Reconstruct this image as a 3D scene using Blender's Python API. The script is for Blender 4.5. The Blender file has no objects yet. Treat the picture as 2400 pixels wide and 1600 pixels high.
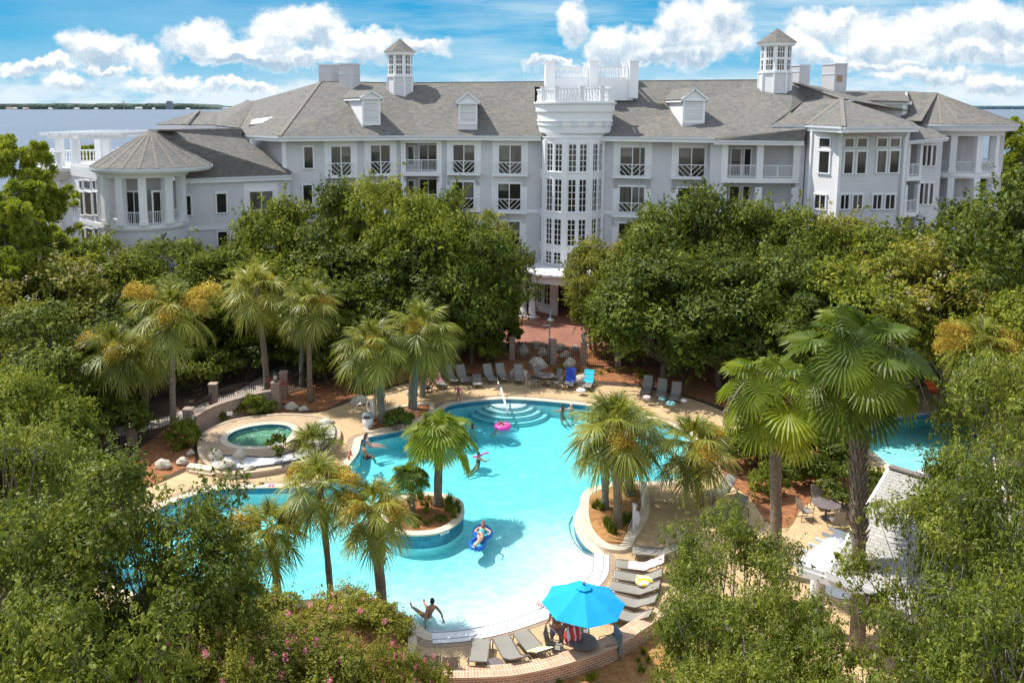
import bpy, math, random
import numpy as np
from mathutils import Vector, Matrix, noise as mnoise
from mathutils.geometry import tessellate_polygon
R = math.radians
random.seed(7); np.random.seed(7)
scene = bpy.context.scene
COL = scene.collection

# ---------------------------------------------------------------- camera
CAM_H = 18.5; FPX = 2000.0; PITCH = R(7.9); CX = 1080.0; CY = 529.0
cd = bpy.data.cameras.new("camera"); cam = bpy.data.objects.new("camera", cd); COL.objects.link(cam)
cam.location = (0, 0, CAM_H); cam.rotation_euler = (R(90) - PITCH, 0, 0)
cd.sensor_width = 36; cd.lens = FPX / 2400 * 36
cd.shift_x = (1200 - CX) / 2400; cd.shift_y = (CY - 800) / 2400
cd.clip_end = 60000; cd.clip_start = 0.3
scene.camera = cam

# ---------------------------------------------------------------- sun, sky, exposure
SUN_TO = Vector((-2.1, 0.95, 3.6)).normalized()
sd = bpy.data.lights.new("sun", 'SUN'); sd.energy = 4.0; sd.angle = R(0.5); sd.color = (1.0, 0.955, 0.88)
sun = bpy.data.objects.new("sun", sd); COL.objects.link(sun)
sun.rotation_euler = SUN_TO.to_track_quat('Z', 'Y').to_euler(); sun.location = (-40, 20, 80)
scene.view_settings.view_transform = 'Standard'; scene.view_settings.look = 'None'
scene.view_settings.exposure = 0.65; scene.view_settings.gamma = 1
world = bpy.data.worlds.new("World"); scene.world = world; world.use_nodes = True

def ray(px, py):
    a = (px - CX) / FPX; b = (CY - py) / FPX
    return Vector((a, math.cos(PITCH) + b * math.sin(PITCH), -math.sin(PITCH) + b * math.cos(PITCH)))
def G(px, py, z=0.0):
    d = ray(px, py); t = (z - CAM_H) / d.z
    return Vector((d.x * t, d.y * t, z))
def P(px, py, Y):
    d = ray(px, py); t = Y / d.y
    return Vector((d.x * t, Y, CAM_H + d.z * t))

class NT:
    def __init__(s, tree): s.t = tree; s.n = tree.nodes; s.l = tree.links
    def new(s, typ, **kw):
        nd = s.n.new(typ)
        for k, v in kw.items():
            if k.startswith('i_'):
                nd.inputs[int(k[2:]) if k[2:].isdigit() else k[2:].replace('_', ' ')].default_value = v
            else: setattr(nd, k, v)
        return nd
    def link(s, a, b): s.l.new(a, b)
    def math(s, op, a, b=None, c=None):
        nd = s.n.new('ShaderNodeMath'); nd.operation = op
        for i, v in enumerate((a, b, c)):
            if v is None: continue
            if isinstance(v, (int, float)): nd.inputs[i].default_value = v
            else: s.l.new(v, nd.inputs[i])
        return nd.outputs[0]
    def vmath(s, op, a, b=None, out=0):
        nd = s.n.new('ShaderNodeVectorMath'); nd.operation = op
        for i, v in enumerate((a, b)):
            if v is None: continue
            if isinstance(v, (tuple, list)): nd.inputs[i].default_value = v
            elif isinstance(v, (int, float)): nd.inputs[3].default_value = v
            else: s.l.new(v, nd.inputs[i])
        return nd.outputs[out]
    def mix(s, fac, a, b):
        nd = s.n.new('ShaderNodeMix'); nd.data_type = 'RGBA'
        for i, v in ((0, fac), (6, a), (7, b)):
            if isinstance(v, (int, float)): nd.inputs[i].default_value = v
            elif isinstance(v, (tuple, list)): nd.inputs[i].default_value = tuple(v) + ((1,) if len(v) == 3 else ())
            else: s.l.new(v, nd.inputs[i])
        return nd.outputs[2]
    def ramp(s, fac, stops):
        nd = s.n.new('ShaderNodeValToRGB'); cr = nd.color_ramp
        while len(cr.elements) < len(stops): cr.elements.new(0.5)
        for e, (p, c) in zip(cr.elements, stops):
            e.position = p; e.color = tuple(c) + ((1,) if len(c) == 3 else ()) if not isinstance(c, (int, float)) else (c, c, c, 1)
        s.l.new(fac, nd.inputs[0]); return nd.outputs[0]
    def noise(s, vec, scale, detail=3, rough=0.5):
        nd = s.n.new('ShaderNodeTexNoise'); nd.inputs['Scale'].default_value = scale
        nd.inputs['Detail'].default_value = detail; nd.inputs['Roughness'].default_value = rough
        if vec is not None: s.l.new(vec, nd.inputs['Vector'])
        return nd

def build_world():
    t = NT(world.node_tree); t.n.clear()
    out = t.new('ShaderNodeOutputWorld'); bg = t.new('ShaderNodeBackground'); bg.inputs[1].default_value = 0.095
    sky = t.new('ShaderNodeTexSky'); sky.sky_type = 'NISHITA'; sky.sun_disc = False
    sky.sun_elevation = math.asin(SUN_TO.z); sky.sun_rotation = math.atan2(SUN_TO.x, SUN_TO.y)
    sky.air_density = 1.0; sky.dust_density = 0.3; sky.ozone_density = 1.5
    tc = t.new('ShaderNodeTexCoord').outputs['Generated']
    sep = t.new('ShaderNodeSeparateXYZ'); t.link(tc, sep.inputs[0])
    ay = t.math('MAXIMUM', t.math('ABSOLUTE', sep.outputs[1]), 0.12)
    u = t.math('DIVIDE', sep.outputs[0], ay); w = t.math('DIVIDE', sep.outputs[2], ay)
    cv = t.new('ShaderNodeCombineXYZ'); t.link(u, cv.inputs[0]); t.link(w, cv.inputs[1]); P0 = cv.outputs[0]
    # blue of the sky by height
    el = t.math('MULTIPLY', sep.outputs[2], 1.0)
    low = t.ramp(el, [(0.0, (2.5, 4.6, 5.8)), (0.03, (1.75, 4.1, 5.7)), (0.07, (0.75, 3.35, 5.4)), (0.13, (0.16, 2.5, 4.9))])
    hi = t.new('ShaderNodeMapRange'); t.link(el, hi.inputs[0]); hi.inputs['From Min'].default_value = 0.15; hi.inputs['From Max'].default_value = 0.45
    skym = t.mix(hi.outputs[0], low, sky.outputs[0])
    # billowed coordinates
    n1 = t.noise(P0, 14, 4, 0.55); n2 = t.noise(P0, 60, 4, 0.65)
    d1 = t.vmath('SCALE', t.vmath('SUBTRACT', n1.outputs['Color'], (0.5, 0.5, 0.5)), 0.055)
    d2 = t.vmath('SCALE', t.vmath('SUBTRACT', n2.outputs['Color'], (0.5, 0.5, 0.5)), 0.022)
    PD = t.vmath('ADD', t.vmath('ADD', P0, d1), d2)
    blobs = [(230,112,95,45),(335,135,65,35),(90,158,120,18),(260,165,60,14),(470,95,90,45),(560,120,130,35),(640,78,75,58),(740,72,85,52),(830,108,120,34),
             (650,130,300,16),(560,202,120,16),(420,185,60,20),(160,195,70,25),(350,200,60,20),(1345,45,42,62),(1425,112,60,48),(1520,112,70,36),(1600,72,70,70),(1690,40,60,70),(1660,112,110,50),
             (1570,135,190,20),(1870,112,80,40),(1960,55,110,45),(2080,95,130,52),(2200,60,130,62),(2340,50,110,66),
             (2290,120,180,36),(2180,178,150,22),(2060,148,120,16),(985,118,70,18),(1285,150,60,14),(2340,205,100,30),(1960,135,90,22)]
    cur = None; curs = None
    for (x, y, rx, ry) in blobs:
        d = ray(x, y); c = (d.x / d.y, d.z / d.y)
        q = t.vmath('SUBTRACT', PD, (c[0], c[1], 0)); q = t.vmath('MULTIPLY', q, (2000 / rx, 2000 / ry, 0))
        f = t.math('SUBTRACT', 1.0, t.vmath('LENGTH', q, out=1))
        sp = t.new('ShaderNodeSeparateXYZ'); t.link(q, sp.inputs[0])
        cur = f if cur is None else t.math('SMOOTH_MAX', cur, f, 0.25)
        # height inside the puff, weighted
        hh = t.math('MULTIPLY', sp.outputs[1], t.math('MAXIMUM', f, 0.0))
        curs = hh if curs is None else t.math('ADD', curs, hh)
    n3 = t.noise(t.vmath('MULTIPLY', P0, (1, 1.5, 1)), 30, 5, 0.62)
    dens = t.math('ADD', cur, t.math('MULTIPLY', t.math('SUBTRACT', n3.outputs[0], 0.5), 0.9))
    alpha = t.new('ShaderNodeMapRange'); alpha.interpolation_type = 'SMOOTHSTEP'; alpha.clamp = True
    alpha.inputs['From Min'].default_value = -0.16; alpha.inputs['From Max'].default_value = 0.36; t.link(dens, alpha.inputs[0])
    # relief: compare the billow noise with itself a little towards the light
    nA = t.noise(PD, 24, 5, 0.6); nB = t.noise(t.vmath('ADD', PD, (-0.008, 0.010, 0)), 24, 5, 0.6)
    rel = t.math('MULTIPLY', t.math('SUBTRACT', nA.outputs[0], nB.outputs[0]), 2.4)
    sh = t.math('ADD', t.math('ADD', t.math('MULTIPLY', curs, 1.7), rel), 0.70)
    ccol = t.ramp(sh, [(0.0, (3.1, 4.1, 5.1)), (0.3, (4.2, 5.0, 5.7)), (0.6, (5.5, 6.0, 6.4)), (0.9, (7.4, 7.45, 7.4))])
    # thin high veil, streaked
    st = t.vmath('MULTIPLY', P0, (2.2, 16, 1))
    ns = t.noise(st, 1.6, 5, 0.6); nl = t.noise(P0, 2.6, 2, 0.5)
    veil = t.math('MULTIPLY', t.math('SUBTRACT', ns.outputs[0], 0.38), 2.5)
    um = t.new('ShaderNodeMapRange'); um.interpolation_type = 'SMOOTHSTEP'; t.link(u, um.inputs[0])
    um.inputs['From Min'].default_value = -0.42; um.inputs['From Max'].default_value = 0.12
    um.inputs['To Min'].default_value = 0.2; um.inputs['To Max'].default_value = 0.95
    veil = t.math('MULTIPLY', veil, um.outputs[0])
    vc = t.new('ShaderNodeClamp'); t.link(t.math('ADD', veil, t.math('MULTIPLY', t.math('SUBTRACT', nl.outputs[0], 0.5), 0.5)), vc.inputs[0]); vc.inputs[2].default_value = 0.72
    c1 = t.mix(vc.outputs[0], skym, (5.2, 6.2, 6.7))
    # far puffs thickening towards the horizon
    nh = t.noise(t.vmath('MULTIPLY', P0, (9, 26, 1)), 1.0, 5, 0.62); hb = t.new('ShaderNodeMapRange'); t.link(w, hb.inputs[0]); hb.inputs['From Min'].default_value = 0.075; hb.inputs['From Max'].default_value = 0.015; hb.inputs['To Min'].default_value = -0.25; hb.inputs['To Max'].default_value = 0.12
    hz = t.new('ShaderNodeMapRange'); hz.interpolation_type = 'SMOOTHSTEP'; t.link(t.math('ADD', nh.outputs[0], hb.outputs[0]), hz.inputs[0]); hz.inputs['From Min'].default_value = 0.47; hz.inputs['From Max'].default_value = 0.70; hz.inputs['To Max'].default_value = 0.9
    c1 = t.mix(hz.outputs[0], c1, (5.6, 6.3, 6.8))
    am = t.math('MULTIPLY', alpha.outputs[0], 0.96)
    c2 = t.mix(am, c1, ccol)
    t.link(c2, bg.inputs[0])
    # the detailed clouds stand low in the north; the rest of the dome is sky whitened and brightened for fill light
    bg2 = t.new('ShaderNodeBackground'); bg2.inputs[1].default_value = 0.15; t.link(t.mix(0.40, sky.outputs[0], (5.6, 5.7, 5.8)), bg2.inputs[0])
    far = t.math('MAXIMUM', t.math('GREATER_THAN', sep.outputs[2], 0.20), t.math('LESS_THAN', sep.outputs[1], 0.0))
    mx = t.new('ShaderNodeMixShader'); t.link(far, mx.inputs[0]); t.link(bg.outputs[0], mx.inputs[1]); t.link(bg2.outputs[0], mx.inputs[2]); t.link(mx.outputs[0], out.inputs[0])
build_world()

# ---------------------------------------------------------------- materials
MATS = {}
def pmat(name, c1, c2=None, scale=6.0, rough=0.6, bump=0.0, metal=0.0, detail=4, spec=0.5, stretch=(1, 1, 1), bscale=None, bdist=0.02):
    if name in MATS: return MATS[name]
    m = bpy.data.materials.new(name); m.use_nodes = True; t = NT(m.node_tree)
    b = t.n['Principled BSDF']; b.inputs['Roughness'].default_value = rough; b.inputs['Metallic'].default_value = metal
    b.inputs['Specular IOR Level'].default_value = spec
    if c2 is None: c2 = tuple(v * 0.86 for v in c1)
    tc = t.new('ShaderNodeTexCoord').outputs['Object']
    if stretch != (1, 1, 1): tc = t.vmath('MULTIPLY', tc, stretch)
    n = t.noise(tc, scale, detail, 0.6)
    t.link(t.ramp(n.outputs[0], [(0.32, c1), (0.7, c2)]), b.inputs['Base Color'])
    if bump:
        nb = t.noise(tc, bscale or scale * 3, 3, 0.6); bm = t.new('ShaderNodeBump'); bm.inputs['Strength'].default_value = bump; bm.inputs['Distance'].default_value = bdist
        t.link(nb.outputs[0], bm.inputs['Height']); t.link(bm.outputs[0], b.inputs['Normal'])
    MATS[name] = m; return m

def leafmat(name, stops, rough=0.42, trans=0.28, spec=0.5):
    m = bpy.data.materials.new(name); m.use_nodes = True; t = NT(m.node_tree)
    b = t.n['Principled BSDF']; out = t.n['Material Output']
    at = t.new('ShaderNodeAttribute', attribute_name='rnd'); oi = t.new('ShaderNodeObjectInfo')
    geo = t.new('ShaderNodeNewGeometry'); ns = t.noise(geo.outputs['Position'], 0.55, 2, 0.5)
    f = t.math('ADD', t.math('MULTIPLY', at.outputs['Fac'], 0.7), t.math('MULTIPLY', t.math('SUBTRACT', ns.outputs[0], 0.35), 0.6))
    f = t.math('ADD', f, t.math('MULTIPLY', t.math('SUBTRACT', oi.outputs['Random'], 0.5), 0.22))
    c = t.ramp(f, stops); t.link(c, b.inputs['Base Color'])
    b.inputs['Roughness'].default_value = rough; b.inputs['Specular IOR Level'].default_value = spec
    tr = t.new('ShaderNodeBsdfTranslucent'); mx = t.new('ShaderNodeMixShader'); mx.inputs[0].default_value = trans
    hs = t.new('ShaderNodeHueSaturation'); hs.inputs['Hue'].default_value = 0.488; hs.inputs['Value'].default_value = 1.7; t.link(c, hs.inputs['Color']); t.link(hs.outputs[0], tr.inputs[0])
    t.link(b.outputs[0], mx.inputs[1]); t.link(tr.outputs[0], mx.inputs[2]); t.link(mx.outputs[0], out.inputs[0])
    MATS[name] = m; return m

def brickmat(name, c1, c2, mortar, bw, bh, msize, coords='Object', rough=0.75, offset=0.5, bump=0.3, rot=None, varscale=0.6, swz=None):
    """courses of brick or paver; swz = which object axes become the brick's u and v"""
    m = bpy.data.materials.new(name); m.use_nodes = True; t = NT(m.node_tree); b = t.n['Principled BSDF']
    tc = t.new('ShaderNodeTexCoord').outputs[coords]
    if swz:
        sp = t.new('ShaderNodeSeparateXYZ'); t.link(tc, sp.inputs[0]); cb = t.new('ShaderNodeCombineXYZ')
        t.link(sp.outputs[swz[0]], cb.inputs[0]); t.link(sp.outputs[swz[1]], cb.inputs[1]); tc = cb.outputs[0]
    if rot is not None:
        mp = t.new('ShaderNodeMapping'); mp.inputs['Rotation'].default_value = (0, 0, rot); t.link(tc, mp.inputs[0]); tc = mp.outputs[0]
    br = t.new('ShaderNodeTexBrick'); t.link(tc, br.inputs[0]); br.offset = offset
    br.inputs['Color1'].default_value = tuple(c1) + (1,); br.inputs['Color2'].default_value = tuple(c2) + (1,); br.inputs['Mortar'].default_value = tuple(mortar) + (1,)
    br.inputs['Scale'].default_value = 1; br.inputs['Brick Width'].default_value = bw; br.inputs['Row Height'].default_value = bh
    br.inputs['Mortar Size'].default_value = msize; br.inputs['Mortar Smooth'].default_value = 0.3
    n = t.noise(tc, varscale, 5, 0.6); v = t.ramp(n.outputs[0], [(0.3, (0.80, 0.79, 0.78)), (0.7, (1.12, 1.1, 1.06))])
    mm = t.new('ShaderNodeMix'); mm.data_type = 'RGBA'; mm.blend_type = 'MULTIPLY'; mm.inputs[0].default_value = 1
    t.link(br.outputs[0], mm.inputs[6]); t.link(v, mm.inputs[7]); t.link(mm.outputs[2], b.inputs['Base Color'])
    b.inputs['Roughness'].default_value = rough
    if bump:
        bm = t.new('ShaderNodeBump'); bm.inputs['Strength'].default_value = bump; bm.inputs['Distance'].default_value = 0.01
        inv = t.math('SUBTRACT', 1.0, br.outputs['Fac']); t.link(inv, bm.inputs['Height']); t.link(bm.outputs[0], b.inputs['Normal'])
    MATS[name] = m; return m

# ---------------------------------------------------------------- mesh builder
class MB:
    def __init__(s): s.v = []; s.f = []; s.m = []; s.mi = 0; s.smooth = False
    def add(s, vs, fs, mi=None):
        o = len(s.v); s.v += [tuple(p) for p in vs]; s.f += [tuple(i + o for i in f) for f in fs]; s.m += [s.mi if mi is None else mi] * len(fs); return s
    def box(s, x0, x1, y0, y1, z0, z1):
        return s.add([(x, y, z) for z in (z0, z1) for y in (y0, y1) for x in (x0, x1)], [(0, 2, 3, 1), (4, 5, 7, 6), (0, 1, 5, 4), (2, 6, 7, 3), (0, 4, 6, 2), (1, 3, 7, 5)])
    def obox(s, o, ax, ay, az, hx, hy, hz):
        o = Vector(o); ax, ay, az = Vector(ax) * hx, Vector(ay) * hy, Vector(az) * hz
        return s.add([o + ax * i + ay * j + az * k for k in (-1, 1) for j in (-1, 1) for i in (-1, 1)], [(0, 2, 3, 1), (4, 5, 7, 6), (0, 1, 5, 4), (2, 6, 7, 3), (0, 4, 6, 2), (1, 3, 7, 5)])
    def bar(s, a, b, w, h=None, up=(0, 0, 1)):
        a, b = Vector(a), Vector(b); d = b - a; L = d.length
        if L < 1e-6: return s
        d /= L; up = Vector(up)
        if abs(d.dot(up)) > 0.98: up = Vector((1, 0, 0))
        sx = d.cross(up).normalized(); uu = sx.cross(d)
        return s.obox((a + b) / 2, d, sx, uu, L / 2, w / 2, (h or w) / 2)
    def prism(s, poly, z0, z1, caps=True):
        n = len(poly); vs = [(p[0], p[1], z0) for p in poly] + [(p[0], p[1], z1) for p in poly]
        fs = [(i, (i + 1) % n, n + (i + 1) % n, n + i) for i in range(n)]
        s.add(vs, fs)
        if caps:
            for z, rev in ((z0, True), (z1, False)):
                vv = [(p[0], p[1], z) for p in poly]; tr = tessellate_polygon([[Vector(q) for q in vv]])
                s.add(vv, [tuple(reversed(f)) if rev else tuple(f) for f in tr])
        return s
    def tube(s, pts, rad, n=8, cap=True):
        pts = [Vector(p) for p in pts]
        if isinstance(rad, (int, float)): rad = [rad] * len(pts)
        vs = []; prev = None
        for i, p in enumerate(pts):
            d = (pts[min(i + 1, len(pts) - 1)] - pts[max(i - 1, 0)]).normalized()
            if prev is None:
                a = d.cross(Vector((0, 0, 1)) if abs(d.z) < 0.9 else Vector((1, 0, 0))).normalized()
            else:
                a = prev - d * prev.dot(d); a = a.normalized() if a.length > 1e-6 else d.orthogonal().normalized()
            prev = a; b = d.cross(a)
            for k in range(n):
                t = 2 * math.pi * k / n; vs.append(p + (a * math.cos(t) + b * math.sin(t)) * rad[i])
        fs = [(i * n + k, i * n + (k + 1) % n, (i + 1) * n + (k + 1) % n, (i + 1) * n + k) for i in range(len(pts) - 1) for k in range(n)]
        if cap: fs += [tuple(range(n - 1, -1, -1)), tuple((len(pts) - 1) * n + k for k in range(n))]
        return s.add(vs, fs)
    def lathe(s, c, prof, n=16, sx=1, sy=1):
        c = Vector(c); vs = [c + Vector((r * math.cos(2 * math.pi * k / n) * sx, r * math.sin(2 * math.pi * k / n) * sy, z)) for r, z in prof for k in range(n)]
        fs = [(i * n + k, i * n + (k + 1) % n, (i + 1) * n + (k + 1) % n, (i + 1) * n + k) for i in range(len(prof) - 1) for k in range(n)]
        fs += [tuple(range(n - 1, -1, -1)), tuple((len(prof) - 1) * n + k for k in range(n))]
        return s.add(vs, fs)
    def ball(s, c, r, n=10, sc=(1, 1, 1)):
        prof = [(max(r * math.sin(math.pi * i / n), 1e-4), -r * math.cos(math.pi * i / n)) for i in range(n + 1)]
        c = Vector(c); o = len(s.v); s.lathe((0, 0, 0), prof, n + 2)
        for i in range(o, len(s.v)):
            v = s.v[i]; s.v[i] = (c.x + v[0] * sc[0], c.y + v[1] * sc[1], c.z + v[2] * sc[2])
        return s
    def face(s, pts, thick=0):
        pts = [Vector(p) for p in pts]
        if not thick: return s.add(pts, [tuple(range(len(pts)))])
        nrm = (pts[1] - pts[0]).cross(pts[2] - pts[0]).normalized(); n = len(pts)
        vs = pts + [p - nrm * thick for p in pts]
        return s.add(vs, [tuple(range(n)), tuple(range(2 * n - 1, n - 1, -1))] + [(i, n + i, n + (i + 1) % n, (i + 1) % n) for i in range(n)])
    def sheet(s, loops, z):
        loops = [[Vector((p[0], p[1], z)) for p in L] for L in loops]
        tr = tessellate_polygon(loops); vs = [p for L in loops for p in L]; out = []
        for f in tr:
            a, b, c = (vs[i] for i in f); out.append(tuple(f) if (b - a).cross(c - a).z > 0 else tuple(reversed(f)))
        return s.add(vs, out)
    def mesh(s, name, mats, smooth=None):
        me = bpy.data.meshes.new(name); me.from_pydata(s.v, [], s.f)
        for m in (mats if isinstance(mats, (list, tuple)) else [mats]): me.materials.append(m)
        me.polygons.foreach_set('material_index', s.m)
        sm = s.smooth if smooth is None else smooth
        if sm: me.polygons.foreach_set('use_smooth', [True] * len(me.polygons))
        me.update(); return me

def tag(o, label=None, cat=None, group=None, kind=None):
    if label: o['label'] = label
    if cat: o['category'] = cat
    if group: o['group'] = group
    if kind: o['kind'] = kind
    return o
def link(name, me, parent=None, loc=(0, 0, 0), rot=(0, 0, 0)):
    o = bpy.data.objects.new(name, me); COL.objects.link(o); o.location = loc; o.rotation_euler = rot
    if parent is not None: o.parent = parent
    return o
def part(name, mb, mats, parent, smooth=None, world=False, label=None):
    me = mb if isinstance(mb, bpy.types.Mesh) else mb.mesh(name, mats, smooth)
    o = link(name, me, parent)
    if world:
        p = parent
        off = Vector((0, 0, 0))
        while p is not None: off += p.location; p = p.parent
        o.location = -off
    if label: o['label'] = label
    return o
def thing(name, label, cat, loc=(0, 0, 0), rotz=0, group=None):
    o = bpy.data.objects.new(name, None); COL.objects.link(o); o.empty_display_size = 0.3
    o.location = loc; o.rotation_euler = (0, 0, rotz); return tag(o, label, cat, group)
def single(name, mb, mats, label, cat, loc=(0, 0, 0), rotz=0, group=None, smooth=None):
    me = mb if isinstance(mb, bpy.types.Mesh) else mb.mesh(name, mats, smooth)
    return tag(link(name, me, None, loc, (0, 0, rotz)), label, cat, group)
def struct(name, mb, mats, smooth=None, kind='structure'):
    me = mb if isinstance(mb, bpy.types.Mesh) else mb.mesh(name, mats, smooth)
    return tag(link(name, me), kind=kind)
def dup(root, loc, rotz=0, label=None, group=None, scale=None):
    def cp(o, parent):
        c = o.copy(); COL.objects.link(c)
        if parent is not None: c.parent = parent
        for ch in KIDS.get(o, []): cp(ch, c)
        return c
    KIDS = {}
    for o in ([root] + list(root.children_recursive)):
        KIDS[o] = list(o.children)
    r = cp(root, None); r.location = loc; r.rotation_euler = (0, 0, rotz)
    if scale is not None: r.scale = scale if isinstance(scale, (tuple, list)) else (scale,) * 3
    if label: r['label'] = label
    if group: r['group'] = group
    return r
def smoothloop(pts, n=6, closed=True):
    """Catmull-Rom through plan points"""
    out = []; N = len(pts)
    for i in range(N if closed else N - 1):
        if closed: p0, p1, p2, p3 = (pts[(i + k) % N] for k in (-1, 0, 1, 2))
        else: p0, p1, p2, p3 = (pts[min(max(i + k, 0), N - 1)] for k in (-1, 0, 1, 2))
        for j in range(n):
            t = j / n
            out.append(tuple(0.5 * ((2 * p1[k]) + (-p0[k] + p2[k]) * t + (2 * p0[k] - 5 * p1[k] + 4 * p2[k] - p3[k]) * t * t + (-p0[k] + 3 * p1[k] - 3 * p2[k] + p3[k]) * t ** 3) for k in (0, 1)))
    if not closed: out.append(tuple(pts[-1][:2]))
    return out
def area(L): return 0.5 * sum(L[i][0] * L[(i + 1) % len(L)][1] - L[(i + 1) % len(L)][0] * L[i][1] for i in range(len(L)))
def ccw(L): return L if area(L) > 0 else list(reversed(L))
def offset(L, d):
    """outward offset of a ccw loop"""
    out = []; n = len(L)
    for i in range(n):
        a = Vector(L[i - 1][:2]); b = Vector(L[i][:2]); c = Vector(L[(i + 1) % n][:2])
        t1 = (b - a).normalized(); t2 = (c - b).normalized(); t = (t1 + t2)
        t = t.normalized() if t.length > 1e-6 else t1
        nn = Vector((t.y, -t.x)); k = 1 / max(0.5, math.sqrt(max(0.0, (1 + t1.dot(t2)) / 2)))
        out.append((b.x + nn.x * d * k, b.y + nn.y * d * k))
    return out
def loopG(pxs, z=0.0, n=6, smooth=True):
    pts = [tuple(G(x, y, z)[:2]) for x, y in pxs]
    return ccw(smoothloop(pts, n) if smooth else pts)
def inside(p, L):
    c = False; n = len(L); x, y = p[0], p[1]
    for i in range(n):
        x1, y1 = L[i][0], L[i][1]; x2, y2 = L[i - 1][0], L[i - 1][1]
        if (y1 > y) != (y2 > y) and x < (x2 - x1) * (y - y1) / (y2 - y1) + x1: c = not c
    return c
# ================================================================ setting materials
M_mulch = pmat('mulch', (0.44, 0.18, 0.065), (0.17, 0.065, 0.028), 3.0, 0.95, 0.9, bscale=26, bdist=0.05, detail=8)
M_straw = pmat('pine_straw', (0.56, 0.30, 0.10), (0.27, 0.12, 0.045), 4.0, 0.95, 0.9, bscale=30, bdist=0.05, detail=8)
M_soil = pmat('soil', (0.10, 0.055, 0.030), (0.05, 0.032, 0.02), 0.8, 0.95, 0.8, bscale=12, bdist=0.06, detail=8)
M_paver = brickmat('paver_tan', (0.62, 0.445, 0.245), (0.50, 0.35, 0.19), (0.36, 0.25, 0.14), 0.24, 0.12, 0.009, rot=R(45), varscale=0.45)
M_pavedark = brickmat('paver_border', (0.40, 0.29, 0.19), (0.33, 0.24, 0.16), (0.25, 0.18, 0.12), 0.22, 0.11, 0.006, rot=R(10))
M_coping = pmat('cast_stone', (0.68, 0.585, 0.44), (0.56, 0.47, 0.34), 2.5, 0.75, 0.15, bscale=40, bdist=0.004)
M_white = pmat('white_paint', (0.78, 0.78, 0.77), (0.70, 0.71, 0.71), 0.7, 0.5, detail=6)
M_plaster = pmat('pool_plaster', (0.76, 0.78, 0.76), (0.66, 0.70, 0.69), 1.3, 0.6, 1.0, bscale=2.2, bdist=0.07)
M_tile = brickmat('blue_tile', (0.035, 0.22, 0.33), (0.02, 0.14, 0.26), (0.10, 0.25, 0.30), 0.15, 0.15, 0.006, coords='UV', rough=0.25, offset=0, bump=0.1, varscale=1.5)
M_brickwall = brickmat('garden_brick', (0.44, 0.23, 0.13), (0.30, 0.15, 0.09), (0.58, 0.52, 0.44), 0.24, 0.09, 0.014, coords='UV', varscale=1.2)
M_brickcap = brickmat('brick_cap', (0.62, 0.36, 0.22), (0.50, 0.27, 0.16), (0.66, 0.56, 0.45), 0.10, 0.28, 0.012, coords='UV', offset=0, varscale=1.2)
M_greybrick = brickmat('weathered_brick', (0.34, 0.21, 0.16), (0.20, 0.13, 0.105), (0.46, 0.41, 0.36), 0.26, 0.10, 0.016, coords='UV', varscale=1.2)
M_redbrick = brickmat('plaza_brick', (0.33, 0.135, 0.085), (0.22, 0.09, 0.06), (0.30, 0.16, 0.11), 0.21, 0.105, 0.006, rot=R(30), varscale=0.7)
M_gravel = pmat('white_gravel', (0.80, 0.79, 0.78), (0.45, 0.44, 0.45), 18, 0.8, 1.0, bscale=24, bdist=0.05, detail=6)
M_rock = pmat('limestone', (0.68, 0.61, 0.49), (0.34, 0.30, 0.24), 3.0, 0.85, 0.8, bscale=7, bdist=0.08, detail=8)
M_iron = pmat('black_iron', (0.02, 0.02, 0.022), (0.03, 0.03, 0.03), 4, 0.45)
M_steel = pmat('brushed_steel', (0.62, 0.62, 0.63), (0.5, 0.5, 0.52), 8, 0.25, metal=1.0)
M_path = pmat('concrete_path', (0.42, 0.37, 0.31), (0.30, 0.26, 0.22), 1.5, 0.85, 0.2)

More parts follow.
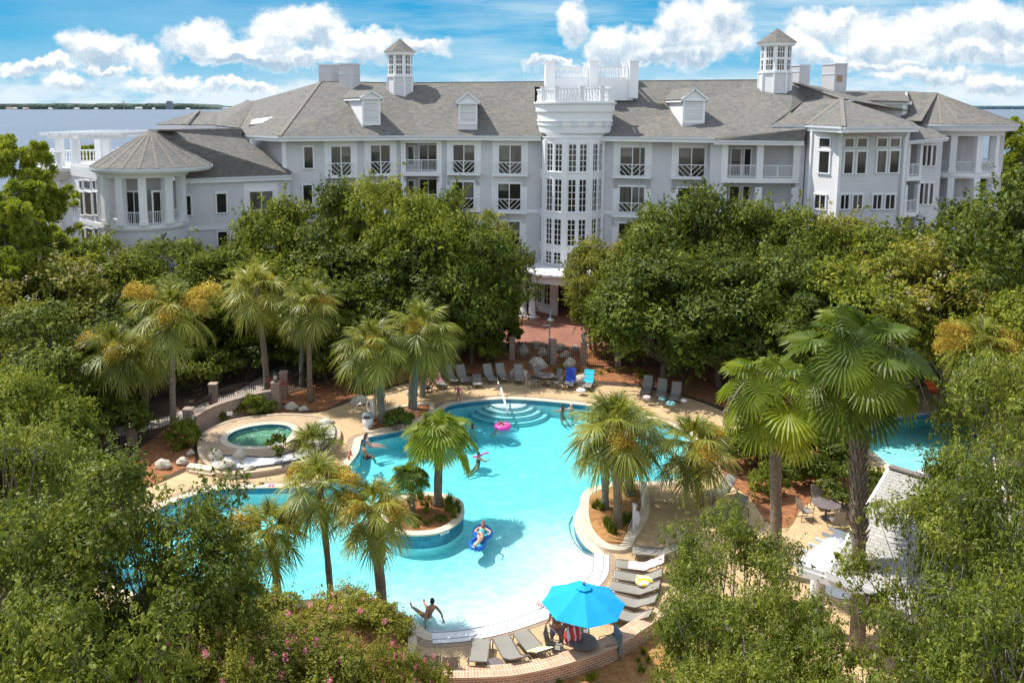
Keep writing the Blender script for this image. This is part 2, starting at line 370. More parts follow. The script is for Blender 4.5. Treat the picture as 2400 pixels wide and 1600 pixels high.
def watermat(name, bscale=2.2, bstr=0.27, foam=0.0, tintc=None):
    m = bpy.data.materials.new(name); m.use_nodes = True; t = NT(m.node_tree); t.n.clear()
    out = t.new('ShaderNodeOutputMaterial'); tr = t.new('ShaderNodeBsdfTransparent'); gl = t.new('ShaderNodeBsdfGlossy'); gl.inputs['Roughness'].default_value = 0.08
    fr = t.new('ShaderNodeFresnel'); fr.inputs[0].default_value = 1.33; mx = t.new('ShaderNodeMixShader')
    tc = t.new('ShaderNodeTexCoord').outputs['Object']
    na = t.noise(tc, bscale, 3, 0.6); nb = t.noise(t.vmath('MULTIPLY', tc, (1.0, 1.6, 1)), bscale * 3.1, 2, 0.5)
    h = t.math('ADD', na.outputs[0], t.math('MULTIPLY', nb.outputs[0], 0.4))
    bm = t.new('ShaderNodeBump'); bm.inputs['Strength'].default_value = bstr; bm.inputs['Distance'].default_value = 0.12
    t.link(h, bm.inputs['Height'])
    # web of focused sunlight painted as a cell pattern into the transmission colour
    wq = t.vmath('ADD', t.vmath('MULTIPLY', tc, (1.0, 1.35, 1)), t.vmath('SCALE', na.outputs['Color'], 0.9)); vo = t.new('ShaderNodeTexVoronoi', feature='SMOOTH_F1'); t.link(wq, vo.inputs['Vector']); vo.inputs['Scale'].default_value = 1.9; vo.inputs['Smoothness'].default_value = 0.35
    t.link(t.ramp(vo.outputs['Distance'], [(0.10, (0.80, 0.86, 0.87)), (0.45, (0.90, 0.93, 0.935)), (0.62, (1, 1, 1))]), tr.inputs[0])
    for x in (gl, fr): t.link(bm.outputs[0], x.inputs['Normal'])
    t.link(fr.outputs[0], mx.inputs[0]); t.link(tr.outputs[0], mx.inputs[1]); t.link(gl.outputs[0], mx.inputs[2])
    res = mx.outputs[0]
    if foam:
        nf = t.noise(tc, 1.6, 6, 0.7); nf2 = t.noise(tc, 7, 5, 0.7)
        k = t.ramp(t.math('ADD', t.math('MULTIPLY', nf.outputs[0], 0.7), t.math('MULTIPLY', nf2.outputs[0], 0.3)), [(0.54, 0.0), (0.66, foam)])
        df = t.new('ShaderNodeBsdfDiffuse'); df.inputs[0].default_value = (0.75, 0.85, 0.85, 1); m2 = t.new('ShaderNodeMixShader')
        t.link(k, m2.inputs[0]); t.link(res, m2.inputs[1]); t.link(df.outputs[0], m2.inputs[2]); res = m2.outputs[0]
    t.link(res, out.inputs['Surface'])
    va = t.new('ShaderNodeVolumeAbsorption'); c, dn = tintc; va.inputs[0].default_value = c + (1,); va.inputs[1].default_value = dn
    t.link(va.outputs[0], out.inputs['Volume']); MATS[name] = m; return m
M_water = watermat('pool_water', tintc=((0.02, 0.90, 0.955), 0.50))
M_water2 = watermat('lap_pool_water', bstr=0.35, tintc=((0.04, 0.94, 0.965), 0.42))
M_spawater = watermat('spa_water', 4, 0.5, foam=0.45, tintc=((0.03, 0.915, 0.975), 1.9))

def uvmesh(name, faces, mats):
    """faces: list of (pts, uvs, mat index)"""
    me = bpy.data.meshes.new(name); vs = []; fs = []; uv = []; mi = []
    for p, u, m in faces:
        o = len(vs); vs += [tuple(q) for q in p]; fs.append(tuple(range(o, o + len(p)))); uv += list(u); mi.append(m)
    me.from_pydata(vs, [], fs); lay = me.uv_layers.new(name='UVMap')
    lay.data.foreach_set('uv', [c for q in uv for c in q])
    for m in mats: me.materials.append(m)
    me.polygons.foreach_set('material_index', mi); me.update(); return me
def bandwall(L, z0, z1, closed=True, mi=0):
    fs = []; n = len(L); u = 0
    for i in range(n if closed else n - 1):
        a, b = L[i], L[(i + 1) % n]; d = math.hypot(b[0] - a[0], b[1] - a[1])
        fs.append(([(a[0], a[1], z0), (b[0], b[1], z0), (b[0], b[1], z1), (a[0], a[1], z1)], [(u, z0), (u + d, z0), (u + d, z1), (u, z1)], mi)); u += d
    return fs
def ringtop(La, Lb, z, closed=True, mi=1):
    fs = []; n = len(La); u = 0
    for i in range(n if closed else n - 1):
        j = (i + 1) % n; a, b, c, e = La[i], La[j], Lb[j], Lb[i]; d = math.hypot(b[0] - a[0], b[1] - a[1]); w = math.hypot(e[0] - a[0], e[1] - a[1])
        fs.append(([(a[0], a[1], z), (b[0], b[1], z), (c[0], c[1], z), (e[0], e[1], z)], [(u, 0), (u + d, 0), (u + d, w), (u, w)], mi)); u += d
    return fs
def garden_wall(path, w, z0, z1):
    a = []; b = []; n = len(path)
    for i in range(n):
        t = (Vector(path[min(i + 1, n - 1)]) - Vector(path[max(i - 1, 0)])).normalized(); nn = Vector((t.y, -t.x)) * w / 2
        p = Vector(path[i]); a.append((p.x + nn.x, p.y + nn.y)); b.append((p.x - nn.x, p.y - nn.y))
    br = list(reversed(b))
    fs = bandwall(a, z0, z1 - 0.08, False) + bandwall(br, z0, z1 - 0.08, False)
    def off(L, s, d): 
        return [(L[i][0] + (L[i][0] - s[i][0]) * d / w, L[i][1] + (L[i][1] - s[i][1]) * d / w) for i in range(len(L))]
    a2 = off(a, b, 0.03); b2 = off(b, a, 0.03)
    fs += bandwall(a2, z1 - 0.08, z1, False, 1) + bandwall(list(reversed(b2)), z1 - 0.08, z1, False, 1) + ringtop(a2, b2, z1, False, 1)
    for k in (0, -1):
        q = [(a2[k][0], a2[k][1], z0), (b2[k][0], b2[k][1], z0), (b2[k][0], b2[k][1], z1), (a2[k][0], a2[k][1], z1)]
        fs.append((q, [(0, z0), (w, z0), (w, z1), (0, z1)], 0))
    return fs

# ================================================================ outlines (plan, metres)
POOL_PX = [(1084,944),(1169,935.5),(1241,937.6),(1326,945),(1400,954),(1475,968),(1545,988),(1610,1015),(1650,1055),(1640,1098),(1590,1122),(1511,1130),(1439,1138),(1385,1160),(1350,1200),
           (1348,1240),(1368,1276),(1392,1298),(1396,1318),(1389,1338),(1372,1362),(1345,1386),(1310,1407),(1281,1423),(1185,1457),(1090,1478),(1012,1484),(968,1452),(930,1432),(883,1420),(808,1408),(740,1404),(666,1412),(600,1424),(530,1440),(460,1440),(360,1410),(280,1370),(245,1320),(260,1270),(320,1220),(400,1180),(480,1153),
           (540,1146),(650,1143),(740,1141),(790,1122),(818,1090),(840,1060),(845,1040),(852,1028),(903,1017),(964,1003),(1020,975),(1050,952)]
POOL = loopG(POOL_PX, 0, 5)
ISL = loopG([(905,1186),(940,1164),(988,1156),(1039,1160),(1077,1173),(1087,1192),(1083,1216),(1056,1239),(1015,1253),(954,1255),(905,1243),(888,1214)], 0, 5)
POOL2 = loopG([(2024,1030),(2050,1003),(2105,978),(2170,970),(2245,976),(2310,1000),(2335,1050),(2300,1105),(2210,1130),(2120,1110),(2060,1070)], 0, 5)
PLANT = loopG([(1368,1158),(1420,1140),(1480,1131),(1512,1140),(1522,1175),(1522,1205),(1505,1238),(1488,1268),(1478,1288),(1455,1296),(1420,1292),(1392,1276),(1368,1248),(1358,1205)], 0, 5)
PLANTI = offset(PLANT, -0.42)
SPAZ = 0.28
TERR = loopG([(478,1014),(505,998),(545,984),(600,975),(660,971),(715,972),(760,978),(785,992),(796,1010),(794,1028),(780,1048),(745,1070),(690,1088),(630,1101),(560,1109),(512,1107),(497,1096),(478,1080),(466,1060),(466,1036)], SPAZ, 4)
SPA = loopG([(533,1031),(540,1018),(556,1009),(589,1000),(630,995),(664,997),(681,1003),(684,1013),(676,1025),(657,1037),(630,1045),(602,1047),(568,1046),(545,1041)], SPAZ, 4)
DECK_PX = [(300,1180),(330,1150),(385,1128),(430,1108),(462,1090),(470,1060),(468,1035),(490,1004),(540,980),(610,970),(680,966),(740,968),(765,962),(800,950),(840,935),(880,922),(930,905),(975,893),(1020,884),(1100,882),(1180,884),(1250,888),(1330,895),(1420,903),(1500,908),(1580,922),(1650,945),(1720,975),(1800,985),
           (1900,950),(1990,925),(2080,912),(2180,905),(2290,915),(2420,940),(2800,1000),(2900,1700),(1700,1700),(1640,1560),(1600,1440),(1570,1380)]
deck = [tuple(G(x, y)[:2]) for x, y in DECK_PX]
WALL_IN = [(1583,1374),(1543,1416),(1498,1447),(1430,1488),(1328,1525),(1226,1549),(1151,1557),(1029,1559),(940,1556),(880,1548)]
wallp = smoothloop([tuple(G(x, y + 14, 0.6)[:2]) for x, y in WALL_IN], 6, closed=False)
deck += wallp[6:]
deck += [tuple(G(x, y)[:2]) for x, y in [(820,1640),(600,1650),(300,1560),(120,1470),(110,1350),(180,1240)]]
deck = ccw(deck)

# ================================================================ ground, deck, basin
def cut_ground():
    b = MB(); big = [(-900, -60), (900, -60), (900, 128), (-900, 128)]
    b.sheet([big, POOL, POOL2], 0.0); return b
gb = cut_ground()
# shore slope down to the bay behind the building
gb.add([(-900, 128, 0), (900, 128, 0), (900, 140, -3.4), (-900, 140, -3.4)], [(0, 1, 2, 3)])
struct('ground', gb, M_soil)
b = MB(); b.sheet([deck, POOL, POOL2], 0.008); struct('pool_deck', b, M_paver)
def mulch(name, L, z, mat=M_mulch):
    b = MB(); b.sheet([L], z); return struct(name, b, mat, kind='structure')
mulch('mulch_bed', loopG([(755,960),(800,940),(870,915),(960,890),(1020,876),(1180,877),(1330,888),(1500,900),(1650,938),(1800,975),(1800,850),(1500,790),(1150,800),(900,850),(740,900),(660,940)], 0, 3), 0.004)
mulch('mulch_bed', loopG([(280,1100),(380,1010),(470,960),(560,960),(650,950),(740,945),(770,955),(740,962),(610,966),(520,975),(470,1010),(455,1045),(455,1085),(420,1100),(340,1140)], 0, 3), 0.005)
mulch('mulch_slope', [tuple(G(x, y)[:2]) for x, y in [(980,1640),(1100,1600),(1290,1590),(1420,1545),(1540,1480),(1620,1400),(1720,1420),(1760,1700),(1500,1900),(900,1900)]], 0.012, M_straw)
bed3 = loopG([(862,1016),(905,1009),(962,996),(1015,968),(1010,945),(960,950),(900,960),(862,985),(850,1005)], 0, 4)
mulch('mulch_bed', offset(bed3, -0.15), 0.02)
mulch('mulch_bed', loopG([(1690,1085),(1760,1055),(1850,1050),(1940,1060),(2010,1085),(2060,1140),(2050,1215),(2000,1205),(1985,1180),(1930,1168),(1880,1190),(1850,1235),(1800,1225),(1760,1170),(1710,1130)], 0, 4), 0.022)
bed4 = loopG([(640,1428),(720,1412),(800,1416),(880,1430),(925,1445),(955,1462),(975,1490),(972,1530),(930,1580),(760,1600),(620,1560),(600,1480)], 0, 4)
mulch('mulch_bed', offset(bed4, -0.15), 0.024)
b = MB(); b.sheet([loopG([(1120,800),(1150,770),(1185,745),(1230,725),(1330,725),(1420,735),(1480,760),(1500,790),(1440,802),(1370,812),(1290,814),(1220,812)], 0, 4)], 0.014); struct('brick_plaza', b, M_redbrick)
b = MB(); b.sheet([[tuple(G(x, y)[:2]) for x, y in [(360,985),(560,915),(640,865),(720,830),(850,800),(1120,790),(1120,802),(860,815),(740,850),(660,885),(580,935),(380,1000),(120,1060),(100,1040)]]], 0.010); struct('path', b, M_path)

# coping rings
def coping(L, w=0.42, z=0.03, out=True, name='coping'):
    Lo = offset(L, w); fs = ringtop(L, Lo, z, True, 0); 
    fs = [(list(reversed(p)), list(reversed(u)), m) for p, u, m in fs]
    fs += bandwall(Lo, 0.0, z, True, 0) + [(list(reversed(p)), u, m) for p, u, m in bandwall(L, z - 0.06, z, True, 0)]
    return struct(name, uvmesh(name, fs, [M_coping]), None)
coping(POOL); coping(POOL2)
b = MB(); Lo = offset(POOL, 0.42); Lp = offset(POOL, 0.78)
struct('paver_border', uvmesh('paver_border', [(list(reversed(p)), u, m) for p, u, m in ringtop(Lo, Lp, 0.016, True, 0)], [M_pavedark]), None)

# beach entry: distance from the shallow rim
BEACH = [tuple(G(x, y)[:2]) for x, y in [(1392,1298),(1389,1338),(1372,1362),(1345,1386),(1310,1407),(1281,1423),(1185,1457),(1090,1478),(1012,1484)]]
def segd(p, a, b):
    ax, ay = a; bx, by = b; dx, dy = bx - ax, by - ay; t = max(0, min(1, ((p[0] - ax) * dx + (p[1] - ay) * dy) / (dx * dx + dy * dy)))
    return math.hypot(p[0] - ax - dx * t, p[1] - ay - dy * t)
WZ = -0.13
def floorz(x, y):
    d = min(segd((x, y), BEACH[i], BEACH[i + 1]) for i in range(len(BEACH) - 1))
    if d < 0.55: return -0.02 - 0.22 * d / 0.55
    return max(-0.24 - (d - 0.55) * 0.12 , -1.0)
def basin(L, zf, step=0.45):
    b = MB(); Lo = offset(L, 0.35); xs = [p[0] for p in Lo]; ys = [p[1] for p in Lo]; idx = {}
    nx = int((max(xs) - min(xs)) / step) + 2; ny = int((max(ys) - min(ys)) / step) + 2; x0, y0 = min(xs) - step / 2, min(ys) - step / 2
    vs = []; fs = []
    def vid(i, j):
        if (i, j) not in idx:
            x, y = x0 + i * step, y0 + j * step; idx[(i, j)] = len(vs); vs.append((x, y, zf(x, y)))
        return idx[(i, j)]
    for i in range(nx):
        for j in range(ny):
            if inside((x0 + (i + .5) * step, y0 + (j + .5) * step), Lo): fs.append((vid(i, j), vid(i + 1, j), vid(i + 1, j + 1), vid(i, j + 1)))
    b.add(vs, fs); b.smooth = True; return b
struct('pool_floor', basin(POOL, floorz), M_plaster)
struct('pool_floor', basin(POOL2, lambda x, y: -0.75, 0.8), M_plaster)
def walls(L, tilez=-0.30, bottom=-2.0, flip=True):
    fs = bandwall(L, tilez, 0.0, True, 0) + bandwall(L, bottom, tilez, True, 1)
    if flip: fs = [(list(reversed(p)), list(reversed(u)), m) for p, u, m in fs]
    return fs
struct('pool_wall', uvmesh('pool_wall', walls(POOL), [M_tile, M_plaster]), None)
struct('pool_wall', uvmesh('pool_wall', walls(POOL2), [M_tile, M_plaster]), None)
def waterbody(name, L, z, zb, mat, out=0.04, smooth=False):
    Lw = offset(L, out); b = MB(); b.prism(Lw, zb, z); o = struct(name, b, mat); return o
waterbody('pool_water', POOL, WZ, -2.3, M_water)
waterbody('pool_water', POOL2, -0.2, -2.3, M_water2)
# entry steps under the water
c = G(1192, 938)
b = MB()
for k, (r, z) in enumerate([(1.25, -0.26), (1.7, -0.42), (2.15, -0.60), (2.6, -0.80)]):
    arc = [(c.x + r * math.cos(a), c.y + 0.3 - r * 0.92 * math.sin(a)) for a in np.linspace(-0.02, math.pi + 0.02, 30)]
    b.mi = 0; b.prism(ccw(arc), -1.6, z)
    ring = [(x, y) for x, y in arc]
    b.mi = 1; b.tube([(x, y, z + 0.005) for x, y in arc], 0.03, 5)
struct('pool_steps', b, [M_plaster, MATS['blue_tile']])
# beach rim: twin dark gutter lines on the white rim
M_gutter = pmat('gutter_grate', (0.16, 0.22, 0.26), (0.12, 0.17, 0.21), 5, 0.6)
bp = smoothloop(BEACH, 5, closed=False)
M_rim = pmat('beach_rim', (0.80, 0.80, 0.77), (0.74, 0.74, 0.70), 1.5, 0.6)
bo = []; 
for i, p in enumerate(bp):
    t = (Vector(bp[min(i + 1, len(bp) - 1)]) - Vector(bp[max(i - 1, 0)])).normalized(); n_ = Vector((t.y, -t.x))
    if inside((p[0] + n_.x * 0.5, p[1] + n_.y * 0.5), POOL): n_ = -n_
    bo.append((p, n_))
def rimline(d0, d1, z, mat, name):
    A = [(p[0] + n.x * d0, p[1] + n.y * d0) for p, n in bo]; B = [(p[0] + n.x * d1, p[1] + n.y * d1) for p, n in bo]
    b = MB(); k = len(A); b.add([(x, y, z) for x, y in A] + [(x, y, z) for x, y in B], [(i, i + 1, k + i + 1, k + i) for i in range(k - 1)]); return struct(name, b, mat)
rimline(-0.02, 0.62, 0.040, M_rim, 'beach_rim'); rimline(-0.02, 0.015, 0.046, M_gutter, 'gutter'); rimline(0.38, 0.41, 0.046, M_gutter, 'gutter')
# submerged shelf line round the planter
b = MB(); b.tube([tuple(G(x, y)[:2]) + (floorz(*G(x, y)[:2]) + 0.03,) for x, y in [(1400,1309),(1384,1296),(1364,1276),(1348,1254),(1338,1228),(1334,1200),(1342,1176)]], 0.03, 5)
struct('shelf_edge', b, M_gutter)

# island
b = uvmesh('pool_island', bandwall(ISL, -0.60, 0.05, True, 0) + bandwall(ISL, -2.0, -0.60, True, 1), [M_tile, M_plaster]); struct('island_wall', b, None)  # dark tile is carried below the waterline to stand in for shade there
ISLI = offset(ISL, -0.36)
struct('island_coping', uvmesh('island_coping', ringtop(offset(ISL, 0.03), ISLI, 0.07, True, 0) + bandwall(offset(ISL, 0.03), 0.0, 0.07, True, 0), [M_coping]), None)
b = MB(); b.sheet([ISLI], 0.06); struct('island_mulch', b, M_mulch)
# planter peninsula
struct('planter_coping', uvmesh('planter_coping', ringtop(PLANT, PLANTI, 0.16, True, 0) + bandwall(PLANT, 0.0, 0.16, True, 0), [M_coping]), None)
b = MB(); b.sheet([PLANTI], 0.14); struct('planter_mulch', b, M_straw)
# white curbs round the two other beds
for L in (bed3, bed4):
    Li = offset(L, -0.3); struct('bed_curb', uvmesh('bed_curb', ringtop(L, Li, 0.10, True, 0) + bandwall(L, 0.0, 0.10, True, 0) + [(list(reversed(p)), u, m) for p, u, m in bandwall(Li, 0.0, 0.10, True, 0)], [M_coping]), None)

# ---------------------------------------------------------------- spa terrace
b = MB(); b.sheet([TERR, SPA], SPAZ); struct('spa_terrace', b, brickmat('paver_spa', (0.50, 0.37, 0.24), (0.42, 0.31, 0.20), (0.30, 0.22, 0.14), 0.22, 0.11, 0.006, rot=R(45)))
struct('terrace_coping', uvmesh('terrace_coping', ringtop(offset(TERR, 0.05), offset(TERR, -0.14), SPAZ + 0.03, True, 0) + bandwall(offset(TERR, 0.05), SPAZ - 0.08, SPAZ + 0.03, True, 0) + bandwall(TERR, 0, SPAZ - 0.08, True, 0), [pmat('terrace_stone', (0.56, 0.44, 0.31), (0.44, 0.34, 0.24), 2.5, .8, .15)]), None)
fs = [(list(reversed(p)), list(reversed(u)), m) for p, u, m in ringtop(SPA, offset(SPA, 0.40), SPAZ + 0.04, True, 0)] + bandwall(offset(SPA, 0.40), SPAZ, SPAZ + 0.04, True, 0)
struct('spa_coping', uvmesh('spa_coping', fs, [M_coping]), None)
fs = [(list(reversed(p)), list(reversed(u)), m) for p, u, m in bandwall(SPA, 0.10, SPAZ + 0.04, True, 0) + bandwall(SPA, -0.6, 0.10, True, 1)]
struct('spa_wall', uvmesh('spa_wall', fs, [M_tile, M_plaster]), None)
b = MB(); b.sheet([offset(SPA, 0.02)], -0.16); struct('spa_floor', b, M_plaster)
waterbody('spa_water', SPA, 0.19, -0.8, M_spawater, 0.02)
grav = loopG([(503,1098),(497,1080),(512,1070),(564,1070),(630,1073),(664,1066),(704,1053),(728,1030),(735,1010),(745,994),(765,988),(785,1000),(789,1016),(781,1036),(750,1060),(684,1084),(602,1097),(540,1102)], SPAZ, 4)
b = MB(); b.sheet([grav], SPAZ + 0.05); tag(struct('white_gravel', b, M_gravel), kind='stuff')
b = MB(); b.smooth = True; b.tube([(x, y, SPAZ + 0.07) for x, y in offset(grav, -0.05)[: int(len(grav) * 0.96)]], 0.035, 6); single('edging_tube', b, M_iron, 'black scalloped edging round the white gravel by the hot tub', 'edging')
b = MB()
for k, (x0, x1, y) in enumerate([(446,500,1084),(452,508,1094)]):
    q = [G(x0, y, .3 - k * .15), G(x1, y + 8, .3 - k * .15), G(x1 - 8, y + 18, .3 - k * .15), G(x0 - 10, y + 9, .3 - k * .15)]
    b.prism(ccw([tuple(v[:2]) for v in q]), 0, .3 - k * .15)
struct('terrace_steps', b, M_coping)

# ---------------------------------------------------------------- the bay and the far shore
def seamat():
    m = bpy.data.materials.new('bay_water'); m.use_nodes = True; t = NT(m.node_tree); b = t.n['Principled BSDF']
    tc = t.new('ShaderNodeTexCoord').outputs['Object']
    n = t.noise(t.vmath('MULTIPLY', tc, (0.004, 0.03, 1)), 1.0, 6, 0.6)
    t.link(t.ramp(n.outputs[0], [(0.35, (0.09, 0.115, 0.15)), (0.65, (0.125, 0.15, 0.18))]), b.inputs['Base Color'])
    b.inputs['Roughness'].default_value = 0.38; b.inputs['Specular IOR Level'].default_value = 0.3
    nb = t.noise(t.vmath('MULTIPLY', tc, (0.35, 0.9, 1)), 1.0, 4, 0.6); bm = t.new('ShaderNodeBump'); bm.inputs['Strength'].default_value = 0.55; bm.inputs['Distance'].default_value = 0.6
    t.link(nb.outputs[0], bm.inputs['Height']); t.link(bm.outputs[0], b.inputs['Normal']); return m
b = MB(); b.add([(-30000, 130, -3), (30000, 130, -3), (30000, 30000, -3), (-30000, 30000, -3)], [(0, 1, 2, 3)]); struct('bay_water', b, seamat())
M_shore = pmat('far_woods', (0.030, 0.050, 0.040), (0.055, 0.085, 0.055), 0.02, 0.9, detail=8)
def shore(x0, x1, Y, h0, h1, seed, n=260):
    b = MB(); rng = random.Random(seed); vs = []; rows = 5
    for i in range(n + 1):
        x = x0 + (x1 - x0) * i / n; e = min(1, i / 12, (n - i) / 12)
        h = (h0 + (h1 - h0) * (0.5 + 0.5 * mnoise.noise(Vector((i * 0.07, seed, 0)))) + rng.uniform(-3, 3)) * (0.35 + 0.65 * e)
        for (dy, k) in ((-6, 0.0), (0, 0.5), (14, 0.85), (60, 1.0), (900, 0.9)): vs.append((x, Y + dy + rng.uniform(-4, 4), -3.2 + h * k * rng.uniform(0.92, 1.06)))
    b.add(vs, [(i * rows + j, (i + 1) * rows + j, (i + 1) * rows + j + 1, i * rows + j + 1) for i in range(n) for j in range(rows - 1)]); return b
d = ray(520, 250); xs1 = d.x / d.y * 8200
d = ray(2180, 250); xs2 = d.x / d.y * 9000
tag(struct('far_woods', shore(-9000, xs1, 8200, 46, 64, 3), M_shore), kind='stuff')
tag(struct('far_woods', shore(xs2, 12500, 9000, 30, 38, 9), pmat('far_woods_blue', (0.035, 0.08, 0.11), (0.045, 0.09, 0.12), 0.02, 0.9)), kind='stuff')  # the blue of distance haze is put into this base colour
M_dist = pmat('distant_concrete', (0.30, 0.33, 0.36), (0.24, 0.27, 0.3), 0.05, 0.8); M_wall0 = pmat('distant_white', (0.62, 0.60, 0.57), (0.55, 0.53, 0.5), 0.05, 0.8)
M_tileroof = pmat('distant_tile', (0.45, 0.22, 0.14), (0.40, 0.2, 0.13), 0.05, 0.8)
def px_at(px, Y): d = ray(px, 250); return d.x / d.y * Y
rt = thing('high_rise', 'lone grey apartment block rising above the far shore trees', 'building', (px_at(398, 8100), 8100, -3))
b = MB(); b.box(-28, 28, -15, 15, 0, 74); part('wall', b, M_dist, rt)
b = MB(); b.box(-20, 8, -10, 10, 74, 80); part('roof', b, M_dist, rt)
b = MB()
for z in range(8, 74, 8): b.box(-25, 25, -15.6, -15.1, z, z + 3.2)
part('window_band', b, pmat('distant_glass', (0.08, 0.1, 0.13), None, 1, 0.3), rt)
rt = thing('water_tower', 'thin water tower standing on the far shore skyline', 'tower', (px_at(290, 8100), 8100, -3))
b = MB(); b.tube([(0, 0, 0), (0, 0, 66)], [3, 2.5], 8); part('stem', b, M_dist, rt)
b = MB(); b.ball((0, 0, 72), 9, 8, (1, 1, .8)); part('tank', b, M_dist, rt)
for i, (x, w, h, mt, tx) in enumerate([(22,60,14,1,'tile roofed house at the left end of the far shore'),(35,40,12,0,'white house next to the leftmost tile roofed one'),(58,36,10,0,'white house left of the water tower on the shoreline'),(64,30,12,1,'small orange roofed house on the far shoreline'),(118,40,9,0,'low white house on the far shore'),(180,50,9,0,'long low white house on the far shore'),(225,36,8,0,'white house just left of the water tower'),(325,70,15,0,'bright white shed right of the water tower'),(262,26,8,0,'tiny white house near the water tower'),(440,40,7,0,'white house right of the high rise'),(360,30,8,0,'white house left of the high rise')]):
    rt = thing('shore_house', tx, 'house', (px_at(x, 8150), 8150, -3), 0, 'houses along the far shore')
    b = MB(); b.box(-w / 2, w / 2, -8, 8, 0, h); part('wall', b, M_wall0, rt)
    b = MB(); b.add([(-w / 2 - 1, -9, h), (w / 2 + 1, -9, h), (w / 2 + 1, 9, h), (-w / 2 - 1, 9, h), (-w / 2 + 5, 0, h + 7), (w / 2 - 5, 0, h + 7)], [(0, 1, 5, 4), (2, 3, 4, 5), (1, 2, 5), (3, 0, 4), (3, 2, 1, 0)]); part('roof', b, M_tileroof if mt else M_wall0, rt)

# ---------------------------------------------------------------- garden walls, piers, fences
fs = garden_wall(wallp, 0.52, 0.0, 0.6)
w1 = tag(link('brick_seat_wall', uvmesh('brick_seat_wall', fs, [M_brickwall, M_brickcap])), 'low curved red brick seat wall along the near edge of the pool deck', 'wall')
sw = smoothloop([tuple(G(x, y, 0)[:2]) for x, y in [(455,1022),(480,1006),(515,990),(555,977),(600,965),(643,956)]], 5, closed=False)
tag(link('brick_screen_wall', uvmesh('brick_screen_wall', garden_wall(sw, 0.3, 0.0, 1.2), [M_greybrick, M_greybrick])), 'curved grey brick wall behind the hot tub', 'wall')
def pier(px, py, h, w, label, lantern=False):
    p = G(px, py); rt = thing('brick_pier', label, 'pier', tuple(p), 0, 'brick piers along the fences')
    q = [(-w / 2, -w / 2), (w / 2, -w / 2), (w / 2, w / 2), (-w / 2, w / 2)]
    part('shaft', uvmesh('shaft', bandwall(q, 0, h - 0.1), [M_greybrick]), None, rt)
    b = MB(); b.box(-w / 2 - .03, w / 2 + .03, -w / 2 - .03, w / 2 + .03, h - 0.1, h); part('cap', b, M_brickcapflat, rt)
    return p
M_brickcapflat = pmat('cap_brick_flat', (0.42, 0.30, 0.23), (0.34, 0.24, 0.19), 6, 0.8)
piers = {}
for k, (x, y, h, w, lb) in enumerate([(1296,853,1.85,0.42,'brick pier right beside the tall lamp pole'),(1367,854,1.75,0.42,'brick pier carrying the black lantern'),(1447,856,1.75,0.42,'brick pier at the right of the iron gate fence'),(1200,842,1.7,0.4,'brick pier half hidden at the left of the boulders'),
        (444,1026,1.75,0.5,'brick pier at the left end of the hot tub wall'),(648,958,1.75,0.5,'brick pier at the right end of the hot tub wall'),(502,968,1.9,0.45,'brick pier behind the hot tub wall'),(666,930,1.7,0.45,'brick pier behind the red flowers'),(110,1072,1.2,0.6,'pale capped pier in the left shrubs'),(310,1040,1.6,0.45,'shaded brick pier by the slim palm at left')]):
    piers[k] = pier(x, y, h, w, lb)
def lantern(p, z, label):
    rt = thing('lantern', label, 'lantern', (p.x, p.y, z), 0)
    b = MB(); b.tube([(0, 0, 0), (0, 0, .12)], .05, 6); b.box(-.16, .16, -.16, .16, .12, .15); b.lathe((0, 0, 0), [(.2, .45), (.2, .48), (.03, .66), (.03, .72)], 4)
    for sx in (-1, 1):
        for sy in (-1, 1): b.bar((sx * .13, sy * .13, .15), (sx * .15, sy * .15, .45), .025)
    part('cage', b, M_iron, rt); b = MB(); b.box(-.11, .11, -.11, .11, .15, .44); part('glass', b, pmat('lamp_glass', (0.5, 0.5, 0.45), None, 3, 0.2), rt)
lantern(piers[1], 1.75, 'black lantern on top of the gate pier'); lantern(piers[5], 1.75, 'black lantern at the right end of the hot tub wall')
def fence(pa, pb, label, h=1.35, group='iron fence panels'):
    a = Vector(pa); c = Vector(pb); L = (c - a).length; n = max(2, int(L / 0.14)); rt = thing('iron_fence', label, 'fence', tuple(a), math.atan2(c.y - a.y, c.x - a.x), group)
    b = MB()
    for z in (0.15, h - 0.12, h): b.bar((0, 0, z), (L, 0, z), .035)
    part('rail', b, M_iron, rt); b = MB()
    for i in range(n + 1): b.box(L * i / n - .011, L * i / n + .011, -.011, .011, 0.05, h + (0.08 if i % 2 else 0))
    part('picket_row', b, M_iron, rt)
fence(piers[0], piers[1], 'iron gate panel between the lamp pole pier and the lantern pier', 1.25)
fence(piers[1], piers[2], 'iron fence panel between the lantern pier and the pier right of it')
fence(piers[3], piers[0], 'iron fence panel in front of the shaded boulders')
fence(piers[2], G(1540, 862), 'iron fence in the dark hedge right of the gate'); fence(G(1540, 862), G(1640, 880), 'far right iron fence in the dark hedge')
fence(piers[6], G(570, 945), 'iron fence behind the hot tub wall'); fence(G(570, 945), piers[5] + Vector((0, .6, 0)), 'iron fence left of the right hot tub pier')
fence(piers[4] + Vector((-.3, .3, 0)), piers[6], 'iron fence at the left of the pier behind the hot tub'); fence(G(330, 1035), piers[4] + Vector((-.4, 0, 0)), 'iron fence across the mulch left of the hot tub'); fence(piers[7], G(760, 905), 'iron fence behind the slim palm trunk'); fence(piers[8], G(300, 1042), 'low iron fence in the left shrubs')

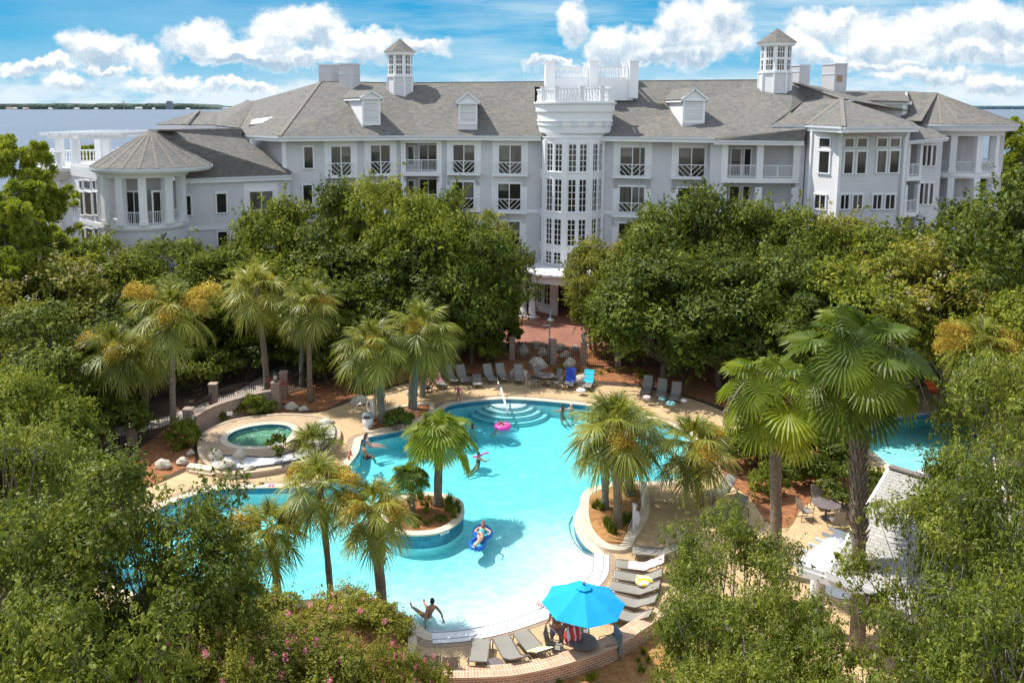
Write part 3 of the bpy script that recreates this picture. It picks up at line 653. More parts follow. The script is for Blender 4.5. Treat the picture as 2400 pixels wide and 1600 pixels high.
def boulder(px, py, w, h, label, seed, dp=None, z0=0.0):
    rng = random.Random(seed); p = G(px, py, z0); b = MB(); b.ball((0, 0, 0), 1, 14); o = Vector((rng.random() * 9, rng.random() * 9, 3))
    vs = []
    for v in b.v:
        v = Vector(v); k = 1 + 0.35 * mnoise.noise(v * 1.1 + o) + 0.16 * mnoise.noise(v * 2.6 + o); v = v * k
        for ax in ((0.8, .3, .5), (-.6, -.6, .5), (.2, -.9, .3), (-.7, .4, .6)):   # facet cuts
            a = Vector(ax).normalized(); dd = v.dot(a) - rng.uniform(.72, .9) * 0 - 0.78
            if dd > 0: v -= a * dd * 0.9
        vs.append((v.x * w / 2, v.y * (dp or w * .7) / 2, v.z * h / 2 + h * .3))
    b.v = vs; o = single('boulder', b, M_rock, label, 'boulder', tuple(p), rng.uniform(-.4, .4), 'limestone boulders'); o.data.polygons.foreach_set('use_smooth', [i % 3 > 0 for i in range(len(o.data.polygons))])
for i, (x, y, w, h, lb, z) in enumerate([(1260,862,1.5,1.0,'large pitted pale boulder left of the lamp pole',0),(1336,862,.95,.95,'rounded white boulder between the gate piers',0),(1224,886,1.0,.8,'pale boulder behind the upright grey lounger',0),(1205,882,.6,.7,'small boulder behind the round side table',0),(1226,832,1.0,1.0,'shaded boulder behind the iron fence, left one',0),(1258,818,.8,.8,'round boulder behind the fence, farther back',0),(1272,834,.9,.8,'boulder behind the fence next to the lamp pole',0),(1312,822,.9,.7,'yellowish boulder behind the gate bars',0),(1325,838,.9,.7,'white boulder low behind the gate bars',0),(1348,822,.7,.6,'boulder behind the gate by the lantern pier',0),(1363,900,1.3,.9,'white boulder between the blue and turquoise towels',0),
        (683,958,1.0,.55,'flat pale boulder in the mulch above the hot tub',0),(712,962,.7,.4,'small boulder right of the flat pale one',0),(845,946,1.3,.7,'dull boulder in the shade behind the trash bin',0),(505,1075,.9,.7,'grey boulder at the left corner of the white gravel',.45),(530,1096,1.1,.6,'tan boulder on the white gravel front',.45),(561,1075,.75,.7,'tall pale boulder on the gravel by the paving edge',.45),(447,1066,.45,.4,'small boulder left of the hot tub paving',0),(585,1100,.6,.3,'low flat stone in the white gravel',.45),(762,992,1.1,.35,'flat white boulder behind the small palmetto',.45),(382,1096,1.0,.6,'pale boulder in the lower mulch, middle of three',0),(428,1088,.7,.5,'pale boulder in the lower mulch nearest the steps',0),(310,1118,1.1,.7,'pale boulder half hidden in the lower left shrubs',0),(925,990,.7,.5,'shaded boulder in the bed behind the trash bin',0),(965,925,.8,.7,'grey boulder behind the blue green palm trunk',0)]):
    boulder(x, y, w, h, lb, 20 + i, z0=min(z, SPAZ))

# tall lamp pole
p = G(1286, 853); rt = thing('pole_lamp', 'tall slim grey lamp pole with a round shade beside the gate', 'lamp', tuple(p))
b = MB(); b.smooth = True; b.tube([(0, 0, 0), (0.02, 0, 2), (0.08, 0, 4.1)], [.07, .06, .045], 10); part('pole', b, pmat('grey_green_metal', (0.30, 0.36, 0.36), (0.24, 0.3, 0.31), 3, 0.45), rt)
b = MB(); b.lathe((0.07, 0, 0), [(.06, 3.45), (.24, 3.33), (.27, 3.26), (.2, 3.2), (.05, 3.2)], 16); part('lamp_shade', b, pmat('galvanised', (0.45, 0.48, 0.5), None, 3, 0.4), rt, True)
b = MB(); b.bar((0.03, 0, 2.9), (-.48, 0, 2.9), .04); part('bracket', b, M_white, rt)
b = MB(); b.box(-.06, .1, -.1, -.05, 1.95, 2.08); part('sticker', b, M_white, rt)
# ================================================================ the hotel
def sidingmat(name, c, c2, pitch=0.165):
    m = bpy.data.materials.new(name); m.use_nodes = True; t = NT(m.node_tree); b = t.n['Principled BSDF']
    tc = t.new('ShaderNodeTexCoord').outputs['Object']; sp = t.new('ShaderNodeSeparateXYZ'); t.link(tc, sp.inputs[0])
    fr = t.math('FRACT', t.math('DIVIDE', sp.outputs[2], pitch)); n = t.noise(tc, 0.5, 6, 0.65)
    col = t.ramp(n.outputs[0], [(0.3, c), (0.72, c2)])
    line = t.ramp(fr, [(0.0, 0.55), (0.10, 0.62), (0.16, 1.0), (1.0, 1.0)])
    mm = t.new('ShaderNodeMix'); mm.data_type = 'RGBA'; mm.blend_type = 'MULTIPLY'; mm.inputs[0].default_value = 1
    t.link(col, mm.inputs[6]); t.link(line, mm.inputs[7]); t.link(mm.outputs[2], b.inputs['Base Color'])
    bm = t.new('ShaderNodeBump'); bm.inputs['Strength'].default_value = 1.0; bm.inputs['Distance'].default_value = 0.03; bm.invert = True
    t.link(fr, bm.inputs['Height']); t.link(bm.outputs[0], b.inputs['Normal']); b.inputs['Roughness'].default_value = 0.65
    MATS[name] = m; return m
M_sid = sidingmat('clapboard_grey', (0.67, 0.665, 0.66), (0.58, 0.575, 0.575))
M_trim = pmat('trim_white', (0.80, 0.80, 0.79), (0.74, 0.745, 0.75), 0.5, 0.5, detail=6)
M_stucco = pmat('stucco_grey', (0.56, 0.54, 0.54), (0.49, 0.48, 0.485), 0.8, 0.8, 0.2)
def roofmat():
    m = bpy.data.materials.new('roof_shingle'); m.use_nodes = True; t = NT(m.node_tree); b = t.n['Principled BSDF']
    tc = t.new('ShaderNodeTexCoord').outputs['Object']
    vo = t.new('ShaderNodeTexVoronoi'); t.link(t.vmath('MULTIPLY', tc, (3.0, 3.0, 17.0)), vo.inputs['Vector']); vo.inputs['Scale'].default_value = 1
    sp = t.new('ShaderNodeSeparateColor'); t.link(vo.outputs['Color'], sp.inputs[0])
    n = t.noise(tc, 0.25, 5, 0.6); f = t.math('ADD', t.math('MULTIPLY', sp.outputs[0], 0.8), t.math('MULTIPLY', n.outputs[0], 0.25))
    col = t.ramp(f, [(0.08, (0.075, 0.083, 0.085)), (0.32, (0.135, 0.125, 0.11)), (0.52, (0.185, 0.16, 0.13)), (0.72, (0.105, 0.115, 0.113)), (0.95, (0.21, 0.18, 0.145))])
    t.link(col, b.inputs['Base Color']); b.inputs['Roughness'].default_value = 0.9
    sz = t.new('ShaderNodeSeparateXYZ'); t.link(tc, sz.inputs[0]); fr = t.math('FRACT', t.math('DIVIDE', sz.outputs[2], 0.065))
    bm = t.new('ShaderNodeBump'); bm.inputs['Strength'].default_value = 0.6; bm.inputs['Distance'].default_value = 0.02; bm.invert = True
    t.link(t.math('ADD', fr, sp.outputs[1]), bm.inputs['Height']); t.link(bm.outputs[0], b.inputs['Normal']); MATS['roof_shingle'] = m; return m
M_roof = roofmat(); M_ridge = pmat('ridge_cap', (0.21, 0.185, 0.16), (0.17, 0.15, 0.13), 3, 0.9, 0.3)
M_glass = pmat('window_glass', (0.012, 0.014, 0.014), (0.035, 0.032, 0.026), 0.8, 0.06, detail=5, spec=0.6)
M_curtain = pmat('curtained_glass', (0.05, 0.05, 0.045), (0.14, 0.13, 0.11), 1.2, 0.12, stretch=(3, 3, .2))
M_blind = pmat('window_blind', (0.20, 0.19, 0.165), (0.10, 0.095, 0.085), 0.9, 0.15, stretch=(1, 1, 3))
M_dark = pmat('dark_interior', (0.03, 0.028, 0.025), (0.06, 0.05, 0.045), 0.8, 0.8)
M_gutterp = pmat('gutter_paint', (0.62, 0.66, 0.69), (0.54, 0.58, 0.62), 0.7, 0.4)
M_wood = pmat('varnished_rail', (0.42, 0.24, 0.12), (0.3, 0.17, 0.09), 3, 0.6)

HOTEL = thing('hotel', 'large grey clapboard hotel with shingle roofs, cupolas and a round glazed tower', 'hotel', (6, 84, 0))
def hp(name, mb, mats, smooth=None, parent=None, label=None): return part(name, mb, mats, parent or HOTEL, smooth, True, label)

class Fac:
    def __init__(s, a, b):
        s.a = Vector(a[:2]); s.b = Vector(b[:2]); d = s.b - s.a; s.L = d.length; s.t = d / s.L; s.n = Vector((s.t.y, -s.t.x))
    def hit(s, px, py):
        d = ray(px, py); dd = Vector((d.x, d.y)); k = s.a.dot(s.n) / dd.dot(s.n); p = dd * k
        return (p - s.a).dot(s.t), CAM_H + d.z * k
    def pt(s, u, z, o=0.0): p = s.a + s.t * u + s.n * o; return Vector((p.x, p.y, z))
    def box(s, b, u0, u1, z0, z1, o0, o1):
        return b.add([s.pt(u, z, o) for z in (z0, z1) for o in (o0, o1) for u in (u0, u1)], [(0, 1, 3, 2), (4, 6, 7, 5), (0, 4, 5, 1), (2, 3, 7, 6), (0, 2, 6, 4), (1, 5, 7, 3)])
    def bar(s, b, u0, z0, u1, z1, w, o): return b.bar(s.pt(u0, z0, o), s.pt(u1, z1, o), w, w, up=(s.n.x, s.n.y, 0))
def FP(px0, Y0, px1, Y1, py=400): return Fac(P(px0, py, Y0), P(px1, py, Y1))

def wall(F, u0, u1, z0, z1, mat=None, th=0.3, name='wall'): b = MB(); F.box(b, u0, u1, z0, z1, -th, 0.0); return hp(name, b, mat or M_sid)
def chip(F, b, u0, u1, z0, z1, o):
    """fret railing panel of slanting bars"""
    w = 0.045; F.bar(b, u0, z1, u1, z1, 0.07, o); F.bar(b, u0, z0, u1, z0, 0.06, o); um = (u0 + u1) / 2
    for u in (u0, um, u1): F.bar(b, u, z0, u, z1, 0.06, o)
    for (a, c, sg) in ((u0, um, 1), (um, u1, -1)):   # bars at 45 degrees, the two halves meeting in chevrons
        W = c - a; H = z1 - z0; st = (W + H) / 5
        for i in range(1, 5):
            k = st * i; p0 = (min(k, W), max(0, k - W)); p1 = (max(0, k - H), min(k, H))
            q = [(a + x if sg > 0 else c - x, z0 + z) for x, z in (p0, p1)]
            F.bar(b, q[0][0], q[0][1], q[1][0], q[1][1], w, o)
def picket(F, b, u0, u1, z0, z1, o, sp=0.13):
    F.bar(b, u0, z1, u1, z1, 0.07, o); F.bar(b, u0, z0 + .06, u1, z0 + .06, 0.05, o); n = max(2, int((u1 - u0) / sp))
    for i in range(n + 1): F.bar(b, u0 + (u1 - u0) * i / n, z0, u0 + (u1 - u0) * i / n, z1, 0.028, o)
    F.bar(b, (u0 + u1) / 2, z0, (u0 + u1) / 2, z1 + .04, 0.07, o)
WREG = random.Random(5)
def win(F, x0, y0, x1, y1, nx=1, ny=1, split=None, fw=0.13, name='window', glass=None, sill=True, uz=None, pan=None, rail=None, ledge=None, o=0.0, door=False):
    """window by its glazed opening; returns the frame part with its panes as a sub-part"""
    if uz: u0, u1, z0, z1 = uz
    else:
        xm, ym = (x0 + x1) / 2, (y0 + y1) / 2
        u0, u1 = F.hit(x0, ym)[0], F.hit(x1, ym)[0]; z1, z0 = F.hit(xm, y0)[1], F.hit(xm, y1)[1]
    b = MB()
    if pan:   # broad white surround behind the frame
        F.box(b, u0 - pan, u1 + pan, z0 - 1.2, z1 + 0.75, o + 0.004, o + 0.03)
    F.box(b, u0 - fw, u0, z0, z1, o + .002, o + .09); F.box(b, u1, u1 + fw, z0, z1, o + .002, o + .09)
    F.box(b, u0 - fw - .04, u1 + fw + .04, z1, z1 + fw * 1.2, o + .002, o + .12)
    if sill: F.box(b, u0 - fw - .03, u1 + fw + .03, z0 - fw * .8, z0, o + .002, o + .12)
    mw = 0.05 if nx * ny > 3 else 0.08
    for i in range(1, nx): u = u0 + (u1 - u0) * i / nx; F.box(b, u - mw / 2, u + mw / 2, z0, z1, o + .052, o + .08)
    for j in range(1, ny): z = z0 + (z1 - z0) * j / ny; F.box(b, u0, u1, z - .02, z + .02, o + .051, o + .076)
    if split:
        for f in split: z = z0 + (z1 - z0) * f; F.box(b, u0, u1, z - .08, z + .08, o + .053, o + .085)
    w = hp(name, b, M_trim)
    b = MB(); F.box(b, u0, u1, z0, z1, o + (.036 if pan else .003), o + (.05 if pan else .028))
    part('pane', b, glass or WREG.choice((M_glass, M_glass, M_curtain)), w)
    if pan and WREG.random() < .6:   # blind or curtain drawn part of the way
        b = MB(); zz = z1 - (z1 - z0) * WREG.uniform(.2, .55); ua, ub = (u0, (u0 + u1) / 2) if WREG.random() < .5 else ((u0 + u1) / 2, u1); F.box(b, ua + .05, ub - .05, zz, z1 - .02, o + .0502, o + .0515); part('blind', b, M_blind, w)
    if rail:
        b = MB(); zr0, zr1, ov = rail; chip(F, b, u0 - ov, u1 + ov, zr0, zr1, o + .42)
        for u in (u0 - ov, u1 + ov):
            F.box(b, u - .03, u + .03, zr0, zr0 + .06, o, o + .42); F.box(b, u - .03, u + .03, zr1 - .03, zr1 + .03, o, o + .42)
        part('railing', b, M_trim, w)
    if ledge:
        b = MB(); F.box(b, u0 - ledge[1], u1 + ledge[1], ledge[0] - .18, ledge[0], o + .004, o + .55); part('ledge', b, M_trim, w)
    return w

# floor levels found from the picture: top storey railing base about 12.55, below it 9.3, 6.0
ZE = 15.95
F1 = FP(666, 76.6, 945, 79.6); F2 = FP(945, 79.6, 1030, 79.4); F3 = FP(1030, 79.4, 1282, 78.0); F4 = FP(1395, 77.6, 1676, 74.6)
F5 = FP(1672, 73.4, 1884, 72.8); BA = FP(1873, 74.6, 1900, 71.4, 380); BB = FP(1900, 71.4, 1968, 68.9, 380); BC = FP(1968, 68.9, 2119, 70.6, 380)
BD = FP(2119, 70.6, 2128, 77.5, 380); FE = FP(2122, 77.2, 2205, 79.4)
for F in (F1, F3, F4): wall(F, 0, F.L, 0, ZE - 0.25)
# main block behind, closing the volume
b = MB(); q = [tuple(F4.pt(F4.L, 0, -.3)[:2]), (40, 96), (-18, 98), tuple(F1.pt(0, 0, -.3)[:2]), tuple(F3.pt(0, 0, -3)[:2])]
b.prism(ccw([tuple(F1.pt(0.1, 0, -.35)[:2]), tuple(F2.pt(0, 0, -2.2)[:2]), tuple(F2.pt(F2.L, 0, -2.2)[:2]), tuple(F4.pt(F4.L, 0, -2.5)[:2]), tuple(BB.pt(0, 0, -2.6)[:2]), (47, 92), (-18, 96)]), 0, ZE - .5); hp('core_wall', b, M_sid)

# French windows in their white surrounds: glazed opening in picture, top storey then the one below
def french(F, xl, xr, yt, yb, yrt, yrb, yl, ov=0.28):
    xm = (xl + xr) / 2; zt = F.hit(xm, yt)[1]; zrt, zrb = F.hit(xm, yrt)[1] , F.hit(xm, yrb)[1]
    u0, u1 = F.hit(xl, yt)[0], F.hit(xr, yt)[0]; zb = zrb + 0.02
    return win(F, 0, 0, 0, 0, nx=2, uz=(u0, u1, zb, zt), sill=False, pan=0.62, rail=(zrb + .02, zrt, ov), ledge=(zrb - .03, 0.62))
for (F, xl, xr, rows) in [(F1, 776, 821, [(344, 382, 411)]), (F1, 869, 913, [(341, 379, 407)]), (F3, 1063, 1112, [(340, 377, 405), (427, 463, 490)]), (F3, 1170, 1222, [(341, 380, 407), (431, 466, 494)]),
                          (F4, 1455, 1512, [(346, 385, 412), (438, 475, 503)]), (F4, 1592, 1652, [(347, 386, 414), (441, 479, 506)])]:
    for k, (yt, yrt, yrb) in enumerate(rows): french(F, xl - k * 2, xr - k * 2, yt + 0, 0, yrt, yrb, 0)
    if len(rows) == 1: french(F, xl - 2, xr - 2, rows[0][0] + 90, 0, rows[0][1] + 88, rows[0][2] + 88, 0)
    for k in (1, 2): french(F, xl - 4 * k, xr - 4 * k, rows[0][0] + 90 + 88 * k, 0, rows[0][1] + 88 + 88 * k, rows[0][2] + 88 + 88 * k, 0)
win(F1, 713, 345, 733, 394); win(F1, 711, 434, 731, 480); win(F4, 1535, 446, 1552, 480, sill=True) if False else None
# storey band
for F in (F1, F3, F4):
    b = MB(); z = F.hit(1250, 500)[1] if F is F3 else 8.95; z = 9.0
    F.box(b, 0, F.L, z - .14, z + .14, .004, .06); hp('storey_band', b, M_trim)
    for u in (0.12, F.L - .12):
        b = MB(); F.box(b, u - .12, u + .12, 0, ZE - .3, .005, .05); hp('corner_board', b, M_trim)

def railpart(F, u0, u1, z, h=1.05, o=0.0, parent=None): b = MB(); picket(F, b, u0, u1, z + .05, z + h, o); return hp('railing', b, M_trim, parent=parent)
def recess(F, u0, u1, levels, depth, posts, pw=0.42, backmat=None):
    """open balconies: slabs, side walls, back wall with doors, posts and railings"""
    b = MB(); F.box(b, u0, u1, 0, levels[-1][1] + .1, -depth - .3, -depth); bw = hp('wall', b, M_stucco)
    for u in (u0, u1 - .2): b = MB(); F.box(b, u, u + .2, 0, levels[-1][1] + .1, -depth, -.05); hp('wall', b, M_stucco)
    for k, (z0, z1) in enumerate(levels):
        b = MB(); F.box(b, u0 - .05, u1 + .05, z0 - .42, z0, -depth, .10); sl = hp('balcony', b, M_trim)
        b = MB()
        for p in range(len(posts) - 1): picket(F, b, posts[p] + pw / 2, posts[p + 1] - pw / 2, z0 + .06, z0 + 1.08, -.08)
        part('railing', b, M_trim, sl)
        for p in posts: b = MB(); F.box(b, p - pw / 2, p + pw / 2, z0, z1, -.3, .06); part('post', b, M_trim, sl)
    b = MB(); zt = levels[-1][1]; F.box(b, u0 - .05, u1 + .05, zt, zt + .22, -.35, .09); hp('beam', b, M_trim)
    b = MB(); F.box(b, u0, u1, zt + .12, zt + .2, -depth, -.36); hp('ceiling', b, M_trim)
    return bw
# balcony between the two fronts
zt = F2.hit(985, 335)[1]; zf = F2.hit(985, 402)[1]
recess(F2, 0.0, F2.L, [(zf - 6.5, zt - 6.9), (zf - 3.25, zt - 3.65), (zf, zt)], 2.0, [0.1, F2.L - .1], 0.3)
Fb = Fac(F2.pt(0, 0, -2.0), F2.pt(F2.L, 0, -2.0))
for k in range(2):
    dz = -3.25 * k
    win(Fb, 0, 0, 0, 0, nx=2, uz=(1.35, 2.95, zf + .05 + dz, zf + 2.35 + dz), sill=False, name='door', glass=M_glass); win(Fb, 0, 0, 0, 0, uz=(0.25, 0.75, zf + .5 + dz, zf + 2.2 + dz), name='window')
# right balcony block
zt = F5.hit(1780, 341)[1]; zf = F5.hit(1780, 427)[1] + .35
pu = [F5.hit(1698, 380)[0], F5.hit(1781, 380)[0], F5.hit(1867, 380)[0]]
recess(F5, pu[0] - .2, pu[2] + .2, [(zf - 6.6, zt - 6.9), (zf - 3.3, zt - 3.6), (zf, zt)], 2.4, pu, 0.55)
Fb = Fac(F5.pt(0, 0, -2.4), F5.pt(F5.L, 0, -2.4))
for k in range(3):
    dz = -3.3 * k
    for (x0, x1) in ((1729, 1751), (1761, 1775), (1837, 1851)):
        a = F5.hit(x0, 380)[0]; c = F5.hit(x1, 380)[0]; win(Fb, 0, 0, 0, 0, uz=(a, c, zf + .1 + dz, zf + 2.35 + dz), sill=False, name='door', glass=M_glass)
b = MB(); F5.box(b, -.3, pu[0] - .2, 0, zt + .2, -3, 0); F5.box(b, pu[2] + .2, F5.L, 0, zt + .2, -3, 0); hp('wall', b, M_sid)
# the faceted bay
ZB = 17.0
for F in (BA, BB, BC, BD): wall(F, 0, F.L, 0, ZB - .25)
for F in (BA, BB, BC):
    for u in (0.0, F.L): b = MB(); F.box(b, u - .13, u + .13, 0, ZB - .3, .004, .06); hp('corner_board', b, M_trim)
def bigwin(F, cols, yt, ym0, ym1, yb):
    for (x0, x1) in cols:
        xm = (x0 + x1) / 2
        win(F, x0, yt, x1, ym0, sill=False); win(F, x0 - 1, ym1, x1 - 2, yb)
bigwin(BB, [(1922, 1946)], 325, 343, 355, 405)
bigwin(BC, [(1979, 1999), (2009, 2030)], 325, 343, 356, 406); bigwin(BC, [(2056, 2077), (2086, 2107)], 325, 343, 354, 404)
for cols, F in (([(1911, 1935)], BB), ([(1969, 1988), (1998, 2019)], BC), ([(2045, 2064), (2074, 2095)], BC)):
    for (x0, x1) in cols: win(F, x0, 457, x1, 489, nx=2); win(F, x0 - 3, 493 + 40, x1 - 3, 493 + 80, nx=2)
# right hand wing: porch strip, triple windows, round corner porch
wall(FE, FE.hit(2158, 400)[0], FE.L, 0, 15.4)
zf = FE.hit(2140, 413)[1]; zt = FE.hit(2140, 338)[1]; ue = FE.hit(2158, 400)[0]
recess(FE, 0, ue, [(zf - 3.3, zt - 3.7), (zf, zt)], 2.0, [0.3, ue - .15], 0.3)
for (yt, yb, dx) in ((341, 388, 0), (430, 478, -7)):
    for x0, x1 in ((2161, 2169), (2172, 2180), (2184, 2192)): win(FE, x0 + dx, yt, x1 + dx, yb)
def rotunda(cx_, cy_, r, zfs, ztop, eave_r, eave_z, apex, posts, a0, a1, pw=0.62, floors=None, core_r=None, dx=0.0):
    c0 = Vector((cx_, cy_, 0)); c = c0 + Vector((dx, 0, 0)); n = 40; core_r = core_r or r - 2.0
    b = MB(); b.lathe(c, [(core_r, 0), (core_r, ztop + .4)], 28); w = hp('round_wall', b, M_stucco)
    for zf in zfs:
        b = MB(); b.lathe(c, [(core_r - .1, zf - .5), (r + .12, zf - .5), (r + .22, zf - .3), (r + .22, zf), (core_r - .1, zf)], 40); sl = hp('balcony', b, M_trim)
        b = MB(); 
        arc = [(c.x + (r - .05) * math.cos(a), c.y + (r - .05) * math.sin(a)) for a in np.linspace(a0, a1, 60)]
        for z in (zf + .12, zf + 1.05): b.tube([(x, y, z) for x, y in arc], .035, 5)
        for a in np.linspace(a0, a1, int((a1 - a0) * r / .14)): b.box(c.x + (r - .05) * math.cos(a) - .014, c.x + (r - .05) * math.cos(a) + .014, c.y + (r - .05) * math.sin(a) - .014, c.y + (r - .05) * math.sin(a) + .014, zf, zf + 1.05)
        part('railing', b, M_trim, sl)
        for a in posts:
            b = MB(); o = (c.x + r * math.cos(a), c.y + r * math.sin(a)); d = (math.cos(a), math.sin(a), 0); e = (-math.sin(a), math.cos(a), 0); zt = min([z for z in zfs if z > zf + 1] + [ztop + .5]) - .5
            b.obox((o[0], o[1], (zf + zt) / 2), d, e, (0, 0, 1), pw / 2, pw / 2, (zt - zf) / 2); b.obox((o[0], o[1], zf + .2), d, e, (0, 0, 1), pw / 2 + .05, pw / 2 + .05, .2); part('post', b, M_trim, sl)
    b = MB(); b.lathe(c, [(r - .4, ztop - .05), (r + .3, ztop - .05), (r + .3, ztop + .42), (r - .4, ztop + .42)], 44); hp('beam', b, M_trim)
    c = c0; b = MB(); b.lathe(c, [(.3, ztop + .4), (eave_r - .1, ztop + .4), (eave_r, eave_z - .3), (eave_r, eave_z - .02), (.3, eave_z - .02)], 44); hp('fascia', b, M_trim)
    b = MB(); b.lathe(c, [(eave_r + .06, eave_z - .22), (eave_r + .14, eave_z - .2), (eave_r + .14, eave_z - .04), (eave_r, eave_z - .04)], 44); hp('gutter', b, M_gutterp)
    ra = Vector(apex); b = MB(); k = 22; vs = [(c.x + (eave_r + .1) * math.cos(2 * math.pi * i / k), c.y + (eave_r + .1) * math.sin(2 * math.pi * i / k), eave_z) for i in range(k)] + [tuple(ra)]
    b.add(vs, [(i, (i + 1) % k, k) for i in range(k)]); rf = hp('roof', b, M_roof)
    b = MB()
    for i in range(k):
        e = Vector(vs[i]); b.bar(e + Vector((0, 0, .01)), ra + Vector((0, 0, .01)), .2, .03)
    part('ridge_cap', b, M_ridge, rf)
    return w
# left rotunda
ap = P(352, 304, 71.0)
rotunda(ap.x, 71.0, 3.25, [9.1], 12.95, 4.75, 13.75, ap, [R(a) for a in (-168, -133, -102, -72, -38, -8)], R(-175), R(-5), core_r=1.9, dx=-.75)
Fr = Fac(P(292, 480, 68.6), P(352, 480, 68.3)); 
for F, u0, u1 in ((Fac(P(296, 480, 68.75), P(340, 480, 68.5)), .1, 1.35), (Fac(P(352, 480, 68.5), P(394, 480, 69.4)), .25, 1.45)):
    win(F, 0, 0, 0, 0, nx=2, uz=(u0, u1, 9.15, 11.7), sill=False, name='door', glass=M_glass)
b = MB(); b.lathe((ap.x - .75, 71.0, 0), [(3.3, 0), (3.3, 8.62)], 44); hp('round_wall', b, M_sid)
# left wing
FL = FP(417, 71.9, 681, 76.2, 470); ZL = 12.55
wall(FL, -.3, FL.L, 0, ZL - .2)
for (x0, y0, x1, y1) in [(422, 460, 447, 504), (508, 454, 530, 498), (511, 543, 532, 575)]: win(FL, x0, y0, x1, y1)
win(FL, 0, 0, 0, 0, nx=2, uz=(FL.hit(586, 480)[0], FL.hit(639, 480)[0], FL.hit(610, 520)[1], FL.hit(610, 449)[1]), sill=False, pan=.5, rail=(FL.hit(610, 519)[1], FL.hit(610, 491)[1], .25), ledge=(FL.hit(610, 521)[1], .5))
b = MB(); z = FL.hit(500, 533)[1]; FL.box(b, -.3, FL.L, z - .2, z + .2, .004, .08); hp('storey_band', b, M_trim)
b = MB(); FL.box(b, -.1, .15, 0, ZL, .004, .07); hp('corner_board', b, M_trim)
# big-window wall left of the rotunda, curved terrace
FW = Fac(P(168, 430, 74.5), P(243, 430, 69.6)); wall(FW, 0, FW.L, 0, 13.7)
FV = Fac(P(144, 430, 76.0), P(170, 430, 75.2)); wall(FV, 0, FV.L, 0, 13.1)
win(FV, 149, 438, 158, 456)
for (x0, x1) in ((188, 194), (199, 213), (219, 226)):
    win(FW, x0, 424, x1, 441, sill=False, fw=.08, glass=M_glass); win(FW, x0 + 2, 451, x1 + 3, 503, fw=.08, glass=M_glass); win(FW, x0 + 6, 536, x1 + 7, 590, fw=.08, glass=M_glass)
b = MB(); z = FW.hit(200, 520)[1]; FW.box(b, 0, FW.L, z - .18, z + .18, .004, .1); hp('storey_band', b, M_trim); b = MB(); FW.box(b, 0, FW.L, 12.6, 13.5, .004, .07); hp('frieze_board', b, M_trim)
tc_ = P(205, 400, 79.5); TR = 4.6
b = MB(); b.lathe((tc_.x - 0.3, tc_.y, 0), [(4.0, 12.1), (4.9, 12.9), (5.0, 13.2), (0.2, 13.25)], 40); hp('terrace_slab', b, M_trim)
b = MB(); b.lathe((tc_.x - .3, tc_.y, 0), [(3.4, 0), (3.4, 12.3)], 28); hp('round_wall', b, M_sid)
p = P(141, 470, 76.2); b = MB(); b.lathe((p.x, p.y, 0), [(.42, 0), (.42, 12.4)], 14); hp('column', b, M_trim)
# terrace balustrade and pergola
def balus(b, x, y, z, h, r=.09):
    b.lathe((x, y, z), [(r, 0), (r, .05), (r * .5, .1), (r * 1.05, h * .35), (r * .45, h * .7), (r * .8, h * .88), (r * .8, h)], 6)
def balustrade(pts, z, h, sp=.3, posts=True, pw=.34, name='balustrade', solid=0.0):
    b = MB()
    for i in range(len(pts) - 1):
        a, c = Vector(pts[i]), Vector(pts[i + 1]); L = (c - a).length; n = max(1, int(L / sp)); 
        b.bar((a.x, a.y, z + h - .06), (c.x, c.y, z + h - .06), .24, .12); b.bar((a.x, a.y, z + .05), (c.x, c.y, z + .05), .22, .1)
        for k in range(n): q = a.lerp(c, (k + .5) / n); balus(b, q.x, q.y, z + .1, h - .22)
    w = hp(name, b, M_trim)
    if posts:
        for q in pts: b = MB(); b.box(q[0] - pw / 2, q[0] + pw / 2, q[1] - pw / 2, q[1] + pw / 2, z - .04, z + h + .12); b.box(q[0] - pw / 2 - .05, q[0] + pw / 2 + .05, q[1] - pw / 2 - .05, q[1] + pw / 2 + .05, z + h + .12, z + h + .2); part('pier', b, M_trim, w)
    return w
arcp = [(tc_.x - .3 + 4.5 * math.cos(a), tc_.y + 4.5 * math.sin(a)) for a in np.linspace(R(180), R(268), 5)] 
balustrade(arcp, 13.25, 1.15)
balustrade([(tc_.x - .3 + 4.5 * math.cos(a), tc_.y + 4.5 * math.sin(a)) for a in np.linspace(R(180), R(40), 6)], 13.25, 1.15, name='terrace_rail')
b = MB(); zt = 15.75
pp = [P(141, 360, 77.5), P(179, 360, 76.5), P(232, 360, 82), P(252, 360, 80), P(176, 360, 83)]
for q in pp: b = MB(); b.box(q.x - .28, q.x + .28, q.y - .28, q.y + .28, 13.2, zt); hp('pergola_post', b, M_white)
b = MB(); b.bar((pp[0].x - .9, 77.2, zt + .12), (pp[0].x + 6.8, 75.6, zt + .12), .16, .34); b.bar((pp[0].x - .6, 83, zt + .12), (pp[0].x + 7.5, 82.5, zt + .12), .16, .34)
for i in range(9): x = pp[0].x - .6 + i * .9; b.bar((x, 75.0, zt + .4), (x + .5, 85.0, zt + .4), .12, .26)
hp('pergola_beam', b, M_white)

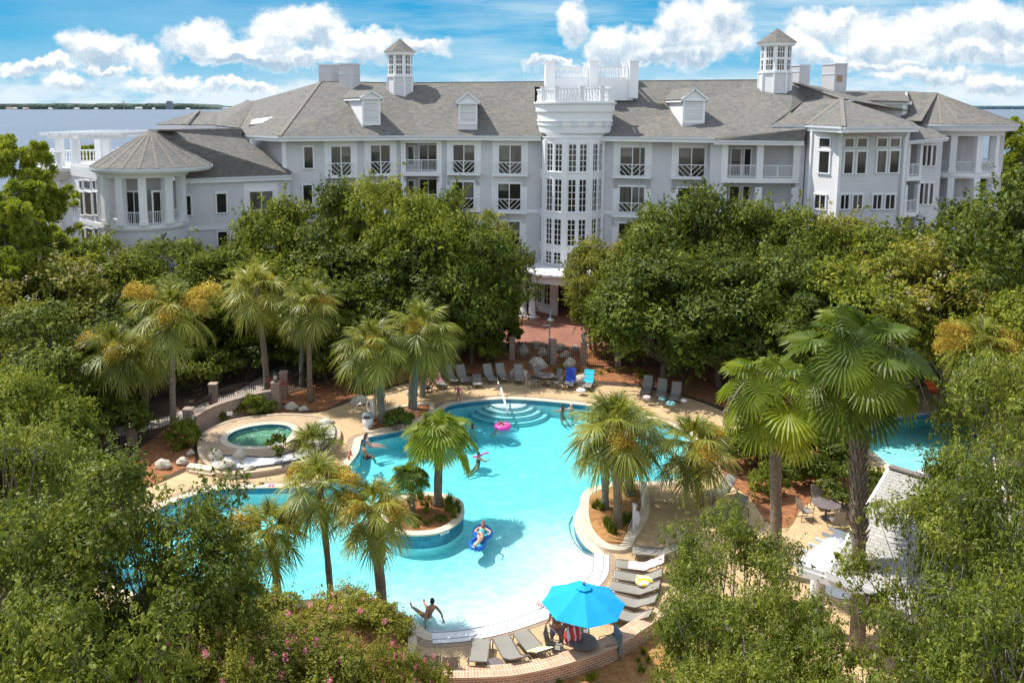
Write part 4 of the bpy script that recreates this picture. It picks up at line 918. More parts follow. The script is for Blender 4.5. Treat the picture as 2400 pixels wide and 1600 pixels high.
# ---------------------------------------------------------------- roofs
def E(px, py, z=ZE): return G(px, py, z)
def roofpoly(polys, name='roof', caps=()):
    b = MB()
    for p in polys: b.face([q for q in p], 0.12)
    o = hp(name, b, M_roof)
    if caps:
        b = MB()
        for a, c in caps: a, c = Vector(a), Vector(c); b.bar(a + Vector((0, 0, .05)), c + Vector((0, 0, .05)), .34, .07)
        part('ridge_cap', b, M_ridge, o)
    return o
def eave(pts, h=.42, d=.16, back=0.55, name='eave'):
    """fascia, soffit and gutter along an eave line"""
    b = MB(); 
    for i in range(len(pts) - 1):
        a, c = Vector(pts[i]), Vector(pts[i + 1]); dz = Vector((0, 0, -h / 2 - .03)); b.bar(a + dz, c + dz, .07, h)
        t = (c - a).normalized(); n = Vector((-t.y, t.x, 0)); n = n if n.y > 0 else -n
        m = (a + c) / 2 + n * (back / 2) + Vector((0, 0, -h)); b.obox(m, t, n, (0, 0, 1), (c - a).length / 2, back / 2, .04)
    o = hp(name, b, M_trim); b = MB()
    for i in range(len(pts) - 1): a, c = Vector(pts[i]), Vector(pts[i + 1]); t = (c - a).normalized(); n = Vector((t.y, -t.x, 0)); n = n if n.y < 0 else -n; b.bar(a + n * .1 + Vector((0, 0, -.09)), c + n * .1 + Vector((0, 0, -.09)), .15, .14)
    part('gutter', b, M_gutterp, o); return o
A0 = P(750, 193, 88); V0 = P(937, 196, 88); R1 = P(1786, 189, 85.5)
e_sw = E(655, 320); e_v = E(983, 317); e_t = E(1268, 318.5); e_t2 = E(1408, 319); e_r = E(1676, 322.5); e_nw = E(553, 315.5)
lw = P(598, 236, 93); back = lambda p, dy: p + Vector((0, dy, -dy * .45))
roofpoly([[e_sw, e_v, V0, A0], [e_v, e_t, e_t2, e_r, R1, V0], [e_nw, e_sw, A0], [e_nw, A0, lw], [A0, V0, R1, back(R1, 11), back(A0, 11)]], caps=[(e_sw, A0)])
eave([e_nw, e_sw, e_v, e_t]); eave([e_t2, e_r])
# extension of the slope over the balcony block
x0, x1 = P(1674, 328.5, 72.7), P(1884, 330.5, 72.0); top = P(1880, 292, 79)
C1 = P(1862, 194, 84.5)
ba, bb, bc, bd = E(1809, 293, ZB), E(1890, 293.5, ZB), E(1977, 297.5, ZB), E(2153, 296, ZB)
bap = P(1972, 232, 77.5)
def phit(px, py, a, b_, c):
    n = (b_ - a).cross(c - a); d = ray(px, py); o = Vector((0, 0, CAM_H)); return o + d * ((a - o).dot(n) / d.dot(n))
q1 = phit(1890, 302, e_r, e_t2, R1); q2 = phit(1852, 262, e_r, e_t2, R1)
roofpoly([[x0, x1, q1, e_r], [e_r, q1, q2], [e_r, q2, R1]]); eave([x0, x1], .35)
roofpoly([[ba, bb, bap], [bb, bc, bap], [bc, bd, bap], [ba, bap, P(1892, 231, 82)], [bd, P(2140, 285, 84), bap]], caps=[(bb, bap), (bc, bap), (bap, C1)]); eave([ba, bb, bc, bd])
b = MB(); b.face([ba, P(1892, 231, 82), q2], .05); b.face([P(1892, 231, 82), C1, R1, q2], .05); k1, k2 = P(1980, 214, 88), P(2126, 215, 88); b.face([C1, k1, bap], .05); b.face([P(1892, 231, 82), bap, C1], .05); b.face([k1, k2, P(2140, 262, 83)], .05); b.face([k1, P(2140, 262, 83), bap], .05); b.face([k2, P(2198, 219, 86), P(2150, 285, 82), P(2140, 262, 83)], .05)
hp('roof', b, M_roof)
# long dormer and back range at the right
lr = [P(1980, 216, 85.5), P(2126, 216, 84.5)]
b = MB(); b.face([P(1972, 233, 82.8), P(2132, 238, 82.0), lr[1], lr[0]], .1); b.face([lr[0], lr[1], P(2136, 224, 87), P(1990, 226, 88)], .1); hp('roof', b, M_roof)
Fd = Fac(P(1990, 240, 83.2), P(2128, 240, 82.6)); b = MB(); Fd.box(b, 0, Fd.L, 16.2, Fd.hit(2060, 238)[1], -3.6, 0); hp('wall', b, M_sid)
b = MB(); zq = Fd.hit(2060, 238)[1]; Fd.box(b, -.2, Fd.L + .3, zq - .3, zq + .02, 0, .2); Fd.box(b, Fd.L - .5, Fd.L - .2, 16.3, zq - .3, .004, .06); hp('fascia', b, M_trim)
b = MB(); q0, q1 = P(2128, 241, 82.2), P(2132, 239, 86.2); qa = P(2126, 216, 84.2); b.face([q0, q1, qa], .15); hp('gable', b, M_trim)
apr = P(2198, 219, 84.5); 
rotunda(apr.x + 1.3, 83.6, 4.0, [12.4, 9.0], 15.9, 5.3, 16.95, P(2198, 219, 84.5), [R(a) for a in (-150, -118, -88, -60, -30, 0)], R(-165), R(20), pw=.55, core_r=2.6)
b = MB(); b.face([P(2126, 219, 86), apr, P(2160, 286, 80), P(2110, 284, 82)], .1); b.face([P(2121, 329, 76.6), P(2222, 321, 77.6), P(2160, 290, 81), P(2108, 294, 80)], .1); hp('roof', b, M_roof); eave([P(2121, 330, 76.5), P(2222, 322, 77.5)], .3)
b = MB(); b.face([P(2270, 305, 92), P(2400, 335, 90), P(2440, 300, 98), P(2290, 290, 98)], .1); hp('roof', b, M_roof)
# left low roofs
l0 = P(352, 304, 71.0); l1 = P(566, 300, 79); le0 = E(412, 419, ZL); le1 = E(683, 409.5, ZL)
roofpoly([[le0, le1, P(683, 402, 76.5), P(566, 320, 78.6), l1, l0], [l0, l1, back(l1, 6), back(l0, 6)]]); eave([le0, le1], .42)
b = MB(); b.lathe((l0.x + 1.2, 72, 0), [(1.0, l0.z - .1), (1.0, l0.z + .02)], 16); hp('roof_cap', b, M_ridge)
roofpoly([[P(366, 291, 96), P(520, 293, 94), P(512, 262, 102), P(466, 260.5, 102)], [P(505, 294, 90), P(560, 300, 88), lw, P(580, 236, 96)], [P(512, 262, 102), P(505, 294, 90), P(580, 236, 96)]], caps=[(P(466, 260.5, 102), P(430, 292, 93)), (P(580, 236, 96), P(512, 293, 91))])
b = MB(); 
a_, c_ = P(366, 292, 95.9), P(514, 294, 93.9); b.bar(a_ + Vector((0, 0, -.3)), c_ + Vector((0, 0, -.3)), .1, .5); hp('eave', b, M_trim)
b = MB(); b.prism(ccw([tuple(P(372, 290, 97)[:2]), tuple(P(510, 290, 95)[:2]), tuple(P(560, 290, 102)[:2]), tuple(P(420, 290, 104)[:2])]), 0, 15.9); hp('wall', b, M_sid)
# side wall of the main block seen over the wing
b = MB(); wq = [P(566, 318, 86), P(664, 322, 76.7)]; b.prism(ccw([(wq[0].x, wq[0].y), (wq[1].x, wq[1].y), (wq[1].x + .3, wq[1].y + .3), (wq[0].x + .5, wq[0].y)]), 0, ZE - .3); hp('wall', b, M_sid)
b = MB(); b.box(wq[1].x - .12, wq[1].x + .16, wq[1].y - .14, wq[1].y + .1, 0, ZE - .3); hp('corner_board', b, M_trim)
# downpipes at the eave joints
for F, u in ((F1, F1.L - .35), (F3, .5), (F4, F4.L * .38), (F4, F4.L - .4), (FL, FL.L - .5), (BC, BC.L - .3)):
    zt_ = (ZL if F is FL else ZB if F is BC else ZE) - .45; b = MB(); b.smooth = True; b.tube([F.pt(u, zt_, .45), F.pt(u, zt_ - .25, .38), F.pt(u, zt_ - .55, .12), F.pt(u, zt_ - .75, .1), F.pt(u, .1, .1)], .055, 6); hp('downpipe', b, M_gutterp)
# skylight and vents
sk = P(613, 288, 82); b = MB(); b.obox(sk, (.94, -.3, .12), (.25, .85, .45), (-.1, -.45, .9), 1.1, .55, .12); hp('skylight', b, M_dark); b = MB()
for k in (-.35, 0.05, .45): b.obox(sk + Vector((0, k * .8, .16 + k * .4)), (.94, -.3, .12), (.25, .85, .45), (-.1, -.45, .9), 1.15, .13, .04)
hp('skylight_frame', b, M_trim)
for (x, y, Y) in ((1122, 209, 87), (1745, 208, 84.5), (504, 316, 76.5)): b = MB(); q = P(x, y, Y); b.tube([q - Vector((0, 0, .3)), q + Vector((0, 0, .3))], .12, 8); hp('vent', b, M_gutterp)

# ---------------------------------------------------------------- chimneys, dormers, cupolas
def chimney(x0, x1, yt, yb, Y, w=2.0, grille=False):
    a, c = P(x0, yt, Y), P(x1, yt, Y); zt = a.z; zb = P(x0, yb, Y).z - 2.5; m = (a + c) / 2; hw = (c.x - a.x) / 2; yaw = math.atan2(m.x, m.y); s = Vector((math.cos(.45), -math.sin(.45) * (1 if m.x < 20 else -1), 0)) if True else 0
    n = Vector((-s.y, s.x, 0)); hw2 = hw / (abs(s.x) + abs(n.x) * .9)
    b = MB(); b.obox((m.x, Y + 1, (zt + zb) / 2), s, n, (0, 0, 1), hw2, hw2 * .9, (zt - zb) / 2); ch = hp('chimney', b, M_stucco)
    b = MB(); b.obox((m.x, Y + 1, zt + .05), s, n, (0, 0, 1), hw2 + .06, hw2 * .9 + .06, .07); b.obox((m.x, Y + 1, zt - (zt - P(x0, yb, Y).z) * .36), s, n, (0, 0, 1), hw2 + .04, hw2 * .9 + .04, .04); part('cap', b, M_gutterp, ch)
    if grille: b = MB(); b.obox(Vector((m.x, Y + 1, zt - 1.35)) - n * (hw2 * .9 + .02) - s * hw2 * .2, s, n, (0, 0, 1), .35, .03, .3); part('grille', b, M_wood, ch)
chimney(744, 791, 153, 193, 89); chimney(792, 840, 151, 212, 86.3); chimney(1862, 1906, 154, 192, 88); chimney(1941, 1994, 151, 214, 84.5, grille=True)

def dormer(px0, px1, ytop, ybot, yapex, Y, yaw=0.0, depth=4.5):
    a = P(px0, ytop, Y); c = P(px1, ytop, Y); zt = a.z; zb = P(px0, ybot, Y).z; w = (c.x - a.x) / math.cos(yaw); m = (a + c) / 2; za = P(px0, yapex, Y).z
    s = Vector((math.cos(yaw), math.sin(yaw), 0)); n = Vector((-s.y, s.x, 0)); F = Fac(m - s * w / 2, m + s * w / 2)
    b = MB(); F.box(b, 0, w, zb - .6, zt, -depth, 0); d = hp('dormer', b, M_sid)
    b = MB(); e = .22
    def pt(u, o, z): q = F.pt(u, z, o); return q
    l, r_, ap_ = (-e, w + e, w / 2)
    b.face([pt(l, .25, zt - .05), pt(ap_, .25, za), pt(ap_, -depth - 1.8, za), pt(l, -depth, zt - .05)][::-1], .1); b.face([pt(r_, .25, zt - .05), pt(ap_, .25, za), pt(ap_, -depth - 1.8, za), pt(r_, -depth, zt - .05)], .1)
    part('roof', b, M_roof, d)
    b = MB(); b.add([pt(-.1, .05, zt), pt(w + .1, .05, zt), pt(ap_, .05, za - .12), pt(-.1, -.1, zt), pt(w + .1, -.1, zt), pt(ap_, -.1, za - .12)], [(0, 1, 2), (5, 4, 3), (0, 3, 4, 1), (1, 4, 5, 2), (2, 5, 3, 0)])
    F.box(b, -.15, w + .15, zt - .12, zt + .04, 0.001, .2); F.bar(b, -e, zt, ap_, za - .03, .16, .2); F.bar(b, w + e, zt, ap_, za - .03, .16, .2)
    for o0 in (-e, w + e - .04): F.box(b, o0, o0 + .06, zt - .22, zt - .02, -depth + .3, .2)
    F.box(b, 0, .2, zb - .1, zt, .001, .05); F.box(b, w - .2, w, zb - .1, zt, .001, .05); F.box(b, .2, w - .2, zb - .1, zb + .14, .002, .05)
    part('trim', b, M_trim, d)
    b = MB(); z = zb + .2
    while z < zt - .2: F.box(b, .22, w - .22, z, z + .07, .003, .04); z += .13
    part('louvre', b, M_trim, d)
dormer(849, 890, 230, 291, 213, 79.4, yaw=.42, depth=6.5); dormer(1074, 1119, 241, 289, 215, 79.0, yaw=-.02, depth=5.5); dormer(1601, 1653, 234, 286, 207, 76.3, depth=6)

def cupola(px, yb, ye, yt, Y, w, rot):
    c = P(px, yb, Y); z0 = c.z - 1.6; ze = P(px, ye, Y).z; zt = P(px, yt, Y).z; zs = c.z + (ze - c.z) * .33; r = w / 2 / math.cos(R(22.5)); n = 8
    def octo(r_): return [(c.x + r_ * math.cos(rot + 2 * math.pi * k / n), c.y + 1.2 + r_ * math.sin(rot + 2 * math.pi * k / n)) for k in range(n)]
    b = MB(); b.prism(octo(r * 1.0), z0, zs); cu = hp('cupola', b, M_sid)
    b = MB(); b.prism(octo(r * 1.06), zs - .1, zs + .08); b.prism(octo(r * .94), zs + .08, ze - .3); b.prism(octo(r * 1.12), ze - .3, ze - .05); b.prism(octo(r * 1.2), ze - .06, ze + .06)
    for k, (x, y) in enumerate(octo(r * 1.0)): b.box(x - .07, x + .07, y - .07, y + .07, z0, zs - .1)
    part('trim', b, M_trim, cu)
    O = octo(r * .945); Hh = ze - .3 - zs - .08
    for k in range(n):
        a, d = O[k], O[(k + 1) % n]; F = Fac(a, d)
        if F.n.dot(Vector((F.a.x + F.b.x - 2 * c.x, F.a.y + F.b.y - 2 * (c.y + 1.2)))) < 0: F = Fac(d, a)
        if F.n.y > .5: continue
        for j in (0, 1):
            zb_ = zs + .2 + j * Hh * .5; zt_ = zb_ + Hh * .40; u0, u1 = F.L * .22, F.L * .78
            b = MB(); F.box(b, u0, u1, zb_, zt_, .003, .02); pn = part('window', b, M_wood0, cu)
            b = MB()
            for i in range(1, 3): u = u0 + (u1 - u0) * i / 3; F.box(b, u - .025, u + .025, zb_, zt_, .021, .05)
            for i in range(1, 2): z = zb_ + (zt_ - zb_) / 2; F.box(b, u0, u1, z - .025, z + .025, .021, .045)
            part('muntin', b, M_trim, cu)
    b = MB(); O = octo(r * 1.26); b.add([(x, y, ze + .02) for x, y in O] + [(c.x, c.y + 1.2, zt)], [(i, (i + 1) % n, n) for i in range(n)] + [tuple(range(n - 1, -1, -1))]); part('roof', b, M_roof, cu)
M_wood0 = pmat('cupola_glass', (0.10, 0.08, 0.05), (0.03, 0.03, 0.03), 2.5, 0.15)
cupola(936, 206, 121, 88, 85.6, 2.5, R(22.5)); cupola(1826, 203, 99, 64, 81.8, 2.75, R(22.5))

# ---------------------------------------------------------------- round glazed tower
TX = P(1339, 400, 78.2); tcx, tcy = TX.x, 78.2; TRd = 2.85
b = MB(); b.lathe((tcx, tcy, 0), [(TRd - .22, 4.2), (TRd - .22, 15.5)], 48); tw = hp('tower', b, M_dark)
bands = [P(1339, y, 75.35).z for y in (330, 337, 404, 420, 498, 514, 577, 592, 622, 640)]
b = MB(); r = TRd + .06
for z1, z0 in ((bands[0] + .3, bands[1]), (bands[2], bands[3]), (bands[4], bands[5]), (bands[6], bands[7]), (bands[8], bands[9] - .2)):
    b.lathe((tcx, tcy, 0), [(TRd - .3, z0), (r, z0), (r, z1 - .1), (r + .1, z1 - .06), (r + .1, z1), (TRd - .3, z1)], 48)
part('band', b, M_trim, tw, world=True)
b = MB(); b.smooth = False
angs = [R(a) for a in (-168, -136, -106, -64, -34, -2)]
for a in (R(-108.5), R(-63.5), R(-152), R(-20)):
    b.obox((tcx + (TRd + .02) * math.cos(a), tcy + (TRd + .02) * math.sin(a), (4 + bands[0]) / 2), (math.cos(a), math.sin(a), 0), (-math.sin(a), math.cos(a), 0), (0, 0, 1), .2, .24, (bands[0] - 4) / 2)
for a in (R(-86), R(-130.2), R(-41.5)):
    b.obox((tcx + TRd * math.cos(a), tcy + TRd * math.sin(a), (4 + bands[0]) / 2), (math.cos(a), math.sin(a), 0), (-math.sin(a), math.cos(a), 0), (0, 0, 1), .06, .10, (bands[0] - 4) / 2)
part('pilaster', b, M_trim, tw, world=True)
for (z1, z0) in ((bands[1], bands[2]), (bands[3], bands[4]), (bands[5], bands[6]), (bands[7], bands[8])):
    for (a0, a1) in ((-148, -131), (-129, -112.5), (-104, -87.5), (-84.5, -68), (-59, -42.5), (-40.5, -24), (-175, -156), (-16, 2)):
        q0 = (tcx + TRd * math.cos(R(a0)), tcy + TRd * math.sin(R(a0))); q1 = (tcx + TRd * math.cos(R(a1)), tcy + TRd * math.sin(R(a1))); F = Fac(q0, q1); b = MB()
        u0, u1 = .1, F.L - .1
        F.box(b, 0, u0, z0, z1, -.05, .05); F.box(b, u1, F.L, z0, z1, -.05, .05); F.box(b, u0, u1, z1 - .08, z1, -.05, .05); F.box(b, u0, u1, z0, z0 + .08, -.05, .05)
        u = (u0 + u1) / 2; F.box(b, u - .028, u + .028, z0, z1, -.03, .03)
        ny = 5 if z1 - z0 > 2 else 3
        for j in range(1, ny): z = z0 + (z1 - z0) * j / ny; F.box(b, u0, u1, z - .025, z + .025, -.03, .025)
        w = part('window', b, M_trim, tw, world=True); b = MB(); F.box(b, u0, u1, z0, z1, -.08, -.04); part('pane', b, M_towerglass if 'M_towerglass' in globals() else M_glass, tw, world=True)
# masonry crown
zs = [P(1348, y, 75).z for y in (330, 318, 308, 296, 283, 272, 264, 262, 246, 243)]
b = MB(); rr = [2.75, 2.95, 3.25, 3.35, 3.35, 3.45, 3.5, 3.66, 3.66, 3.78]; cc = (tcx + .25, tcy + .2, 0)
b.lathe(cc, [(2.6, zs[0] - .1), (2.9, zs[0]), (2.95, zs[1]), (3.25, zs[1] + .2), (3.3, zs[3]), (3.38, zs[3] + .02), (3.38, zs[4] - .1), (3.46, zs[4] - .08), (3.46, zs[4]), (3.38, zs[4] + .05), (3.4, zs[6]), (3.55, zs[6] + .06), (3.58, zs[8]), (3.75, zs[9]), (3.75, zs[9] + .15), (.2, zs[9] + .15)], 56); cr = hp('tower_crown', b, M_trim)
b = MB()
for a in (-122, -97, -72, -47, -22):
    a = R(a); b.obox((cc[0] + 3.36 * math.cos(a), cc[1] + 3.36 * math.sin(a), (zs[3] + zs[4]) / 2), (math.cos(a), math.sin(a), 0), (-math.sin(a), math.cos(a), 0), (0, 0, 1), .06, .28, .26)
part('inset_panel', b, M_gutterp, cr, world=True)
ring = [(cc[0] + 3.45 * math.cos(R(a)), cc[1] + 3.45 * math.sin(R(a))) for a in (-185, -152, -125, -88, -55, -28, 5, 60, 120, 175)]
balustrade(ring, zs[9] + .15, 1.15, .26, pw=.36)
b = MB(); q = ring[5]; b.box(q[0] - .75, q[0] + .25, q[1] - .3, q[1] + .3, zs[9] + .1, zs[9] + 1.5); hp('pier', b, M_trim)
# roof terrace balustrade behind
zq = P(1390, 211, 82.5); xs = [P(x, 200, 82.5).x for x in (1288, 1389, 1483)]
b = MB(); b.box(xs[0], xs[2], 82.3, 86.3, zq.z - 1.0, P(1390, 185, 82.5).z); w = hp('terrace_wall', b, M_trim); zb = P(1390, 184, 82.5).z; zt = P(1390, 157, 82.5).z
balustrade([(xs[0], 82.5), (xs[1], 82.5), (xs[2], 82.5)], zb, zt - zb, .3, posts=False); balustrade([(xs[0], 86.1), (xs[1], 86.1), (xs[2], 86.1), (xs[2], 82.5)], zb, zt - zb, .3, posts=False); balustrade([(xs[0], 86.1), (xs[0], 82.5)], zb, zt - zb, .3, posts=False)
for (x, y) in ((xs[0], 82.4), (xs[1], 82.4), (xs[2], 82.4), (xs[0] + .3, 86.2), (xs[1] + .1, 86.2), (xs[2] + .1, 86.2)):
    b = MB(); b.box(x - .42, x + .42, y - .42, y + .42, zq.z - .8, P(1390, 145, 82.5).z); b.box(x - .5, x + .5, y - .5, y + .5, P(1390, 145, 82.5).z, P(1390, 143, 82.5).z); hp('pier', b, M_trim)
# portico
b = MB(); pc = P(1310, 650, 74.0); b.lathe((tcx - .2, 77, 0), [(.3, 3.35), (5.3, 3.35), (5.3, 4.0), (5.55, 4.02), (5.55, 4.2), (.3, 4.3)], 40); po = hp('portico_roof', b, M_trim)
for (x, y) in ((1226, 742), (1247, 746), (1392, 752), (1425, 748)):
    q = G(x, y); b = MB(); b.smooth = True; b.lathe((q.x, q.y, 0), [(.44, 0), (.44, .2), (.36, .22), (.36, .35), (.3, .4), (.27, 3.1), (.36, 3.2), (.38, 3.36)], 18); hp('column', b, M_trim)
Fp = Fac(G(1254, 722), G(1305, 742)); Fp = Fac((G(1254, 722).x, 76.6), (G(1303, 742).x, 74.6)); wall(Fp, 0, Fp.L, 0, 3.3, M_trim)
win(Fp, 0, 0, 0, 0, nx=2, ny=4, uz=(.25, .75, .9, 3.0), glass=M_glass); win(Fp, 0, 0, 0, 0, nx=2, ny=4, uz=(1.15, 1.85, .9, 3.0), glass=M_glass)
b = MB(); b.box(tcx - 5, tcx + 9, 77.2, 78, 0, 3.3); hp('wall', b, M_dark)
# ================================================================ foliage
G_OAK = leafmat('oak_leaves', [(0.05, (0.05, 0.07, 0.006)), (0.35, (0.112, 0.148, 0.013)), (0.6, (0.205, 0.235, 0.021)), (0.85, (0.37, 0.37, 0.045)), (1.0, (0.34, 0.22, 0.08))], rough=0.6, spec=.2)
G_DARK = leafmat('dark_leaves', [(0.05, (0.028, 0.048, 0.006)), (0.4, (0.088, 0.122, 0.012)), (0.7, (0.195, 0.225, 0.022)), (1.0, (0.42, 0.40, 0.07))], rough=0.55, spec=.25)
G_MID = leafmat('near_oak_leaves', [(0.05, (0.045, 0.07, 0.010)), (0.35, (0.11, 0.15, 0.016)), (0.65, (0.22, 0.25, 0.028)), (0.9, (0.42, 0.41, 0.07)), (1.0, (0.50, 0.44, 0.14))], rough=0.5, spec=.3, trans=.34)
G_YEL = leafmat('myrtle_leaves', [(0.05, (0.08, 0.105, 0.015)), (0.35, (0.17, 0.185, 0.022)), (0.65, (0.28, 0.265, 0.03)), (0.9, (0.38, 0.30, 0.05)), (1.0, (0.40, 0.24, 0.07))], rough=0.55, spec=.2)
G_PINE = leafmat('pine_needles', [(0.0, (0.08, 0.12, 0.012)), (0.4, (0.18, 0.235, 0.018)), (0.75, (0.32, 0.35, 0.025)), (1.0, (0.42, 0.38, 0.05))], rough=0.6, trans=0.35)
G_PALM = leafmat('palm_leaves', [(0.0, (0.065, 0.085, 0.010)), (0.3, (0.15, 0.175, 0.018)), (0.6, (0.30, 0.31, 0.038)), (0.85, (0.50, 0.45, 0.075)), (1.0, (0.56, 0.42, 0.13))], rough=0.42, trans=0.3)
G_FAN = leafmat('fan_palm_leaves', [(0.0, (0.035, 0.065, 0.005)), (0.35, (0.10, 0.145, 0.008)), (0.7, (0.25, 0.30, 0.016)), (1.0, (0.52, 0.52, 0.06))], rough=0.45, trans=0.38, spec=.3)
G_FLOW = leafmat('palm_blossom', [(0.0, (0.28, 0.19, 0.02)), (0.5, (0.50, 0.36, 0.04)), (1.0, (0.66, 0.52, 0.09))], rough=0.8, trans=0.2)
G_PINK = leafmat('pink_blossom', [(0.0, (0.62, 0.12, 0.22)), (0.5, (0.80, 0.22, 0.34)), (1.0, (0.85, 0.45, 0.50))], rough=0.7)
G_WHITEF = leafmat('pale_blossom', [(0.0, (0.60, 0.45, 0.40)), (0.5, (0.70, 0.60, 0.55)), (1.0, (0.78, 0.70, 0.66))], rough=0.7)
G_DEAD = leafmat('dead_frond', [(0.0, (0.16, 0.10, 0.05)), (0.5, (0.26, 0.18, 0.10)), (1.0, (0.36, 0.28, 0.18))], rough=0.8, trans=0.1)
M_bark = pmat('bark', (0.16, 0.125, 0.095), (0.085, 0.065, 0.05), 5, 0.9, 0.8, stretch=(3, 3, .6), bscale=10, bdist=0.03)
M_twig = pmat('pale_bark', (0.30, 0.25, 0.20), (0.18, 0.14, 0.11), 6, 0.9, 0.3)
M_ptrunk = pmat('palm_trunk', (0.27, 0.21, 0.15), (0.12, 0.09, 0.065), 4, 0.9, 0.9, stretch=(1, 1, 3), bscale=9, bdist=0.03)
M_pgrey = pmat('palm_trunk_mossy', (0.25, 0.265, 0.22), (0.13, 0.14, 0.115), 5, 0.9, 0.9, stretch=(1, 1, 3), bscale=9, bdist=0.03)

def quadmesh(name, V, rnd, mat, extra=None):
    """V: (n,4,3) array of leaf corners, rnd: (n,) tone of each leaf"""
    n = len(V); me = bpy.data.meshes.new(name); me.vertices.add(n * 4); me.vertices.foreach_set('co', V.astype(np.float32).ravel())
    me.loops.add(n * 4); me.loops.foreach_set('vertex_index', np.arange(n * 4, dtype=np.int32)); me.polygons.add(n)
    me.polygons.foreach_set('loop_start', np.arange(0, n * 4, 4, dtype=np.int32)); me.materials.append(mat)
    me.update(calc_edges=True); a = me.attributes.new('rnd', 'FLOAT', 'FACE'); a.data.foreach_set('value', rnd.astype(np.float32)); me.validate(); return me
def unit(a): return a / np.maximum(np.linalg.norm(a, axis=1, keepdims=True), 1e-6)
def leaves(C, N, size, rng, aspect=0.5, up=0.35):
    """rhombic leaves at C facing roughly N"""
    n = len(C); N = unit(N + rng.normal(0, 0.55, (n, 3)) + np.array([0, 0, up])); T = unit(np.cross(N, rng.normal(0, 1, (n, 3)))); B = np.cross(N, T)
    s = size * np.exp(rng.normal(0, .33, (n, 1))); w = s * aspect
    fold = N * s * 0.12
    return np.stack([C - T * s * .5, C + B * w * .5 - fold * 0 + fold, C + T * s * .5, C - B * w * .5 + fold], 1)
def crown_pts(rng, n, R_, H, nclump, crs=(0.26, 0.42), zsquash=0.75, holes=0.35, low=-0.35, stray=0.35):
    """foliage clumps scattered through a crown; leaves thicken on each clump's outside"""
    cc = []; k = 0
    while len(cc) < nclump:
        v = rng.normal(0, 1, 3); v /= np.linalg.norm(v)
        if v[2] < low: continue
        r = rng.uniform(0.45, 0.86) ** 0.6; k = rng.uniform(.88, 1.12); cc.append((v * r * np.array([R_, R_, H]) * k, R_ * rng.uniform(*crs)))
    per = n // nclump; Cs = []; Ns = []; Rn = []
    for c, r in cc:
        v = unit(rng.normal(0, 1, (per, 3))); v[:, 2] = np.where(v[:, 2] < -0.3, -v[:, 2] * .6, v[:, 2]); v = unit(v)
        # spray-like sub bumps
        b = unit(rng.normal(0, 1, (9, 3))); lob = np.max(v @ b.T, axis=1)
        rr = r * (0.50 + 0.62 * lob ** 3) * rng.uniform(0.45, 1.15, per) ** 0.6
        keep = rng.random(per) > holes * (lob < 0.62)
        p = c + v * rr[:, None] * np.array([1, 1, zsquash]); Cs.append(p[keep]); Ns.append(v[keep]); Rn.append((rng.random(per) * .75 + rng.uniform(0, .25))[keep])
    # sprays between the clumps: short twigs' worth of leaves strung outwards from random clump skins
    m = int(n * stray); per = 14; k = m // per; idx = rng.integers(0, len(cc), k); base = np.array([cc[i][0] for i in idx]); rad = np.array([cc[i][1] for i in idx]); v = unit(rng.normal(0, 1, (k, 3)) + np.array([0, 0, .35]))
    L = rng.uniform(.25, .75, k) * R_ * .22; t = rng.random((k, per)); st = base + v * (rad * .85)[:, None]
    bend = unit(v + rng.normal(0, .6, (k, 3))); p = st[:, None, :] + (v[:, None, :] * t[..., None] + bend[:, None, :] * (t ** 2)[..., None] * .5) * L[:, None, None] + rng.normal(0, .035 * R_ / 3.3, (k, per, 3))
    Cs.append(p.reshape(-1, 3)); Ns.append(np.repeat(v, per, 0)); Rn.append(np.repeat(rng.random(k) * .5, per) + rng.random(k * per) * .5)
    return np.concatenate(Cs), np.concatenate(Ns), np.concatenate(Rn), cc
def limb(b, a, c, r0, r1, rng, n=6, sag=0.1):
    a, c = Vector(a), Vector(c); L = (c - a).length; pts = []
    mid = Vector((rng.uniform(-1, 1), rng.uniform(-1, 1), rng.uniform(0, 1))) * L * sag
    for i in range(n + 1): t = i / n; pts.append(a.lerp(c, t) + mid * math.sin(math.pi * t) + Vector(rng.uniform(-1, 1, 3)) * L * .012 * (0 < i < n))
    b.tube(pts, [r0 + (r1 - r0) * (i / n) ** .8 for i in range(n + 1)], 7)
TREES = {}
